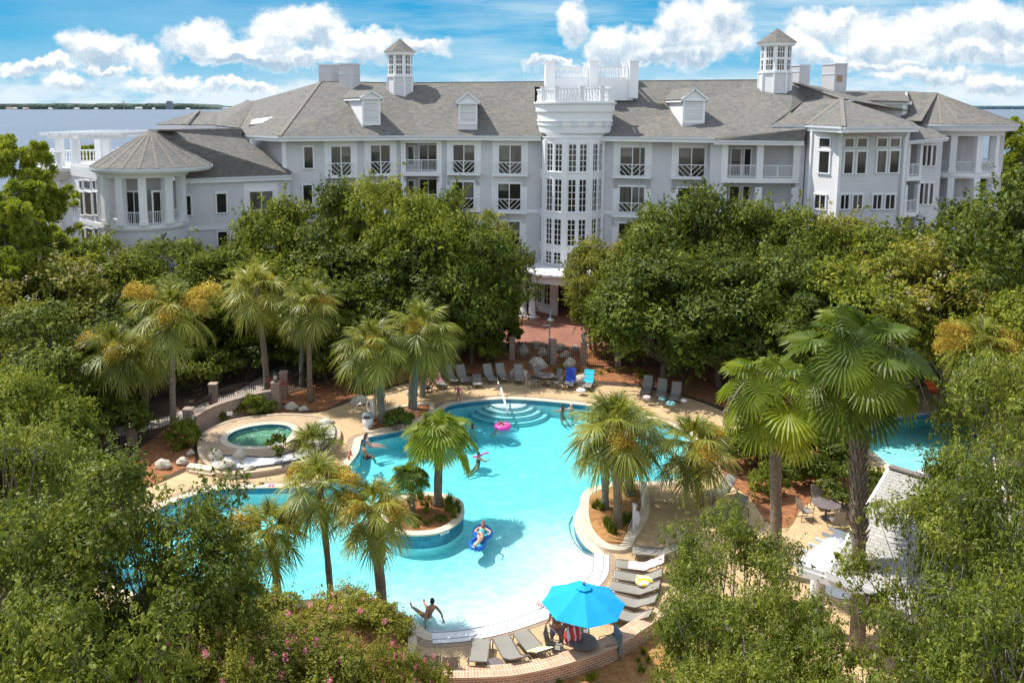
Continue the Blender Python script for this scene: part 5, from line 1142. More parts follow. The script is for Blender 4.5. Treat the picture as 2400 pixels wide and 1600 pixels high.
def make_tree(key, seed, R_=4.5, H=3.2, zc=6.5, n=26000, leaf=0.2, mat=None, nclump=34, trunk_r=.22, aspect=.5, holes=.35, bark=None, stems=1, twigs=0, crs=(0.26, 0.42), flowers=None, low=-.35):
    rng = np.random.default_rng(seed); C, N, rn, cc = crown_pts(rng, n, R_, H, nclump, crs, holes=holes, low=low); C[:, 2] += zc
    me = quadmesh('crown', leaves(C, N, leaf, rng, aspect), rn, mat or G_OAK)
    b = MB(); b.smooth = True; forks = []
    for s in range(stems):
        a = rng.uniform(0, 6.28); base = Vector((math.cos(a) * .35 * (stems > 1), math.sin(a) * .35 * (stems > 1), -.2)); fk = Vector((math.cos(a) * .2 + base.x * 2.2, math.sin(a) * .2 + base.y * 2.2, zc - H * .95)); forks.append(fk)
        limb(b, base, fk, trunk_r, trunk_r * .75, rng, 5, .05)
    for i, (c, r) in enumerate(cc):
        fk = forks[i % stems]; tip = Vector(c) + Vector((0, 0, zc)); mid = fk.lerp(tip, .5) + Vector((0, 0, -.15 * R_ * .3))
        limb(b, fk, tip, trunk_r * .42, trunk_r * .1, rng, 6, .08)
        for t in range(twigs):
            v = Vector(rng.normal(0, 1, 3)).normalized(); v.z = abs(v.z) * .7; limb(b, tip - Vector((v.x, v.y, 0)) * r * .2, tip + v * r * .95, trunk_r * .1, .008, rng, 3, .1)
    tm = b.mesh('trunk', bark or M_bark)
    fm = None
    if flowers:
        fmat, nf, fs, fsz = flowers; V = []; 
        sel = [i for i in rng.integers(0, len(C), nf * 6) if C[i][2] > zc + .05 * H][:nf]
        P_ = []; Nn = []
        for i in sel:
            q = C[i] + N[i] * .1; m = int(rng.integers(fs // 2, fs)); P_.append(q + rng.normal(0, fsz, (m, 3)) * np.array([.7, .7, 1.2])); Nn.append(rng.normal(0, 1, (m, 3)))
        P_ = np.concatenate(P_); Nn = np.concatenate(Nn); fm = quadmesh('blossom', leaves(P_, Nn, .055, rng, .9), rng.random(len(P_)), fmat)
    TREES[key] = (me, tm, fm); return TREES[key]
def tree(key, name, label, loc, rot=0, scale=(1, 1, 1), group=None, cat='tree'):
    me, tm, fm = TREES[key]; rt = thing(name, label, cat, loc, rot, group); rt.scale = scale
    link('crown', me, rt); link('trunk', tm, rt)
    if fm: link('blossom', fm, rt)
    return rt
for i in range(5): make_tree('oak%d' % i, 100 + i, H=4.3, zc=5.5, n=36000, nclump=52, leaf=.20, low=-.75, crs=(.16,.40), mat=(G_OAK if i % 2 == 0 else G_DARK))
for i in range(2): make_tree('myrtle%d' % i, 200 + i, R_=3.4, H=3.6, zc=4.7, n=26000, nclump=40, low=-.7, crs=(.16,.36), leaf=.15, mat=G_YEL, trunk_r=.09, stems=4, bark=M_twig, flowers=(G_WHITEF, 60, 26, .12))
H_OAK = 9.9
# px centre, top row, depth, crown radius, mesh kind, label
MID = [(232,562,60,4.6,'oak0','olive oak crown below the left rotunda balconies'),(400,550,63,4.6,'oak2','olive oak crown under the small windows of the left wing'),(95,600,54,4.8,'myrtle0','yellow green tree at the left edge below the pines'),
 (545,562,64,4.4,'oak4','oak crown just right of the low window of the left wing'),(668,475,66,4.4,'oak0','oak crown covering the corner of the left wing'),(770,430,66,4.4,'oak1','oak crown in front of the leftmost barred French window'),(893,400,66,4.4,'oak2','tallest oak crown reaching the top floor railings'),
 (1010,440,61,4.0,'oak4','oak crown below the inset balcony'),(1105,500,60,4.0,'oak1','oak crown below the two French windows left of the tower'),(1150,515,64,3.4,'myrtle1','yellow tinged tree against the left side of the glass tower'),
 (960,570,61,5.2,'oak3','large dark oak in front of the building middle'),(800,570,61,5.0,'oak1','large dark oak left of the building middle'),(630,590,61,4.6,'oak2','olive oak behind the pair of tall palms'),(1075,600,62,4.2,'oak3','dark oak left of the entrance columns'),
 (1405,548,64,3.0,'myrtle0','yellow green tree against the right side of the glass tower'),(1490,560,62,3.4,'myrtle1','yellow green tree right of the entrance'),(1392,610,64,2.2,'myrtle0','small yellow tree over the brick plaza'),
 (1560,485,61,4.4,'oak1','dark oak below the right French windows'),(1645,450,62,4.2,'oak3','dark oak below the double balconies'),(1755,470,61,4.2,'oak1','dark oak in front of the right double balcony'),
 (1860,500,60,4.0,'oak0','olive oak before the bay corner'),(1975,480,60,4.0,'myrtle1','crape myrtle with pale blossom before the wide bay'),(2095,505,57,4.4,'oak2','olive oak under the triple windows'),
 (1560,590,56,4.8,'oak3','dark oak behind the lantern pier'),(1700,600,55,5.0,'oak1','dark oak behind the single right loungers'),(1850,600,53,4.8,'oak3','dark oak behind the left fan palm'),(2010,590,52,4.8,'oak4','dark oak behind the tall fan palm'),
 (2190,560,50,4.6,'myrtle0','yellow green tree right of the tall fan palm'),(2320,560,60,5.0,'oak2','olive oak at the right edge of the grove'),(2150,650,58,4.2,'oak3','dark oak behind the orange lounger'),(2440,680,44,4.0,'oak0','olive oak above the second pool at right'),
 (60,720,46,4.4,'oak1','dark oak at the left edge in the middle'),(230,690,55,4.6,'oak3','dark oak behind the leftmost palm'),(-20,860,34,3.0,'oak2','olive tree at the left edge lower down'),(60,890,38,2.8,'oak4','olive tree left of the leftmost palm trunk'),
 (380,640,59,4.8,'oak4','olive oak above the palm with orange blossom'),(520,650,61,4.4,'oak3','dark oak between the blossoming palm and the palm pair'),(690,640,62,4.4,'oak1','dark oak behind the palm pair'),
 (2260,470,62,4.5,'oak1','dark oak close to the right round porch'),(2440,420,50,5.5,'oak3','tall oak at the far right edge'),(1490,650,60,3.6,'oak4','dark oak right of the plaza')]
for i, (x, yt, Y, r, k, lb) in enumerate(MID):
    top = P(x, yt, Y); h0 = {'m': 8.6}.get(k[0], H_OAK); hz = top.z / h0; hr = r / (3.4 if k[0] == 'm' else 4.5)
    tree(k, 'oak_tree' if k[0] == 'o' else 'crape_myrtle_tree', lb, (top.x, Y, 0), i * 1.3, (hr, hr, hz), 'trees between the pool and the hotel')
# dark shrubs under the grove
make_tree('shrub0', 300, R_=1.6, H=1.1, zc=.9, n=7000, nclump=14, leaf=.14, mat=G_DARK, trunk_r=.05, low=-.2, stems=3); make_tree('shrub1', 301, R_=1.6, H=1.1, zc=.9, n=7000, nclump=14, leaf=.13, mat=G_OAK, trunk_r=.05, low=-.2, stems=3)
for i, (x, y, s, k, lb) in enumerate([(1165,815,1.2,0,'dark round shrub left of the shaded boulders'),(1130,850,1.0,0,'dark shrub left of the grey loungers'),(1090,825,1.3,0,'dark shrub behind the mid grey loungers'),(1030,820,1.4,0,'dark shrub behind the towelled lounger'),(1480,835,1.3,0,'dark hedge shrub right of the third pier'),(1530,850,1.2,0,'hedge shrub behind the big sabal palm top'),(1600,868,1.1,0,'hedge shrub behind the two right loungers'),(1680,880,1.3,0,'hedge shrub behind the left fan palm'),(1750,890,1.4,0,'hedge shrub between the fan palms'),(1830,900,1.3,0,'hedge shrub behind the tall fan palm'),
    (595,975,.55,1,'small leafy shrub in front of the hot tub wall'),(633,970,.4,0,'smaller shrub by the right hot tub pier'),(520,988,.3,0,'tiny shrub at the foot of the hot tub wall'),(250,1045,1.3,0,'shaded shrub left of the leftmost palm'),(190,1010,1.4,1,'shrub left of the slim left palm'),(430,1045,.6,1,'grassy shrub at the foot of the blossoming palm'),(120,1150,1.3,1,'bright shrub at the left edge above the near tree'),(30,1130,1.4,0,'dark shrub in the left corner of the mulch'),(860,900,1.0,0,'dark shrub behind the trash bin'),(790,895,1.3,0,'dark shrub in the shade left of the mossy palm'),(720,870,1.4,0,'dark shrub behind the slim palm right of the wall'),(570,880,1.3,0,'shrub by the shaded path, middle'),(470,905,1.3,0,'shrub by the shaded path, left'),(650,850,1.2,1,'sunlit shrub along the shaded path'),(380,940,1.4,0,'dark shrub behind the blossoming palm trunk'),(300,950,1.5,0,'dark shrub between the two left palm trunks'),
    (935,1003,.55,0,'low dark shrub in the bed beside the mossy trunk'),(1995,1190,.9,0,'broad leafed shrub by the right round table'),(1900,1120,1.2,0,'dark shrub under the left fan palm'),(2080,935,1.0,0,'dark shrub behind the orange lounger'),(1740,1100,.9,0,'dark shrub in the mulch bed left of the fan palms'),(1800,1090,1.0,1,'olive shrub in the mulch bed behind the left fan palm'),(1850,1130,.7,0,'small dark shrub right behind the left fan palm trunk'),(1870,1085,1.1,0,'broad dark shrub in the middle of the mulch bed'),(1790,1160,.6,1,'low shrub left of the left fan palm trunk'),(1925,1130,.6,0,'low shrub behind the right deck table'),(1960,1060,1.0,0,'shrub at the foot of the tall fan palm')]):
    p = G(x, y); tree('shrub%d' % k, 'shrub', lb, tuple(p), i * .9, (s, s, s * 1.1), 'shrubs round the pool garden', 'shrub')
def far_hedge():
    pass
# gravel bed bush
p = G(650, 1082, SPAZ); make_tree('bush', 320, R_=.55, H=.7, zc=.75, n=900, nclump=9, leaf=.14, mat=G_DARK, trunk_r=.03, aspect=.7, low=-.6, stems=3); tree('bush', 'leafy_bush', 'single leafy bush growing in the white gravel', tuple(p), 0, (1, 1, 1), None, 'bush')

# ---------------------------------------------------------------- pines
def make_pine(key, seed, h=13, R_=3.0, n=16000):
    rng = np.random.default_rng(seed); b = MB(); b.smooth = True; limb(b, (0, 0, -.2), (.4, .2, h * .9), .26, .08, rng, 8, .03)
    Cs = []; Ds = []
    for i in range(26):
        z = h * rng.uniform(.38, .98); a = rng.uniform(0, 6.28); L = R_ * (1.15 - .75 * abs(z / h - .62) / .4) * rng.uniform(.6, 1.1); tip = Vector((math.cos(a) * L, math.sin(a) * L, z + L * .3)); limb(b, (.2, .1, z), tip, .07, .02, rng, 5, .1)
        for k in range(9):
            t = Vector((.2, .1, z)).lerp(tip, rng.uniform(.45, 1.05)) + Vector(rng.normal(0, .28, 3)); m = n // 234; d = unit(rng.normal(0, 1, (m, 3)) + np.array([0, 0, .75])); Cs.append(np.array(t) + d * .16); Ds.append(d)
    C = np.concatenate(Cs); D = np.concatenate(Ds); nn = len(C); s = rng.uniform(.28, .45, (nn, 1)); W = unit(np.cross(D, rng.normal(0, 1, (nn, 3)))) * .035
    V = np.stack([C - D * s * .3 - W * .4, C - D * s * .3 + W * .4, C + D * s * .7 + W, C + D * s * .7 - W], 1)
    TREES[key] = (quadmesh('crown', V, rng.random(nn), G_PINE), b.mesh('trunk', M_bark), None)
make_pine('pine0', 400, n=26000); make_pine('pine1', 401, n=26000)
for i, (x, yt, Y, sc, lb) in enumerate([(35,322,66,1.15,'pine at the left edge with the highest crown'),(45,345,64,1.0,'pine in front of the pergola terrace'),(35,430,58,1.1,'bright pine lower down at the left edge'),(90,510,60,.7,'small pine against the left wing windows'),(15,470,56,1.0,'pine cut by the left edge of the picture'),(200,352,86,.7,'pine top showing through the pergola'),(2375,280,92,1.5,'rounded pine standing beyond the right round porch'),(2420,300,88,1.2,'pine at the far right edge by the water')]):
    t_ = P(x, yt, Y); tree('pine%d' % (i % 2), 'pine_tree', lb, (t_.x, Y, 0), i * 2.1, (sc, sc, t_.z / 13.2), 'pines round the hotel')

# ---------------------------------------------------------------- palms
def strips(B0, D, Sd, L, w, droop, prof, nseg, rng, twist=.0):
    """B0 base, D direction, Sd side, all (n,3); each leaflet a ribbon of nseg quads bending under its weight"""
    n = len(B0); out = []
    def at(t):
        p = B0 + D * (L * t)[:, None] if np.ndim(t) else B0 + D * (L[:, None] * t)
        p = p.copy(); p[:, 2] -= (droop * L * t * t) if np.ndim(droop) else droop * L * t * t; return p
    for k in range(nseg):
        t0, t1 = k / nseg, (k + 1) / nseg; w0, w1 = w * prof(t0), w * prof(t1); a, c = at(t0), at(t1)
        out.append(np.stack([a - Sd * w0[:, None], a + Sd * w0[:, None], c + Sd * w1[:, None], c - Sd * w1[:, None]], 1))
    return np.concatenate(out)
def frond_sabal(az, el, rng, size=1.0, pl=1.0):
    d = np.array([math.cos(az) * math.cos(el), math.sin(az) * math.cos(el), math.sin(el)]); s = np.array([-math.sin(az), math.cos(az), 0]); up = np.cross(s, d) * -1; up = np.cross(d, s)
    p0 = d * .1; hast = p0 + d * pl * size + np.array([0, 0, -.10 * pl * size]); n = 50; th = np.linspace(-1, 1, n); ang = th * R(128)
    d2 = d + np.array([0, 0, -.25]); d2 /= np.linalg.norm(d2); nrm = np.cross(s, d2)
    costa = (1 - np.abs(th)) * .42 * size
    B0 = hast + d2 * costa[:, None] + np.array([0, 0, -1]) * (costa ** 2 * .5)[:, None]
    D = unit(np.cos(ang)[:, None] * d2 + np.sin(ang)[:, None] * s + nrm * .10 * (np.abs(th) ** .7)[:, None] + rng.normal(0, .05, (n, 3)))
    Sd = unit(np.cross(D, nrm + rng.normal(0, .35, (n, 3)))); L = size * (0.92 - .25 * th ** 2) * rng.uniform(.88, 1.08, n)
    V = strips(B0, D, Sd, L, np.full(n, .021 * size), rng.uniform(.20, .62, n), lambda t: 1.0 - .3 * t if t < .6 else (1 - t) / .4 * .82 + .03, 4, rng)
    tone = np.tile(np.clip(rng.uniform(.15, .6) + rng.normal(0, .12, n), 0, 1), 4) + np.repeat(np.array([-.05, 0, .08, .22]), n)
    pet = strips(p0[None], (hast - p0)[None] / np.linalg.norm(hast - p0), s[None], np.array([np.linalg.norm(hast - p0)]), np.array([.03]), 0.02, lambda t: 1, 3, rng)
    return np.concatenate([V, pet]), np.concatenate([tone, np.full(3, .75)])
def frond_fan(az, el, rng, size=1.0, pl=1.1):
    d = np.array([math.cos(az) * math.cos(el), math.sin(az) * math.cos(el), math.sin(el)]); s = np.array([-math.sin(az), math.cos(az), 0])
    p0 = d * .15; hast = p0 + d * pl * size + np.array([0, 0, -.16 * pl * size]); n = 46; th = np.linspace(-1, 1, n); ang = th * R(rng.uniform(125, 150))
    tilt = rng.uniform(.35, 1.5); d2 = d + np.array([0, 0, -tilt]); d2 /= np.linalg.norm(d2); nrm = np.cross(s, d2)
    B0 = np.repeat(hast[None], n, 0); cup = -.10
    D = unit(np.cos(ang)[:, None] * d2 + np.sin(ang)[:, None] * s + nrm * cup * np.abs(th)[:, None] + nrm[None] * (.035 * (-1.0) ** np.arange(n))[:, None])
    Sd = unit(np.cross(D, nrm)); Sd = unit(Sd + nrm * (.55 * (-1.0) ** np.arange(n))[:, None]); L = size * (0.98 - .06 * th ** 2) * rng.uniform(.96, 1.04, n); dA = ang[1] - ang[0]
    V = []; tone = []; base = rng.uniform(.15, .7); ts = [0, .35, .70, .86, 1.0]; wd = [0.004, .35 * math.tan(dA / 2) * 1.12, .70 * math.tan(dA / 2) * 1.12, .5 * math.tan(dA / 2), .006]
    dr = rng.uniform(.02, .07, n)
    for k in range(4):
        a = B0 + D * (L * ts[k])[:, None]; c = B0 + D * (L * ts[k + 1])[:, None]
        a[:, 2] -= dr * L * ts[k] ** 3 * (1 + 3 * (ts[k] > .7)); c[:, 2] -= dr * L * ts[k + 1] ** 3 * (1 + 3.2 * (ts[k + 1] > .7))
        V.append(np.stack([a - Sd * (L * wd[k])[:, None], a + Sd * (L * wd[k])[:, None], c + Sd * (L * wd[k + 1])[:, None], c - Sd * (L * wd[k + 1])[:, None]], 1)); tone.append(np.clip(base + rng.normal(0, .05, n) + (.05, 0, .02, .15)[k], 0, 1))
    pet = strips(p0[None], (hast - p0)[None] / np.linalg.norm(hast - p0), s[None], np.array([np.linalg.norm(hast - p0)]), np.array([.035]), 0.02, lambda t: 1, 3, rng)
    V.append(pet); tone.append(np.full(3, .85)); return np.concatenate(V), np.concatenate(tone)
def palm_crown(seed, kind, nf, size, low=-42, pl=1.0):
    rng = np.random.default_rng(seed); V = []; T = []
    for i in range(nf):
        f = (i + .5) / nf; el = R(88 + (low - 88) * f ** .85) + rng.normal(0, .08); az = i * 2.39996 + rng.normal(0, .15)
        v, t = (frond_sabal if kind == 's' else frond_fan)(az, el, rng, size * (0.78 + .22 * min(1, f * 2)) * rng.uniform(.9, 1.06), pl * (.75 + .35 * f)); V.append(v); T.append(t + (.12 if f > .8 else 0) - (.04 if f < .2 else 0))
    return quadmesh('crown', np.concatenate(V), np.clip(np.concatenate(T), 0, 1), G_PALM if kind == 's' else G_FAN)
def palm_dead(seed, kind, nf, size):
    rng = np.random.default_rng(seed); V = []; T = []
    for i in range(nf):
        v, t = (frond_sabal if kind == 's' else frond_fan)(i * 2.4 + rng.normal(0, .3), R(rng.uniform(-82, -62)), rng, size * rng.uniform(.6, .85), .6); V.append(v); T.append(rng.random(len(t)))
    return quadmesh('dead_fronds', np.concatenate(V), np.concatenate(T), G_DEAD)
def blossom(seed, n, L, r):
    rng = np.random.default_rng(seed); t = rng.random(n); c = np.stack([.35 + t * L, rng.normal(0, r, n) * (.5 + .9 * t), .12 + .25 * t - .45 * L * t * t + rng.normal(0, r, n) * (.4 + .8 * t)], 1)
    return quadmesh('blossom', leaves(c, rng.normal(0, 1, (n, 3)), .07, rng, .45), rng.random(n), G_FLOW)
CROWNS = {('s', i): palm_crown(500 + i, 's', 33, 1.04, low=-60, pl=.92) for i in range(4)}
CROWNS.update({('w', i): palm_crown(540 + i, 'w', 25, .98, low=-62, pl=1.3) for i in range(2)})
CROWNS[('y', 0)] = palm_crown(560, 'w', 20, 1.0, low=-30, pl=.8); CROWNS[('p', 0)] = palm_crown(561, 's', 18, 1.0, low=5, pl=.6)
BLOS = [blossom(580 + i, 2600, 1.05, .17) for i in range(2)]
DEADW = palm_dead(590, 'w', 10, 1.0); DEADS = palm_dead(591, 's', 6, .9)
def palm(label, kind, var, base, top, size, r=.17, boots=0.0, mat=None, blos=(), dead=False, name='sabal_palm', grp='sabal palms round the pool', rot=0.0, btm=1.25):
    base, top = Vector(base), Vector(top); rt = thing(name, label, 'palm', tuple(base), 0, grp); loc = top - base; rng = random.Random(hash(label) & 255 if False else int(base.x * 10) % 97)
    b = MB(); b.smooth = False; H = loc.z; n = max(6, int(H / .35)); pts = []; rad = []
    for i in range(n + 1):
        t = i / n; pts.append((loc.x * t ** 1.4, loc.y * t ** 1.4, H * t - .1)); rad.append(r * (btm - (btm - 1) * min(1, t * 5)) * (1 + .05 * math.sin(i * 2.1) + rng.uniform(-.03, .03)))
    rad[-1] *= 1.15; b.smooth = True; b.tube(pts, rad, 11); part('trunk', b, mat or M_ptrunk, rt)
    if boots > 0:
        b = MB(); z = H * (1 - boots); k = 0
        while z < H - .05:
            a = k * 2.39996; t = z / H; c = Vector((loc.x * t ** 1.4, loc.y * t ** 1.4, z)); d = Vector((math.cos(a), math.sin(a), 0)); e = Vector((-d.y, d.x, 0)); rr = r * 1.02
            lift = rng.uniform(.5, 1.0) * .16; q = c + d * rr
            for sgn in (-1, 1):  # split leaf base
                b.add([q + e * .09 * sgn - Vector((0, 0, .07)) , q + e * .02 * sgn - Vector((0, 0, .07)), q + d * lift + e * .05 * sgn + Vector((0, 0, .20)), q + d * (lift - .03) + e * .09 * sgn + Vector((0, 0, .17)), q + e * .05 * sgn - d * .04 + Vector((0, 0, .02))], [(0, 1, 2, 3), (0, 3, 4), (1, 4, 2)])
            z += .045; k += 1
        part('leaf_bases', b, M_boot if mat is None else M_pgrey, rt)
    c = link('crown', CROWNS[(kind, var)], rt, tuple(loc), (rng.uniform(-.08, .08), rng.uniform(-.08, .08), rot)); c.scale = (size * (.92 if kind == 's' else 1),) * 3
    if dead: c = link('dead_fronds', DEADW if kind == 'w' else DEADS, rt, tuple(loc), (0, 0, rot)); c.scale = (size,) * 3
    for (a, el, L) in blos:
        o = link('blossom', BLOS[int(a * 7) % 2], rt, (loc.x, loc.y, loc.z - .05 * size), (0, -el, a)); o.scale = (L * size, size, size)
    return rt
M_boot = pmat('leaf_base', (0.36, 0.27, 0.19), (0.20, 0.15, 0.11), 8, 0.9, 0.4)
def palmpx(label, kind, var, bx, by, tx, ty, size, dY=0.0, **kw):
    b0 = G(bx, by); t = P(tx, ty, b0.y + dY); return palm(label, kind, var, b0, t, size, **kw)
palmpx('slim sabal palm at the left of the grove with a wide hanging crown', 's', 0, 305, 1032, 268, 815, 1.20, blos=((2.9, .2, 1.3), (.3, .1, 1.0), (-1.2, .1, 1.0)))
palmpx('tall sabal palm with orange blossom on both sides', 's', 1, 407, 1032, 402, 722, 1.29, blos=((3.2, .5, 1.5), (0, .45, 1.6), (-1.4, 0, 1.1), (2.6, .3, 1.3), (-.4, .2, 1.3)))
palmpx('shaded sabal palm behind the one with orange blossom', 's', 2, 342, 990, 345, 820, 1.02)
palmpx('left palm of the tall pair, trunk ending at the red flowers', 's', 2, 628, 925, 600, 672, 1.26, blos=((3.0, .4, .8), (.4, .4, .7)), r=.2)
palmpx('right palm of the tall pair with a slim pale trunk', 's', 3, 727, 940, 722, 705, 1.20, blos=((-.5, 0, 1.0),))
palmpx('mossy dark palm trunk left of the slim pale one', 's', 0, 707, 905, 708, 760, 0.78, mat=M_pgrey, r=.14)
palmpx('wide crowned sabal palm with a mossy trunk above the trash bin', 's', 3, 897, 990, 870, 800, 1.29, boots=.75, mat=M_pgrey, blos=((-1.3, .1, .7), (.7, .1, .7)), r=.2)
palmpx('full round sabal palm with a blue green trunk', 's', 0, 967, 958, 985, 765, 1.41, boots=.6, mat=M_pgrey, blos=((-1.7, .1, .7),), r=.24)
palmpx('half hidden trunk behind the blue green palm', 's', 2, 990, 930, 1000, 800, 1.14, mat=M_pgrey, r=.18)
palmpx('fan palm standing on the round pool island', 'y', 0, 1026, 1186, 1030, 1018, 1.12, name='fan_palm', grp='fan palms', r=.2, btm=1.5, rot=.5, blos=())
palmpx('small leaning fan palm at the back of the island', 'y', 0, 968, 1205, 962, 1115, 0.61, name='fan_palm', grp='fan palms', r=.13, rot=2.0)
palmpx('short sabal palm left of the slanting pair, orange blossom at its left', 's', 1, 654, 1418, 632, 1235, 0.87, boots=.45, blos=((3.2, .3, 1.3), (3.7, .1, 1.2), (-.2, .1, 1.0), (.3, .2, 1.2)), r=.15, rot=1.)
palmpx('slender sabal palm with a long bare trunk over the pool edge', 's', 2, 776, 1412, 748, 1130, 0.90, blos=((-.4, .3, 1.3), (3.0, .4, 1.0), (.6, .2, 1.0)), r=.125)
palmpx('stout sabal palm with a shaggy upper trunk over the pool edge', 's', 3, 898, 1446, 872, 1185, 0.90, boots=.5, blos=((-.7, .2, 1.1), (-2.2, .1, 1.1), (3.0, .2, .9)), r=.19, rot=.4)
palmpx('big shaggy sabal palm on the planter at the right side of the pool', 's', 0, 1448, 1240, 1442, 992, 1.23, boots=.55, dead=True, blos=((-1.5, -.2, 1.0),), r=.19, rot=1.7)
palmpx('dark trunked palm just behind the big shaggy one', 's', 1, 1417, 1196, 1425, 1010, 1.02, r=.17, mat=M_pgrey)
palmpx('third palm trunk of the planter, nearest the pool lift', 's', 2, 1474, 1165, 1478, 1000, 1.08, r=.2, mat=M_pgrey)
palmpx('loose crowned sabal palm right of the planter', 's', 3, 1640, 1185, 1622, 1035, 1.17, r=.17, boots=.5, dead=True, blos=((-1.4, .0, 1.1), (.3, .2, 1.0)))
palmpx('left fan palm with broad green pleated leaves', 'w', 0, 1818, 1345, 1812, 900, 1.13, name='fan_palm', grp='fan palms', r=.22, dead=True, boots=.35)
palmpx('tall fan palm with the highest crown at right', 'w', 1, 2008, 1545, 2005, 815, 1.12, name='fan_palm', grp='fan palms', r=.22, dead=True, boots=.6)
palmpx('sabal palm with golden blossom at the right edge', 's', 1, 2300, 1075, 2300, 800, 1.14, blos=((3.2, .4, 1.5), (3.0, -.1, 1.4), (3.5, .1, 1.4), (-1.0, .1, 1.2), (-.5, .4, 1.2)))
palmpx('small sabal palm against the wall right of the glass tower', 's', 2, 1520, 740, 1500, 545, 1.08)
palmpx('small sabal palm left of the glass tower', 's', 0, 1180, 745, 1145, 520, 1.02)
b0 = G(735, 1052, SPAZ); palm('low palmetto on the white gravel beside the hot tub', 'p', 0, b0, b0 + Vector((0, 0, .45)), .95, r=.09, name='palmetto', grp=None)
# spent flower stalks arching out of the two tall fan palms
for (bx, by, tx, ty, lab, arcs) in ((1818, 1345, 1812, 900, 'left', ((2.6, 1.9), (3.3, 2.1), (-.5, 1.4))), (2008, 1545, 2005, 815, 'tall', ((-.5, 1.9), (3.5, 1.5)))):
    b0 = G(bx, by); t = P(tx, ty, b0.y); rt = [o for o in bpy.data.objects if o.get('label', '').startswith('left fan palm' if lab == 'left' else 'tall fan palm')][0]
    for a, L in arcs:
        b = MB(); b.smooth = True; q = [t - b0 + Vector((math.cos(a) * L * s_, math.sin(a) * L * s_ - .3 * s_, .35 + .5 * s_ - 2.1 * s_ ** 3)) for s_ in np.linspace(0, 1, 9)]; b.tube(q, [.035, .035, .03, .03, .03, .025, .025, .02, .015], 5)
        for k in range(30): s0 = q[5 + k % 4]; v = Vector((random.gauss(0, .12), random.gauss(0, .12), -random.uniform(.1, .5))); b.tube([s0, s0 + v], .008, 3)
        part('flower_stalk', b, M_boot, rt)

# ---------------------------------------------------------------- near trees, seen leaf by leaf
make_tree('near0', 700, R_=3.4, H=3.9, zc=4.6, n=36000, nclump=60, leaf=.125, low=-.8, mat=G_DARK, trunk_r=.11, aspect=.5, holes=.85, bark=M_bark, stems=3, twigs=4, crs=(.16, .36))
make_tree('near1', 701, R_=3.2, H=3.4, zc=5.5, n=30000, nclump=50, low=-.7, leaf=.11, mat=G_MID, trunk_r=.13, aspect=.42, holes=.85, bark=M_twig, stems=1, twigs=5, crs=(.14, .34))
make_tree('near2', 705, R_=3.2, H=3.2, zc=5.7, n=11000, nclump=30, low=-.5, leaf=.12, mat=G_MID, trunk_r=.10, aspect=.42, holes=.9, bark=M_twig, stems=1, twigs=6, crs=(.12, .26))
make_tree('pinkm', 702, R_=3.0, H=2.0, zc=2.7, n=60000, nclump=60, leaf=.085, mat=G_YEL, trunk_r=.05, aspect=.55, holes=.4, bark=M_twig, stems=5, twigs=1, crs=(.16, .28), flowers=(G_PINK, 90, 46, .07), low=-.5)
NEAR = [('near0', 300, 1075, 22.0, 3.0, 'near tree left of the pool, water showing through its leaves'), ('near0', 20, 1190, 19.5, 3.0, 'near tree filling the lower left corner'), ('near0', 455, 1190, 23.5, 1.7, 'near tree reaching right to the short sabal palm'),
        ('near1', 10, 930, 26.0, 2.5, 'pale twigged tree at the left edge over the shrubs'), ('near0', 190, 1400, 16.0, 2.4, 'lowest dark tree at the bottom left'),
        ('near1', 1730, 1165, 22.0, 2.1, 'near oak between the loungers and the left fan palm'), ('near1', 1740, 1330, 19.0, 2.0, 'near oak over the mulch slope'), ('near1', 1790, 1500, 16.0, 2.0, 'near oak at the bottom before the pool house'),
        ('near1', 2440, 760, 24.0, 2.9, 'tall loose oak over the second pool'), ('near1', 2400, 1000, 20.0, 2.2, 'loose oak over the pool house roof'), ('near1', 2450, 1230, 16.0, 2.3, 'shadowy near oak in the lower right corner'), ('near1', 1850, 1330, 18.5, 1.5, 'oak sprays hiding the foot of the left fan palm'), ('near2', 2190, 1100, 20.5, 2.1, 'sparse oak sprays over the pool house ridge'), ('near2', 2060, 1420, 17.0, 1.7, 'sparse oak sprays before the pool house wall'), ('near1', 1950, 1560, 15.5, 1.7, 'near oak at the foot of the tall fan palm'), ('near1', 1690, 1500, 17.0, 1.5, 'small oak crown over the mulch slope at the bottom'), ('near1', 2280, 1500, 14.5, 1.8, 'leafy oak top at the bottom right')]
for i, (k, x, yt, Y, r, lb) in enumerate(NEAR):
    top = P(x, yt, Y); h0 = 8.3 if k == 'near0' else 8.9; tree(k, 'broadleaf_tree' if k == 'near0' else 'oak_tree', lb, (top.x, Y, 0), i * 1.7, (r / 3.3, r / 3.3, top.z / h0), 'near trees framing the picture')
for i, (x, yt, Y, r, lb) in enumerate([(560,1435,24.5,2.7,'pink flowering crape myrtle bush left of the slender palm'),(790,1428,25.0,2.5,'pink flowering crape myrtle bush in front of the stout palm'),(930,1520,22.0,1.4,'crape myrtle bush end by the bed curb'),(640,1530,20.5,2.6,'pink crape myrtle bush at the bottom edge'),(440,1500,19.5,2.2,'crape myrtle bush meeting the near trees')]):
    top = P(x, yt, Y); tree('pinkm', 'crape_myrtle_bush', lb, (top.x, Y, 0), 1 + i * 1.9, (r / 2.9, r / 2.9, top.z / 5.1), 'crape myrtle bushes along the near edge', 'bush')

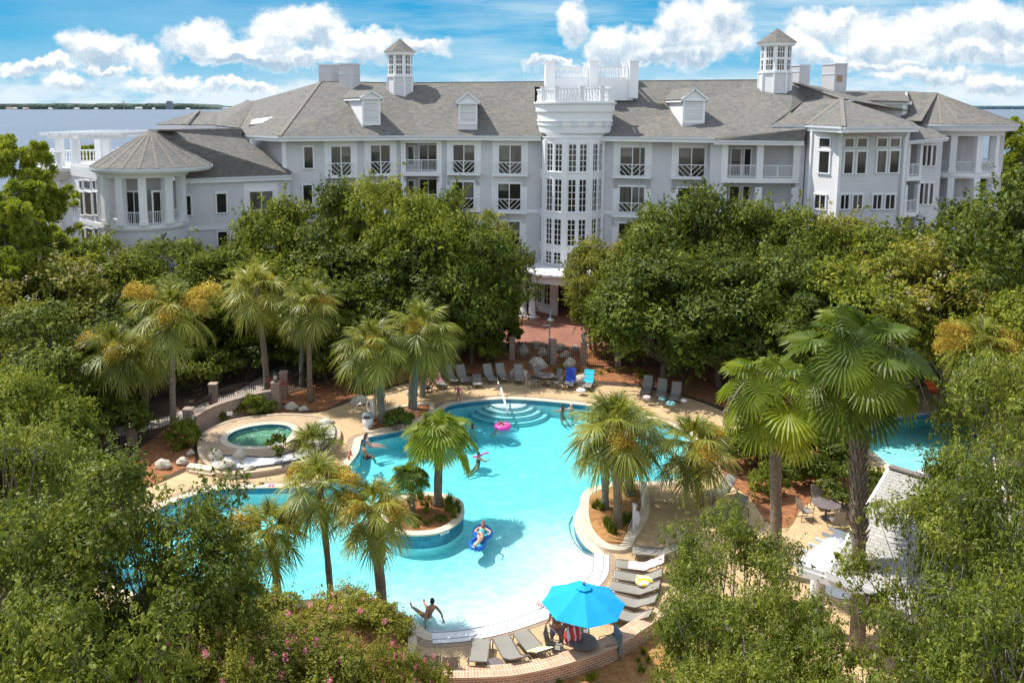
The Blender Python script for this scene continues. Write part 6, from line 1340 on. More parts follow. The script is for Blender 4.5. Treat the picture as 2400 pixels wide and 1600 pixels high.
# ---------------------------------------------------------------- small plants
def tuft_mesh(seed, n, h, spread, mat, w=.012):
    rng = np.random.default_rng(seed); a = rng.uniform(0, 6.28, n); sp = rng.uniform(.1, 1, n) * spread; D = unit(np.stack([np.cos(a) * sp, np.sin(a) * sp, np.ones(n)], 1)); B0 = rng.normal(0, .05, (n, 3)) * np.array([1, 1, 0]); Sd = unit(np.cross(D, rng.normal(0, 1, (n, 3))))
    V = strips(B0, D, Sd, rng.uniform(.6, 1.1, n) * h, np.full(n, w), rng.uniform(.1, .5, n), lambda t: 1 - t * .9, 3, rng); return quadmesh('tuft', V, np.tile(rng.random(n), 3), mat)
TUFT = [tuft_mesh(800, 70, .45, .9, G_OAK), tuft_mesh(801, 60, .32, 1.1, G_FAN), tuft_mesh(802, 90, .6, .5, G_DARK, .016)]
rngp = random.Random(4)
def tufts(pxs, kinds, name, lab, scale=(.7, 1.2), z=0.02):
    for i, (x, y) in enumerate(pxs):
        p = G(x, y, z); s = rngp.uniform(*scale); o = link(name, TUFT[kinds[i % len(kinds)]], None, tuple(p), (0, 0, rngp.uniform(0, 6))); o.scale = (s, s, s); tag(o, lab, 'plant', lab)
sl = []
while len(sl) < 46:
    x, y = rngp.uniform(1180, 1700), rngp.uniform(1440, 1600)
    if y > 1585 - (x - 1180) * .36 + 14 and inside(G(x, y), [tuple(G(a, c)[:2]) for a, c in [(1180,1600),(1290,1592),(1420,1550),(1540,1485),(1620,1410),(1720,1420),(1720,1600)]]): sl.append((x, y))
tufts(sl, [1, 0], 'groundcover_tuft', 'small green plants dotted over the orange mulch slope')
tufts([(1400,1185),(1410,1195),(1392,1190),(1425,1235),(1430,1245),(1462,1225),(1455,1232),(1480,1150),(1470,1160),(1420,1228),(1476,1222),(1440,1250)], [2], 'strap_leaf_plant', 'strap leaved clumps at the palm feet on the planter', (.9, 1.4), .14)
tufts([(1000,1188),(1012,1180),(1050,1182),(1062,1190),(1060,1200),(1048,1196),(1072,1186),(1000,1200),(960,1180)], [2, 0], 'strap_leaf_plant', 'dark clumps round the fan palm on the island', (.8, 1.2), .1)
tufts([(930,1185),(945,1195),(970,1172),(985,1168),(1005,1170),(1030,1172),(1055,1178),(990,1182),(965,1195),(940,1215),(960,1225),(985,1215),(1075,1200),(1065,1212),(975,1235),(930,1230)], [2, 0, 1], 'island_plant', 'low green plants covering the island mulch', (.9, 1.5), .06)
tufts([(1020,1216),(1032,1220),(1040,1212),(1010,1222),(1028,1212),(998,1228),(1045,1220)], [1], 'bright_groundcover', 'yellow green ground cover on the front of the island', (.8, 1.1), .1)
tufts([(955,1470),(948,1458),(935,1480),(960,1490),(925,1466),(945,1500)], [1, 0], 'bed_plant', 'small green plants in the bed beside the coping with the red can', (.8, 1.2), .03)
tufts([(x, 872 + 6 * math.sin(x)) for x in range(1300, 1520, 18)] + [(1305,880),(1318,888),(1500,885),(1520,880),(1345,884)], [1, 0], 'bright_groundcover', 'yellow green plants in the mulch behind the poolside chairs', (1.0, 1.6))
tufts([(925,985),(940,990),(915,995),(950,985)], [2], 'strap_leaf_plant', 'dark clumps in the bed near the trash bin', (1, 1.3), .03)
tufts([(425,1050),(437,1048),(415,1056)], [2, 1], 'grass_clump', 'grass clumps at the foot of the blossoming palm', (1, 1.5))
def flowercluster(px, py, z, mat, label, n=160, r=.3):
    rng = np.random.default_rng(int(px)); C = rng.normal(0, r, (n, 3)) * np.array([1, 1, .5]); p = G(px, py, z)
    rt = thing('flowering_plant', label, 'plant', tuple(p)); link('blossom', quadmesh('blossom', leaves(C + np.array([0, 0, r * .7]), rng.normal(0, 1, (n, 3)), .09, rng, .9), rng.random(n), mat), rt); o = link('leaf_clump', TUFT[0], rt); o.scale = (1, 1, 1)
G_RED = leafmat('red_blossom', [(0, (.5, .01, .03)), (1, (.75, .04, .08))], rough=.6)
flowercluster(651, 902, .9, G_RED, 'red flowers above the right hot tub pier'); flowercluster(946, 975, .35, G_WHITEF, 'white flowering plant in the bed by the blue green palm', 120, .28); flowercluster(906, 976, .2, G_WHITEF, 'white flowering plant by the mossy palm foot', 60, .2)
# ================================================================ pool furniture
M_sling = pmat('sling_taupe', (0.27, 0.25, 0.215), (0.22, 0.205, 0.175), 1.2, 0.75, 0.15, bscale=60)
M_frame = pmat('bronze_frame', (0.16, 0.13, 0.105), (0.12, 0.10, 0.085), 3, 0.45)
M_tabletop = pmat('cast_tabletop', (0.20, 0.16, 0.15), (0.10, 0.08, 0.08), 9, 0.5, 0.5, bscale=20, bdist=0.01)
def sheetstrip(b, prof, x0, x1, th=.018):
    n = len(prof); vs = []
    for s_, dz in ((x0, 0), (x1, 0)):
        for (y, z) in prof: vs.append((s_, y, z))
    for s_ in (x0, x1):
        for (y, z) in prof: vs.append((s_, y, z - th))
    fs = []
    for i in range(n - 1):
        fs += [(i, i + 1, n + i + 1, n + i), (2 * n + i, 3 * n + i, 3 * n + i + 1, 2 * n + i + 1), (i, 2 * n + i, 2 * n + i + 1, i + 1), (n + i, n + i + 1, 3 * n + i + 1, 3 * n + i)]
    fs += [(0, n, 3 * n, 2 * n), (n - 1, 3 * n - 1, 4 * n - 1, 2 * n - 1)]
    return b.add(vs, fs)
def make_lounger(back=48, h=.36):
    rt = thing('sun_lounger', 'sun lounger', 'sun lounger', (0, 0, 0), 0, 'grey sling sun loungers round the pool')
    c, s = math.cos(R(back)), math.sin(R(back)); L = .82
    prof = [(-1.0, h - .03), (-.92, h), (-.5, h - .015), (0, h - .02), (.16, h)] + [(.16 + L * c * t, h + L * s * t - .03 * math.sin(math.pi * t)) for t in (.25, .5, .75, 1.0)]
    b = MB(); b.smooth = False; sheetstrip(b, prof, -.29, .29); part('sling', b, M_sling, rt)
    b = MB(); b.smooth = True
    for x in (-.32, .32): b.tube([(x, -1.0, h - .05), (x, -.95, h), (x, 0, h), (x, .16, h)], .022, 6); b.tube([(x, .16, h), (x, .16 + L * c, h + L * s)], .02, 6); b.tube([(x, .16, h - .02), (x, .85, h - .03)], .02, 6)
    b.tube([(-.32, .16 + L * c, h + L * s), (.32, .16 + L * c, h + L * s)], .02, 6); b.tube([(-.32, -1.0, h - .05), (.32, -1.0, h - .05)], .02, 6); b.tube([(-.32, .85, h - .03), (.32, .85, h - .03)], .018, 6)
    if back > 12: b.tube([(-.28, .16 + L * c * .6, h + L * s * .6), (-.28, .7, h - .03)], .013, 5); b.tube([(.28, .16 + L * c * .6, h + L * s * .6), (.28, .7, h - .03)], .013, 5)
    part('frame', b, M_frame, rt)
    for x in (-.32, .32):
        for y, yy in ((-.85, -.9), (.72, .8)): b = MB(); b.smooth = True; b.tube([(x, y, h), (x, yy, 0)], .022, 6); part('leg', b, M_frame, rt)
    return rt
def make_chair():
    rt = thing('patio_chair', 'patio chair', 'chair', (0, 0, 0), 0, 'sling patio chairs')
    b = MB(); sheetstrip(b, [(-.24, .43), (0, .40), (.2, .42)], -.24, .24); part('seat', b, M_sling, rt)
    b = MB(); sheetstrip(b, [(.2, .44), (.27, .62), (.34, .95)], -.24, .24); part('backrest', b, M_sling, rt)
    b = MB(); b.smooth = True
    for x in (-.27, .27): b.tube([(x, -.26, .02), (x, -.25, .62), (x, .22, .64), (x, .3, .72)], .015, 6); b.tube([(x, .34, .97), (x, .22, .45), (x, .3, .02)], .015, 6); b.tube([(x, -.26, .02), (x, .3, .02)], .015, 6); b.tube([(x, -.24, .43), (x, .22, .43)], .014, 6)
    b.tube([(-.27, .34, .97), (.27, .34, .97)], .015, 6); b.tube([(-.27, -.24, .43), (.27, -.24, .43)], .014, 6); part('frame', b, M_frame, rt); return rt
LP = make_lounger(); LPF = make_lounger(4, .34); LPM = make_lounger(30); CP = make_chair(); first = {id(LP): True, id(LPF): True, id(LPM): True, id(CP): True}
def place(proto, px, py, rot, label, z=0.0):
    p = G(px, py, z)
    if first.get(id(proto)): first[id(proto)] = False; proto.location = p; proto.rotation_euler = (0, 0, rot); proto['label'] = label; return proto
    return dup(proto, tuple(p), rot, label)
def towel(o, label, mat, y0=-.3, y1=1.0, w=.33, back=48, h=.36, side=0.0):
    c, s = math.cos(R(back)), math.sin(R(back)); L = .82; prof = []
    for t in np.linspace(y0, y1, 11):
        if t < .16: prof.append((t, h + .012 + .012 * math.sin(t * 17)))
        else: q = min((t - .16) / .82, 1.04); prof.append((.16 + L * c * q - .02, h + L * s * q + .03 + .012 * math.sin(t * 20)))
    b = MB(); sheetstrip(b, prof, -w + side, w + side, .02); me = b.mesh('towel', mat)
    t = link('towel', me, None, o.location, o.rotation_euler); tag(t, label, 'towel'); return t
def stripemat(name, c1, c2, c3, sc=9, axis=1, thr=.5):
    m = bpy.data.materials.new(name); m.use_nodes = True; t = NT(m.node_tree); b = t.n['Principled BSDF']; tc = t.new('ShaderNodeTexCoord').outputs['Object']
    sp = t.new('ShaderNodeSeparateXYZ'); t.link(tc, sp.inputs[0]); n = t.noise(tc, 3, 3); v = t.math('ADD', t.math('MULTIPLY', sp.outputs[axis], sc), t.math('MULTIPLY', n.outputs[0], 1.2)); f = t.math('FRACT', v)
    k = t.ramp(f, [(0, c1), (thr - .05, c1), (thr + .02, c2), (.8, c2), (.86, c3), (1, c3)]); t.link(k, b.inputs['Base Color']); b.inputs['Roughness'].default_value = .95; return m
T_blue = stripemat('towel_blue', (.03, .07, .45), (.02, .04, .28), (.06, .14, .55), 7); T_red = stripemat('towel_red', (.75, .62, .62), (.65, .12, .14), (.8, .75, .72), 9, 0); T_yel = stripemat('towel_yellow', (.8, .62, .05), (.8, .78, .7), (.75, .7, .5), 3.2)
T_turq = pmat('towel_turquoise', (.04, .50, .58), (.03, .42, .52), 2, .95); T_pink = stripemat('towel_patterned', (.55, .12, .14), (.62, .35, .3), (.10, .14, .45), 5); T_or = stripemat('towel_orange', (.75, .10, .02), (.8, .25, .04), (.7, .05, .02), 4); T_white = pmat('towel_white', (.78, .78, .76), (.7, .7, .7), 3, .95); T_lime = stripemat('towel_lime', (.78, .78, .75), (.55, .6, .06), (.78, .78, .76), 2.3)
T_mint = pmat('towel_mint', (.25, .55, .55), (.2, .45, .5), 3, .95); T_grey = pmat('towel_greyblue', (.16, .28, .36), (.12, .2, .28), 3, .95)
l1 = place(LP, 1026, 903, R(20), 'grey lounger under the patterned pink towel'); towel(l1, 'patterned pink towel over the lounger by the mossy palms', T_pink, -.4, .95)
place(LP, 1056, 893, R(18), 'shaded grey lounger next to the pink towelled one'); place(LP, 1084, 893, R(14), 'shaded grey lounger left of the flat one'); place(LPF, 1118, 900, R(0), 'grey lounger lying flat among the raised ones')
place(LP, 1147, 891, R(13), 'dappled lounger just right of the flat one'); place(LP, 1177, 889, R(14), 'dappled lounger left of the small side table'); place(LP, 1216, 892, R(0), 'sunlit grey lounger standing alone by the pale boulder')
l8 = place(LP, 1336, 903, R(-14), 'grey lounger under the deep blue towel'); towel(l8, 'deep blue towel over a lounger', T_blue, -.35, 1.0)
l9 = place(LP, 1378, 907, R(-16), 'lounger under the turquoise towel'); towel(l9, 'turquoise towel over a lounger beside the deep blue one', T_turq, -.1, 1.0)
l = place(LP, 1516, 920, R(-18), 'shaded lounger with a bright bundle right of the big palm'); l11 = place(LP, 1550, 928, R(-18), 'grey lounger with the raised back, left of the rightmost pair'); l12 = place(LP, 1583, 936, R(-20), 'grey lounger at the right end of the far row')
place(LP, 1690, 1165, R(-60), 'lounger on the right deck left of the mulch bed, farther one'); place(LP, 1715, 1215, R(-55), 'lounger on the right deck left of the mulch bed, nearer one')
lo = place(LP, 2192, 930, R(15), 'lounger under the orange towel by the second pool'); towel(lo, 'orange towel over the lounger by the second pool', T_or, -.3, .95)
place(LPM, 1122, 1560, R(174), 'near lounger seen from behind, left of three'); place(LPM, 1196, 1553, R(197), 'near lounger seen from behind, middle of three'); lt = place(LPM, 1250, 1538, R(204), 'near lounger with the white and lime towel on its back')
towel(lt, 'white and lime towel over the back of a near lounger', T_lime, .1, 1.02, back=30)
place(CP, 1014, 1584, R(180), 'patio chair with its back to the seat wall, leftmost one'); place(CP, 1057, 1588, R(180), 'patio chair back showing over the seat wall, right of the leftmost')
la = place(LPM, 1502, 1346, R(-104), 'lounger under the red and white striped towel'); towel(la, 'red and white striped towel on a lounger', T_red, -.5, 1.02, back=30)
lb = place(LPM, 1497, 1374, R(-107), 'lounger with the crumpled yellow towel'); place(LPM, 1490, 1402, R(-110), 'bare lounger between the yellow towel and the umbrella'); place(LPM, 1482, 1432, R(-116), 'bare lounger beside the umbrella edge'); place(LPM, 1470, 1464, R(-122), 'lounger nearest the seat wall behind the umbrella'); place(LPM, 1540, 1312, R(-100), 'lounger half hidden by leaves above the striped towel')
def bundle(px, py, z, r, mat, label, name='towel_bundle', cat='towel'):
    p = G(px, py, z); b = MB(); b.smooth = True; b.ball((0, 0, 0), 1, 10); o = Vector((px * .1, py * .1, 0))
    b.v = [tuple(Vector(v) * (1 + .35 * mnoise.noise(Vector(v) * 1.8 + o)) * r) for v in b.v]; b.v = [(x, y, z_ * .45) for x, y, z_ in b.v]; return single(name, b, mat, label, cat, tuple(p))
bundle(1510, 1362, .48, .36, T_yel, 'crumpled yellow and white towel on a lounger'); bundle(1516, 930, .5, .25, T_red, 'red and blue bundle on a shaded lounger'); bundle(1552, 934, .5, .22, T_mint, 'pale clothes on the lounger left of the rightmost'); bundle(1572, 945, .45, .3, T_mint, 'mint and white towel heap at the foot of the last lounger'); bundle(1603, 938, .5, .2, T_white, 'white bag beside the last lounger', 'beach_bag', 'bag')
bundle(1362, 915, .3, .3, T_white, 'white towel heap beside the turquoise towel'); bundle(1000, 908, .3, .28, M_iron, 'dark bag beside the patterned towel', 'beach_bag', 'bag'); bundle(1307, 1522, .2, .24, T_white, 'white beach bag at the foot of the standing man', 'beach_bag', 'bag')
b = MB(); sheetstrip(b, [(-.3, .5), (0, .53), (.25, .75), (.3, 1.0)], -.25, .25); b.box(-.28, .28, .26, .33, .2, .9); 
def rtable(px, py, r, h, label, name='round_table', grp=None):
    p = G(px, py); rt = thing(name, label, 'table', tuple(p), 0, grp); b = MB(); b.lathe((0, 0, 0), [(r - .03, h - .03), (r, h - .025), (r, h), (r - .02, h + .008), (.03, h + .008)], 28); part('tabletop', b, M_tabletop, rt)
    b = MB()
    if r > .4: b.smooth = True; b.lathe((0, 0, 0), [(.28, 0), (.26, .04), (.06, .08), (.045, h - .1), (.12, h - .03)], 12); part('pedestal', b, M_frame, rt)
    else:
        for k in range(3): a = k * 2.094 + .5; b = MB(); b.tube([(r * .85 * math.cos(a), r * .85 * math.sin(a), h - .02), (r * .8 * math.cos(a), r * .8 * math.sin(a), 0)], .014, 5); part('leg', b, M_frame, rt)
    return p
t1 = rtable(1279, 903, .62, .73, 'round dark table with four chairs at the far pool edge'); t2 = rtable(1935, 1214, .62, .73, 'round dark table on the right deck near the pool house'); rtable(1193, 897, .25, .45, 'small round side table beside the grey loungers', 'side_table'); rtable(1361, 908, .25, .45, 'small round side table beside the deep blue towel', 'side_table'); rtable(1160, 1580, .28, .42, 'small round side table behind the seat wall', 'side_table')
def chairat(c, ang, d, label): p = Vector((c.x + d * math.cos(ang), c.y + d * math.sin(ang), 0)); return dup(CP, tuple(p), ang - math.pi / 2, label)
for a, lb_ in ((115, 'patio chair at the far table, back left'), (35, 'patio chair at the far table, back right'), (200, 'patio chair at the far table, front left'), (-40, 'patio chair at the far table, front right')): chairat(t1, R(a), .95, lb_)
for a, lb_ in ((85, 'patio chair beyond the right deck table'), (185, 'patio chair left of the right deck table'), (-88, 'patio chair on the near side of the right deck table'), (10, 'patio chair right of the right deck table by the palm')): chairat(t2, R(a), 1.0, lb_)
# cyan umbrella over its table
cor = [G(1250 + x / 6.72, 1330 + y / 6.72, 2.1) for x, y in [(720,180),(1170,300),(1430,575),(1320,845),(870,965),(370,825),(140,550),(300,275)]]
uc = sum(cor, Vector()) / 8; M_cyan = pmat('cyan_canvas', (0.0, 0.36, 0.72), (0.0, 0.31, 0.64), 1.6, .85, .2)
rr_ = sum((c - uc).length for c in cor) / 8; uc = Vector((uc.x, uc.y, 0)); rt = thing('patio_umbrella', 'bright cyan octagonal umbrella by the seat wall', 'umbrella', tuple(uc)); apex = 2.72
b = MB(); ringn = 8; prof = [(.16, apex - .07), (.5, apex - .16), (.85, apex - .27), (1.0, apex - .33), (1, 2.1)]
vs = []; lv = [.12, .4, .7, 1.0]; a0 = math.atan2(cor[0].y - uc.y, cor[0].x - uc.x)
for t in lv:
    for k in range(16):
        a = a0 - 2 * math.pi * k / 16; c0 = Vector((math.cos(a), math.sin(a), 0)) * rr_ * (t if k % 2 == 0 else t * math.cos(R(22.5)) * (1 - .02 * (t > .9))); z = apex - (apex - 2.1) * (t ** 1.15) - (.0 if k % 2 == 0 else .03 * t); vs.append((c0.x, c0.y, z))
fs = [(j * 16 + k, j * 16 + (k + 1) % 16, (j + 1) * 16 + (k + 1) % 16, (j + 1) * 16 + k) for j in range(3) for k in range(16)]
b.add(vs, [tuple(reversed(f)) for f in fs]); part('canopy', b, M_cyan, rt)
b = MB(); b.lathe((0, 0, 0), [(.27, apex - .045), (.12, apex + .01), (.02, apex + .04)], 8); part('vent_cap', b, M_cyan, rt); b = MB(); b.ball((0, 0, apex + .08), .045, 8); part('finial', b, pmat('finial_maroon', (.2, .05, .08), None, 3, .4), rt)
b = MB(); b.tube([(0, 0, 0), (0, 0, apex)], .024, 8); part('pole', b, M_frame, rt)
for k in range(8): b = MB(); a = a0 - 2 * math.pi * k / 8; b.tube([(0, 0, apex - .05), (rr_ * .98 * math.cos(a), rr_ * .98 * math.sin(a), 2.08)], .01, 4); part('rib', b, M_frame, rt)
t3 = uc.copy(); p_ = thing('round_table', 'round table shaded by the cyan umbrella', 'table', tuple(uc)); b = MB(); b.lathe((0, 0, 0), [(.48, .70), (.5, .73), (.48, .74), (.04, .74)], 24); part('tabletop', b, M_tabletop, p_); b = MB(); b.lathe((0, 0, 0), [(.3, 0), (.28, .06), (.06, .1), (.05, .7)], 12); part('pedestal', b, M_frame, p_)
chairat(uc, R(12), .95, 'patio chair under the umbrella with the blue grey towel'); chairat(uc, R(165), .95, 'patio chair in the shade under the umbrella'); chairat(uc, R(85), .95, 'patio chair hidden behind the umbrella')
p_ = Vector((uc.x + 1.27 * math.cos(R(12)), uc.y + 1.27 * math.sin(R(12)), 0)); b = MB(); b.obox((0, 0, .62), (1, 0, 0), (0, 1, 0), (0, 0, 1), .27, .05, .36); single('towel', b, T_grey, 'blue grey towel hanging over a chair under the umbrella', 'towel', tuple(p_), R(-78))

# ---------------------------------------------------------------- people
SK = {k: pmat('skin_' + k, c, tuple(v * .9 for v in c), 3, .5) for k, c in (('fair', (.62, .36, .26)), ('tan', (.42, .21, .12)), ('brown', (.26, .125, .075)))}
def cloth(name, c, c2=None): return pmat(name, c, c2, 4, .85)
HAIR = {'black': pmat('hair_black', (.02, .015, .012), None, 9, .5), 'brown': pmat('hair_brown', (.10, .05, .025), None, 9, .5), 'blonde': pmat('hair_blonde', (.48, .34, .18), None, 9, .5), 'auburn': pmat('hair_auburn', (.26, .09, .04), None, 9, .5), 'cap': pmat('cap_white', (.75, .75, .75), None, 9, .7), 'capblue': pmat('cap_blue', (.12, .25, .38), None, 9, .7)}
def skinmesh(name, verts, edges, radii, mat):
    me = bpy.data.meshes.new(name); me.from_pydata([tuple(v) for v in verts], edges, []); o = bpy.data.objects.new(name + '_tmp', me); COL.objects.link(o)
    m = o.modifiers.new('s', 'SKIN'); m.use_smooth_shade = True; s2 = o.modifiers.new('b', 'SUBSURF'); s2.levels = 1; s2.render_levels = 1
    for i, v in enumerate(me.skin_vertices[0].data): v.radius = (radii[i], radii[i]) if not isinstance(radii[i], tuple) else radii[i]; v.use_root = (i == 0)
    dg = bpy.context.evaluated_depsgraph_get(); dg.update(); ev = o.evaluated_get(dg); out = bpy.data.meshes.new_from_object(ev); bpy.data.objects.remove(o); out.materials.clear(); out.materials.append(mat); out.name = name
    out.polygons.foreach_set('material_index', [0] * len(out.polygons)); out.polygons.foreach_set('use_smooth', [True] * len(out.polygons)); return out
def V3(*a): return Vector(a)
def person(label, loc, heading, pose, skin='tan', hair='brown', longhair=False, wear=(), size=1.0, pelvis=.93):
    """pose: directions of each bone in the person's own frame, +y forward, +x right; every bone keeps its human length"""
    d = dict(torso=(0, 0, 1), head=(0, .05, 1), ua=((-.25, 0, -1), (.25, 0, -1)), fa=((-.1, .2, -1), (.1, .2, -1)), th=((-.08, 0, -1), (.08, 0, -1)), sh=((0, -.03, -1), (0, -.03, -1)), ft=((-.1, 1, -.25), (.1, 1, -.25))); d.update(pose)
    u = lambda v: Vector(v).normalized(); T = u(d['torso']); X = Vector((1, 0, 0)); side = (X - T * X.dot(T)).normalized(); pel = V3(0, 0, 0)
    J = {}; J['pel'] = pel; J['bel'] = pel + T * .16; J['che'] = pel + T * .34; J['nec'] = pel + T * .50; H = u(d['head']); J['nk2'] = J['nec'] + H * .07; J['hd1'] = J['nk2'] + H * .07; J['hd2'] = J['hd1'] + H * .13
    order = ['pel', 'bel', 'che', 'nec', 'nk2', 'hd1', 'hd2']; edges = [(0, 1), (1, 2), (2, 3), (3, 4), (4, 5), (5, 6)]; rad = [(.135, .12), (.125, .105), (.145, .115), .075, .052, (.078, .085), (.068, .075)]
    fing = MB(); fing.smooth = True
    for s, sx in ((0, -1), (1, 1)):
        sh = J['nec'] + side * .175 * sx - T * .045; ua, fa = u(d['ua'][s]), u(d['fa'][s]); el = sh + ua * .28; wr = el + fa * .25; kn0 = wr + fa * .075
        hp_ = pel + side * .095 * sx - T * .03; th, shn, ft = u(d['th'][s]), u(d['sh'][s]), u(d['ft'][s]); kn = hp_ + th * .42; an = kn + shn * .40; hl = an + ft * .05 - Vector((0, 0, 0)); to = an + ft * .17
        b0 = len(order); order += ['s%d' % s, 'e%d' % s, 'em%d' % s, 'w%d' % s, 'h%d' % s]; J['s%d' % s], J['e%d' % s], J['em%d' % s], J['w%d' % s], J['h%d' % s] = sh, el, el + fa * .1, wr, kn0
        edges += [(3, b0), (b0, b0 + 1), (b0 + 1, b0 + 2), (b0 + 2, b0 + 3), (b0 + 3, b0 + 4)]; rad += [.062, .043, .041, .027, (.038, .02)]
        b1 = len(order); order += ['q%d' % s, 'k%d' % s, 'c%d' % s, 'a%d' % s, 't%d' % s]; J['q%d' % s] = hp_ + th * .08; J['k%d' % s], J['c%d' % s], J['a%d' % s], J['t%d' % s] = kn, kn + shn * .12, an, to
        edges += [(0, b1), (b1, b1 + 1), (b1 + 1, b1 + 2), (b1 + 2, b1 + 3), (b1 + 3, b1 + 4)]; rad += [.100, .066, .067, .040, (.042, .026)]
        pn = fa.cross(side * sx).normalized() if abs(fa.dot(side)) < .9 else V3(0, 0, 1); sd = fa.cross(pn).normalized()
        for k, (o, L) in enumerate(((-.027, .062), (-.009, .074), (.009, .070), (.026, .055))):
            a = kn0 + sd * o; m = a + fa * L * .55 + pn * .004; fing.tube([a - fa * .02, m, m + (fa + pn * .5 * (1 if k % 2 else .8)).normalized() * L * .45], [.0095, .0085, .006], 6)
        a = wr + fa * .025 + sd * .03; m = a + (fa + sd * 1.1).normalized() * .035; fing.tube([a - sd * .015, m, m + (fa + sd * .3).normalized() * .03], [.011, .0095, .007], 6)
    Vs = [J[k] for k in order]; rt = thing('person', label, 'person', (loc[0], loc[1], loc[2] + pelvis * size), heading); rt.scale = (size,) * 3
    me = skinmesh('body', Vs, edges, rad, SK[skin])
    # face, ears, fingers grow out of the same skin mesh
    F = (Vector((0, 1, 0)) - H * H.y).normalized() if abs(H.y) < .95 else Vector((0, 0, 1)); S_ = F.cross(H).normalized(); hc = J['hd1'] + H * .05
    fing.ball(hc + F * .085 - H * .01, .017, 6, (1, 1.3, 1.3)); fing.ball(hc + F * .078 - H * .055, .02, 6, (1.4, .6, .5))
    for sx in (-1, 1): fing.ball(hc + S_ * .08 * sx - H * .01, .02, 6, (.5, .8, 1.3))
    bm_v = [tuple(v.co) for v in me.vertices]; n0 = len(bm_v); fs = [tuple(p.vertices) for p in me.polygons] + [tuple(i + n0 for i in f) for f in fing.f]; m2 = bpy.data.meshes.new('body'); m2.from_pydata(bm_v + fing.v, [], fs); m2.materials.append(SK[skin]); m2.polygons.foreach_set('use_smooth', [True] * len(m2.polygons)); link('body', m2, rt)
    b = MB(); b.smooth = True; b.ball((0, 0, 0), 1, 10); hb = []
    for v in b.v:
        v = Vector(v); q = hc + H * .018 - F * .012 + (S_ * v.x * .088 + F * v.y * .098 + H * v.z * .112)
        if v.y > .25 and v.z < .45: q -= F * (.10 * (v.y - .0))
        hb.append(tuple(q))
    b.v = hb
    if longhair: q = hc - F * .07; b.tube([q, q - F * .035 - H * .1, q - F * .03 - H * .24, q - F * .0 - H * .30], [.075, .075, .06, .02], 8)
    part('hair' if not hair.startswith('cap') else 'cap', b, HAIR[hair], rt)
    for (nm, keys, es, k, mt) in wear:
        ks = keys; vv = [J[q] if isinstance(q, str) else (J[q[0]].lerp(J[q[1]], q[2])) for q in ks]
        def rr0(q):
            i = order.index(q if isinstance(q, str) else q[0]); r_ = rad[i]; return r_
        rr = [(tuple(x * k for x in r_) if isinstance(r_, tuple) else r_ * k) for r_ in (rr0(q) for q in ks)]; link(nm, skinmesh(nm, vv, es, rr, mt), rt)
    return rt
def trunks(mt, k=1.13, long=.75): return ('shorts', ['pel', 'q0', ('k0', 'q0', 1 - long), 'q1', ('k1', 'q1', 1 - long)], [(0, 1), (1, 2), (0, 3), (3, 4)], k, mt)
def shirt(mt): return ('shirt', ['pel', 'bel', 'che', 'nec', 's0', ('e0', 's0', .4), 's1', ('e1', 's1', .4)], [(0, 1), (1, 2), (2, 3), (3, 4), (4, 5), (3, 6), (6, 7)], 1.15, mt)
def suit(mt): return ('swimsuit', ['pel', 'bel', 'che', ('che', 'nec', .35)], [(0, 1), (1, 2), (2, 3)], 1.05, mt)
def top(mt): return ('bikini_top', [('bel', 'che', .75), 'che', ('che', 'nec', .12)], [(0, 1), (1, 2)], 1.08, mt)
def bottom(mt): return ('bikini_bottom', [('pel', 'bel', .12), 'pel', ('q0', 'pel', .55), ('q1', 'pel', .55)], [(0, 1), (1, 2), (1, 3)], 1.06, mt)
C_teal = cloth('suit_teal', (.05, .45, .48)); C_dark = cloth('suit_dark', (.08, .03, .03)); C_stripe = cloth('suit_purple', (.35, .25, .45)); C_gold = cloth('suit_ochre', (.50, .38, .14), (.35, .35, .30)); C_pink = cloth('suit_pink', (.65, .10, .22)); C_grey = cloth('shirt_olive', (.16, .13, .09)); C_sh = cloth('shorts_greyblue', (.25, .24, .30)); C_salm = cloth('shirt_salmon', (.42, .20, .15)); C_white = cloth('shirt_white', (.7, .68, .66))
WS = {}
def yaw_to(ax, ay, bx, by): a, c = G(ax, ay), G(bx, by); return math.atan2(-(c.x - a.x), c.y - a.y)
# floating woman
q = G(1125, 1262, .05); f0, f1 = G(1116, 1290), G(1129, 1235)
fl = [G(950 + x / 7.84, 1180 + y / 7.84, 0) for x, y in [(1400,400),(1490,425),(1555,500),(1560,560),(1500,610),(1445,650),(1435,710),(1432,770),(1360,812),(1260,800),(1205,745),(1215,685),(1275,650),(1312,610),(1300,565),(1272,530),(1290,470),(1340,430)]]
rt = thing('pool_float', 'blue hourglass shaped pool float under the lying woman', 'pool float', (q.x, q.y, -.06)); sl_ = smoothloop([tuple(v[:2]) for v in fl], 4); b = MB(); b.smooth = True; n = len(sl_); Lp_ = offset(ccw(sl_), 0.02)
pts = [(x - q.x, y - q.y, .03) for x, y in Lp_]; b.tube(pts + [pts[0], pts[1]], .095, 9, cap=False); part('tube_rim', b, pmat('float_blue', (.01, .12, .48), None, 2, .35), rt)
b = MB(); b.sheet([[(x - q.x, y - q.y) for x, y in offset(Lp_, -.02)]], .02); part('mesh_panel', b, pmat('float_mesh', (.03, .42, .52), None, 2, .6), rt)
hd = math.atan2(-(f1.x - f0.x), f1.y - f0.y)
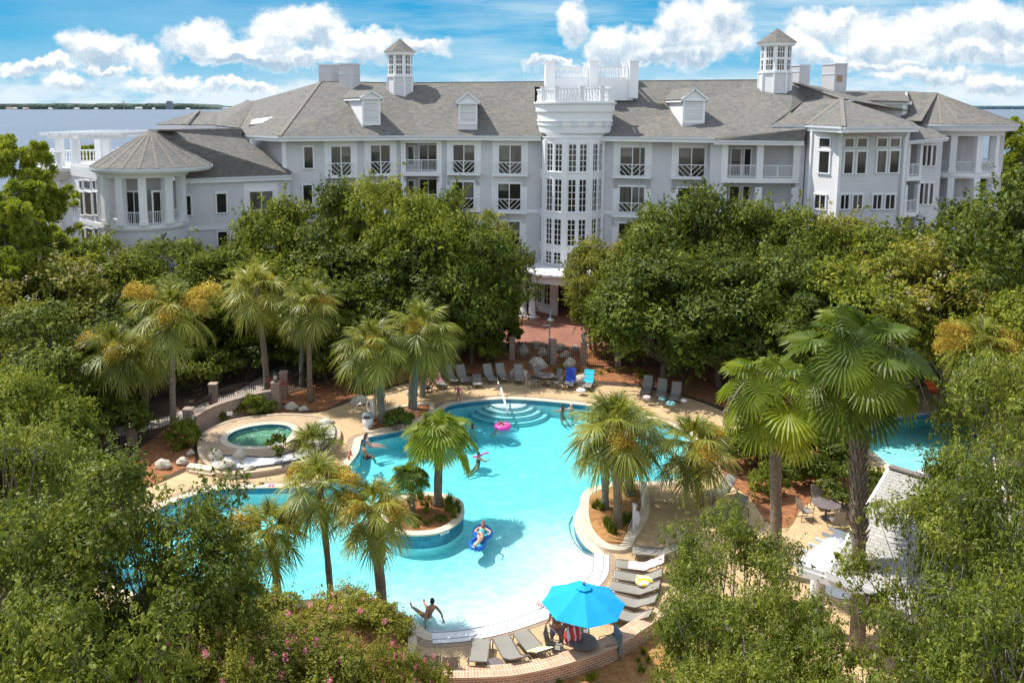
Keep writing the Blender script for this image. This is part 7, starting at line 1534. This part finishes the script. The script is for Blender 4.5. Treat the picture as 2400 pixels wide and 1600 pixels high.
person('woman in a teal swimsuit lying on the blue pool float', (q.x, q.y, 0), hd, dict(torso=(.15, .93, .30), head=(-.05, .8, .65), ua=((-.45, -.7, -.05), (.55, -.6, .05)), fa=((.6, -.8, .2), (-.1, -.9, .1)), th=((.35, -.9, .30), (-.05, -1, .2)), sh=((-.45, -.8, -.35), (-.5, -.75, -.25)), ft=((-.2, -.8, .3), (-.3, -.8, .4))), 'fair', 'auburn', True, (suit(C_teal),), 1.0, pelvis=.16)
# woman leaning back on her hands in the shallows
q = G(1003, 1450, -.1); person('woman in an ochre bikini leaning back on her hands in the shallow water', (q.x, q.y, -.08), yaw_to(1003, 1450, 978, 1414), dict(torso=(.15, -.42, .9), head=(.05, .1, 1), ua=((-.42, -.45, -.75), (.5, -.35, -.75)), fa=((-.12, -.3, -1), (.25, -.1, -1)), th=((-.28, .95, .06), (.20, .97, .10)), sh=((-.22, .97, -.08), (.05, .98, -.12)), ft=((-.1, .6, .7), (.1, .6, .7))), 'tan', 'black', False, (top(C_gold), bottom(C_gold)), 1.05, pelvis=.10)
# girl on the pink ring
q = G(1178, 999, -.05); b = MB(); b.smooth = True; n = 28; rg = .36; b.tube([(rg * math.cos(2 * math.pi * k / n), rg * math.sin(2 * math.pi * k / n), .04) for k in range(n + 2)], .15, 10, cap=False); single('swim_ring', b, pmat('ring_pink', (.80, .08, .38), (.70, .05, .30), 2, .3), 'pink inflatable swim ring held by a girl', 'swim ring', (q.x, q.y, -.08))
q2 = G(1166, 1001, -.1); person('girl with auburn hair hanging onto the pink swim ring', (q2.x, q2.y, 0), R(-80), dict(torso=(0, .55, .8), head=(0, .4, 1), ua=((-.3, .9, .1), (.4, .8, .1)), fa=((.1, .9, .1), (.0, 1, .1)), th=((-.1, -.6, -.7), (.1, -.5, -.8)), sh=((0, -.8, -.6), (0, -.8, -.6))), 'fair', 'auburn', True, (suit(C_pink),), .72, pelvis=-.35)
def swimmer(px, py, lab, hair, skin, long=False, out=.30, head=0, wear=(), size=1.0, pose=None):
    q = G(px, py, WZ); person(lab, (q.x, q.y, WZ), head, pose or dict(torso=(0, .1, 1), ua=((-.7, .5, -.4), (.7, .5, -.4)), fa=((.1, 1, 0), (-.1, 1, 0)), th=((-.1, -.8, -.5), (.1, -.85, -.35)), sh=((0, -1, .05), (0, -1, -.1)), ft=((0, -1, 0), (0, -1, 0))), skin, hair, long, wear, size, pelvis=-(.86 - out))
swimmer(1107, 1001, 'swimmer with black hair and bare shoulders left of the pink ring', 'black', 'fair', True, .36, R(15))
swimmer(1120, 1074, 'swimmer with black hair holding the pink pool noodle', 'black', 'tan', False, .42, R(-50), (suit(C_dark),)); swimmer(966, 1030, 'bare backed man standing in the water by the left bed', 'brown', 'tan', False, .75, R(10), (trunks(C_sh),))
swimmer(1318, 962, 'woman with black hair in the water beside the white capped swimmer', 'black', 'tan', True, .42, R(20)); swimmer(1339, 957, 'white capped swimmer near the big shaggy palm', 'cap', 'fair', False, .4, R(160))
sit = dict(torso=(0, -.12, 1), head=(0, .1, 1), ua=((-.3, .2, -1), (.3, .35, -1)), fa=((.2, .8, -.5), (-.2, .8, -.5)), th=((-.15, 1, -.05), (.15, 1, -.08)), sh=((0, .4, -.9), (0, .3, -.95)), ft=((0, 1, -.3), (0, 1, -.3)))
q = G(856, 1074, -.1); person('tanned man in dark trunks sitting on the left pool rim', (q.x, q.y, -.12), R(-60), sit, 'tan', 'brown', False, (trunks(C_dark),), 1.0, pelvis=.12)
q = G(866, 1046, -.1); person('woman in a purple patterned bikini sitting beside the tanned man', (q.x, q.y, -.14), R(-75), dict(sit, torso=(.1, -.35, .95), th=((-.15, 1, -.05), (.15, 1, 0)), sh=((0, .95, -.25), (0, .9, -.3))), 'fair', 'brown', True, (top(C_stripe), bottom(C_stripe)), 1.0, pelvis=.1)
q = G(1075, 944, 0); person('child in a pink top standing on the pool edge', (q.x, q.y, .03), R(170), dict(torso=(0, .3, 1), ua=((-.4, .3, -.9), (.4, .3, -.9))), 'tan', 'brown', True, (shirt(C_pink),), .74, pelvis=.87)
q = G(1193, 776, 0); person('man in a salmon shirt and cap walking on the shaded plaza', (q.x, q.y, 0), R(170), dict(th=((-.08, .25, -1), (.08, -.2, -1))), 'tan', 'capblue', False, (shirt(C_salm), trunks(C_grey)), 1.0, pelvis=.87)
q = G(1366, 757, 0); person('person in a white shirt crouching by the entrance', (q.x, q.y, 0), R(150), dict(torso=(0, .4, 1), th=((-.2, .9, .1), (.2, .9, .0)), sh=((0, -.4, -1), (0, -.3, -1))), 'fair', 'brown', True, (shirt(C_white), trunks(C_pink)), .95, pelvis=.45)
q = G(884, 948, 0); person('blonde woman standing in the shade behind the lift rail', (q.x, q.y, 0), R(200), dict(), 'tan', 'blonde', True, (suit(C_dark),), .98, pelvis=.87)
q = G(1000, 912, 0); person('person in dark clothes sitting in the shade by the patterned towel', (q.x + .4, q.y, 0), R(160), sit, 'tan', 'black', True, (shirt(C_dark), trunks(C_dark)), 1.0, pelvis=.5)
q = G(1303, 1520, 0); person('man in an olive shirt and grey shorts standing under the umbrella edge', (q.x, q.y, 0), R(10), dict(th=((-.12, .03, -1), (.14, 0, -1)), fa=((-.1, .6, -.7), (.1, .7, -.6))), 'tan', 'brown', False, (shirt(C_grey), trunks(C_sh, 1.28, .95)), 1.06, pelvis=.86)
q = G(1326, 1510, 0); person('person in a bluish top standing behind the man under the umbrella', (q.x, q.y, 0), R(-30), dict(), 'tan', 'black', True, (shirt(C_sh), trunks(C_grey)), .98, pelvis=.86)
q = G(1344, 1512, .45); b = MB(); b.smooth = True; b.ball((0, 0, .35), .34, 10, (1, .55, 1.15)); single('beach_bag', b, stripemat('bag_red', (.65, .04, .05), (.7, .65, .65), (.25, .05, .1), 5, 0), 'big red and white beach bag held at the umbrella table', 'bag', tuple(q))
# inflatables and small things
q = G(1105, 1060, -.1); b = MB(); b.smooth = True; b.ball((0, 0, .25), .42, 14, (1, 1, .8)); single('beach_ball', b, pmat('ball_teal', (.05, .52, .48), (.04, .45, .43), 1, .3), 'teal inflatable ball half hidden by the island palm', 'beach ball', tuple(q))
q = G(1127, 1068, 0); b = MB(); b.smooth = True; b.tube([(-.45, -.1, -.02), (0, 0, .05), (.25, .25, .06), (.4, .15, .12)], .05, 8); single('pool_noodle', b, MATS['ring_pink'], 'pink pool noodle by the black haired swimmer', 'pool noodle', tuple(q))
def can(px, py, z, c, label, h=.2, r=.04): b = MB(); b.smooth = True; b.lathe((0, 0, 0), [(r * .8, 0), (r, .01), (r, h * .8), (r * .7, h * .9), (r * .6, h)], 12); q = G(px, py, z); single('drink_tumbler', b, pmat('tumbler_%d' % px, c, None, 3, .35), label, 'tumbler', tuple(q))
can(962, 1458, .1, (.45, .02, .12), 'magenta tumbler on the coping near the reclining woman', .28, .055); can(822, 1066, .03, (.7, .1, .12), 'red cup on the left coping, farther one', .25, .06); can(818, 1076, .03, (.65, .14, .05), 'orange cup on the left coping, nearer one', .25, .06)
q = G(607, 1133, .03); b = MB(); b.smooth = True; b.lathe((0, 0, 0), [(.23, 0), (.22, .02), (.10, .03), (.09, .1), (.05, .13)], 16); single('straw_hat', b, pmat('straw', (.60, .42, .20), None, 20, .9), 'straw hat left on the pool coping below the hot tub', 'hat', tuple(q))
b = MB(); b.smooth = False
for k in (-1, 1): b.obox((k * .08, 0, .015), (1, .1 * k, 0), (-.1 * k, 1, 0), (0, 0, 1), .04, .12, .015)
single('flip_flops', b, MATS['ring_pink'], 'pair of pink flip flops near the straw hat', 'sandals', tuple(G(636, 1138, .03)))
q = G(1272, 1418, .05); b = MB(); b.box(-.25, .25, -.12, .12, .0, .05); b.box(-.15, .1, -.1, .08, .05, .1); single('folded_magazine', b, T_red, 'red and white sandals and cover lying at the beach rim left of the umbrella', 'magazine', tuple(q), R(-35))

# handrails
def rail(label, pts, r=.022, name='handrail', mat=None): b = MB(); b.smooth = True; [b.tube(p, r, 8) for p in pts]; o = Vector(pts[0][0]); o.z = 0; b.v = [(x - o.x, y - o.y, z) for x, y, z in b.v]; return single(name, b, mat or M_steel, label, 'handrail', tuple(o))
A_, B_, C_ = G(1167, 928), G(1172, 935), G(1177, 962)
rail('steel handrail over the entry steps with its end post on the deck', [[(A_.x, A_.y, 0), (A_.x, A_.y, .95), (A_.x - .05, A_.y + .3, .98)], [(A_.x - .05, A_.y + .9, 1.3), (A_.x, A_.y, .95), (B_.x + .1, B_.y, .7)]])
b = MB(); b.smooth = True; b.tube([(0, 0, .72), (.18, -1.6, .35), (.32, -2.5, .02)], [.06, .07, .06], 10); single('rail_cover', b, pmat('rail_cover_pale', (.72, .68, .74), None, 3, .8), 'pale padded cover on the entry step handrail', 'cover', (B_.x + .05, B_.y, 0))
s0 = G(673, 1041, SPAZ); sp = [G(480 + x / 7.35, 960 + y / 7.35, z) for x, y, z in [(1340,605,.48),(1185,510,.55),(1180,450,1.0),(1290,385,1.3),(1385,430,1.25),(1390,620,.48)]]
rail('bent steel handrail of the hot tub', [[tuple(v) for v in sp]], .025)
L0, L1 = G(866, 1000), G(848, 960)
rt = thing('pool_lift', 'pool lift with a long slanting arm beside the trash bin', 'pool lift', tuple(G(858, 985)))
def rel(px, py, Y): return P(px, py, Y) - rt.location
Yb = G(858, 985).y; b = MB(); b.smooth = True; b.tube([rel(877, 983, Yb), rel(876, 933, Yb)], .085, 12); part('post', b, M_white, rt)
b = MB(); b.smooth = True; b.tube([rel(835, 965, Yb), rel(833, 955, Yb), rel(838, 948, Yb), rel(850, 943, Yb + .1), rel(890, 930, Yb + .6), rel(958, 910, Yb + 1.6)], .03, 8); part('arm', b, M_steel, rt)
b = MB(); b.smooth = True; b.tube([rel(959, 957, Yb + 1.6), rel(959, 900, Yb + 1.6)], .05, 8); part('far_post', b, M_twig, rt)
q = G(869, 986); b = MB(); b.smooth = True; n = 20; b.tube([(0, .34 * math.cos(2 * math.pi * k / n), .95 + .34 * math.sin(2 * math.pi * k / n)) for k in range(n + 2)], .055, 8, cap=False); single('life_ring', b, M_white, 'white life ring hanging on the lift post', 'life ring', (q.x - .05, q.y - .15, 0), R(30))
q = G(862, 1001); rt = thing('trash_bin', 'round white trash bin with a domed grey lid', 'trash bin', tuple(q)); b = MB(); b.smooth = True; b.lathe((0, 0, 0), [(.27, 0), (.30, .02), (.33, .62)], 20); part('body', b, M_white, rt); b = MB(); b.smooth = True; b.lathe((0, 0, 0), [(.35, .62), (.35, .68), (.30, .82), (.2, .9), (.02, .92)], 20); part('lid', b, pmat('lid_grey', (.32, .36, .38), None, 3, .5), rt); b = MB(); b.box(-.17, .17, -.36, -.30, .66, .78); part('flap', b, M_iron, rt)
# life saving pole and rope posts on the planter
q = G(1485, 1240, .14); q2 = G(1506, 1187, .14)
for k, (p_, lb_) in enumerate(((q, 'white post on the planter holding the throw bag'), (q2, 'white post on the planter, farther one'))):
    rt = thing('rescue_post', lb_, 'post', tuple(p_), 0, 'rescue equipment posts'); b = MB(); b.box(-.06, .06, -.06, .06, 0, 1.15); part('post', b, M_white, rt); b = MB(); b.box(-.08, .08, -.08, .08, 1.15, 1.2); part('cap', b, M_white, rt)
b = MB(); b.smooth = True; b.ball((.12, -.1, .55), .14, 10, (.9, .7, 2.6)); single('throw_bag', b, MATS['rail_cover_pale'], 'pale throw bag hanging on the nearer planter post', 'bag', tuple(q))
a_, c_ = P(1466, 1255, q.y - .3), P(1519, 1120, q2.y); b = MB(); b.smooth = True; b.tube([tuple(a_ - q), tuple(c_ - q)], .018, 6); lp = a_ - q; b.tube([lp, lp + Vector((-.1, 0, -.25)), lp + Vector((-.05, 0, -.45)), lp + Vector((.08, 0, -.35)), lp], .012, 5); single('rescue_pole', b, M_steel, 'long rescue hook pole leaning between the planter posts', 'pole', tuple(q))
# signs
def textobj(txt, size, loc, rot, mat, parent=None, name='lettering', ext=.002):
    cu = bpy.data.curves.new(name, 'FONT'); cu.body = txt; cu.size = size; cu.align_x = 'CENTER'; cu.align_y = 'CENTER'; cu.extrude = ext; o = bpy.data.objects.new(name, cu); COL.objects.link(o); dg = bpy.context.evaluated_depsgraph_get(); me = bpy.data.meshes.new_from_object(o.evaluated_get(dg)); bpy.data.objects.remove(o); me.materials.clear(); me.materials.append(mat); return link(name, me, parent, loc, rot)
M_ink = pmat('ink_black', (.02, .02, .03), None, 3, .6)
def isl_point(px, py):
    g = G(px, py, -.03); best = min(range(len(ISL)), key=lambda i: (ISL[i][0] - g.x) ** 2 + (ISL[i][1] - g.y) ** 2); a, c = ISL[best - 2], ISL[(best + 2) % len(ISL)]; return Vector((ISL[best][0], ISL[best][1], 0)), math.atan2(c[1] - a[1], c[0] - a[0])
m_, an = isl_point(1041, 1244); rt = thing('depth_marker', 'white depth tile on the island wall reading 3 FT', 'depth marker', (m_.x, m_.y, -.03), an); b = MB(); b.box(-.24, .24, -.03, -.012, -.075, .065); part('tile', b, M_white, rt); textobj('3 FT', .15, (0, -.034, -.005), (R(90), 0, 0), M_ink, rt)
q = G(938, 1449, .105); rt = thing('depth_marker', 'white depth tile on the near coping beside the magenta tumbler', 'depth marker', tuple(q), R(-28)); b = MB(); b.box(-.34, .34, -.13, .13, 0, .006); part('tile', b, M_white, rt); textobj('1 FT', .2, (0, 0, .009), (0, 0, 0), M_ink, rt)
q = P(449, 958, G(449, 1022).y - .35); rt = thing('notice_board', 'narrow white notice board on the left hot tub pier', 'sign', (q.x, q.y, 0)); b = MB(); b.box(-.12, .12, -.03, .0, .1, 1.7); part('board', b, M_white, rt); b = MB(); b.box(-.09, .09, -.036, -.031, 1.45, 1.6); part('red_mark', b, pmat('sign_red', (.6, .05, .04), None, 3, .6), rt)
b = MB()
for z in np.arange(.3, 1.4, .06): b.box(-.09, random.uniform(.02, .09), -.036, -.031, z, z + .02)
part('text_lines', b, pmat('sign_grey', (.45, .42, .42), None, 3, .6), rt)
q = G(538, 977, .55); rt = thing('wall_sign', 'small white sign on the curved hot tub wall', 'sign', (q.x, q.y + .02, .75), R(14)); b = MB(); b.box(-.16, .16, -.02, 0, -.1, .12); part('plate', b, M_white, rt)
q = G(224, 984); rt = thing('garden_post', 'slim pale post standing in the dark left shrubs', 'post', tuple(q)); b = MB(); b.box(-.09, .09, -.09, .09, 0, 1.5); part('post', b, M_white, rt); b = MB(); b.box(-.13, .13, -.13, .13, 1.5, 1.58); part('cap', b, M_white, rt)

# ---------------------------------------------------------------- pool house with its pergola
M_beige = pmat('beige_stucco', (0.50, 0.43, 0.34), (0.43, 0.37, 0.29), .8, .85, .2); M_roof2 = brickmat('pale_shingle', (0.46, 0.44, 0.41), (0.36, 0.35, 0.33), (0.20, 0.20, 0.19), .32, .14, .008, rot=None, varscale=.5, bump=.5)
PH = thing('pool_house', 'pool house with a pale shingle roof and beige walls', 'pool house', (17.0, 28.0, 0))
def pp_(name, b, m): return part(name, b, m, PH, None, True)
d_ = Vector((.65, -.76, 0)).normalized(); nn_ = Vector((.76, .65, 0)).normalized(); e0 = G(1940, 1336, 3.1); LL = 12.0; W_ = 8.8; rz = 5.5
e1 = e0 + d_ * LL; r0 = e0 + nn_ * W_ / 2 + Vector((0, 0, rz - 3.1)); r1 = r0 + d_ * LL; g0 = e0 + nn_ * W_; g1 = g0 + d_ * LL
def uvface(name, quads, mats): return uvmesh(name, quads, mats)
sl_len = math.hypot(W_ / 2, rz - 3.1)
M_roof2uv = brickmat('pale_shingle_rows', (0.46, 0.44, 0.41), (0.36, 0.35, 0.33), (0.20, 0.20, 0.19), .34, .15, .010, coords='UV', varscale=.5, bump=.6)
me = uvmesh('roof', [([e0, e1, r1, r0], [(0, 0), (LL, 0), (LL, sl_len), (0, sl_len)], 0), ([r0, r1, g1, g0], [(0, sl_len), (LL, sl_len), (LL, 0), (0, 0)], 0)], [M_roof2uv]); pp_('roof', me, None)
b = MB(); b.bar(e0 - Vector((0, 0, .15)), e1 - Vector((0, 0, .15)), .1, .28); b.bar(e0 - Vector((0, 0, .12)), r0 - Vector((0, 0, .12)), .1, .24); b.bar(r0 - Vector((0, 0, .12)), g0 - Vector((0, 0, .12)), .1, .24); pp_('fascia', b, M_trim)
b = MB(); b.bar(r0 + Vector((0, 0, .03)), r1 + Vector((0, 0, .03)), .3, .06); pp_('ridge_cap', b, M_ridge)
w0 = e0 + nn_ * .5 + d_ * 2.6; b = MB(); q_ = [w0, w0 + d_ * (LL - 3), w0 + d_ * (LL - 3) + nn_ * (W_ - 1), w0 + nn_ * (W_ - 1)]; b.prism(ccw([tuple(v[:2]) for v in q_]), 0, 3.0); pp_('wall', b, M_beige)
b = MB(); c0 = w0 - nn_ * .04 - d_ * .04; b.obox((c0.x, c0.y, 1.5), d_, nn_, (0, 0, 1), .16, .16, 1.48); pp_('corner_board', b, M_trim)
b = MB(); dr = w0 + nn_ * 1.2 - d_ * .02; b.obox((dr.x, dr.y, 1.05), nn_, d_, (0, 0, 1), .45, .03, 1.05); pp_('red_door', b, pmat('red_paint', (.55, .01, .02), None, 2, .45))
b = MB(); t_ = (r0 - Vector((0, 0, .25)), e0 + nn_ * .4 + Vector((0, 0, .0)), g0 - nn_ * .4); b.face([t_[1] + d_ * 2.6, t_[2] + d_ * 2.6, t_[0] + d_ * 2.6], .1); pp_('gable', b, M_beige)
# pergola with a white translucent top
pc = [G(1867, 1316, 3.0), G(1965, 1240, 3.0), G(2012, 1258, 3.0), G(1956, 1345, 3.0)]
PG = thing('pergola', 'white pergola with a sheet roof on the corner of the pool house', 'pergola', (13.2, 28.6, 0))
b = MB(); b.face(pc[::-1], .05); part('roof_sheet', b, pmat('polycarbonate_white', (.82, .82, .80), (.74, .74, .72), 1.5, .4), PG, None, True)
for i in range(7):
    t = i / 6; a = pc[0].lerp(pc[1], t); c = pc[3].lerp(pc[2], t); dd = (c - a).normalized(); b = MB(); b.bar(a - dd * .35 + Vector((0, 0, -.1)), c + Vector((0, 0, -.1)), .06, .14); part('rafter', b, M_white, PG, None, True)
b = MB(); b.bar(pc[0] + Vector((.1, 0, -.3)), pc[3] + (pc[3] - pc[0]) * .6 + Vector((0, 0, -.3)), .22, .26); part('beam', b, M_trim, PG, None, True)
q = G(1912, 1462); q = P(1915, 1400, 28.2); b = MB(); b.smooth = True; b.lathe((q.x, q.y, 0), [(.34, 0), (.34, .15), (.28, .2), (.24, 2.35), (.30, 2.42), (.32, 2.5), (.24, 2.52)], 20); b.box(q.x - .36, q.x + .36, q.y - .36, q.y + .36, 2.5, 2.66); part('column', b, M_trim, PG, False, True)
b = MB(); pw_ = G(1940, 1420); b.lathe((0, 0, 0), [(.75, 0), (.75, .02)], 24); single('round_mat', b, M_white, 'white round mat on the pavers beside the pergola column', 'mat', tuple(G(1965, 1378, .02)))
# far awning by the second pool
aw = [G(2150, 1100, 2.6), G(2310, 1085, 2.6), G(2400, 1150, 2.6), G(2230, 1165, 2.6)]; AW = thing('shade_canopy', 'flat white shade canopy beside the second pool', 'canopy', tuple(Vector((aw[0].x, aw[0].y, 0)))); b = MB(); b.face(aw[::-1], .12); part('canopy_top', b, MATS['polycarbonate_white'], AW, None, True)
for v in aw: b = MB(); b.box(v.x - .07, v.x + .07, v.y - .07, v.y + .07, 0, 2.5); part('post', b, M_trim, AW, None, True)
bundle(2245, 950, .3, .25, T_white, 'white towel heap near the orange lounger')
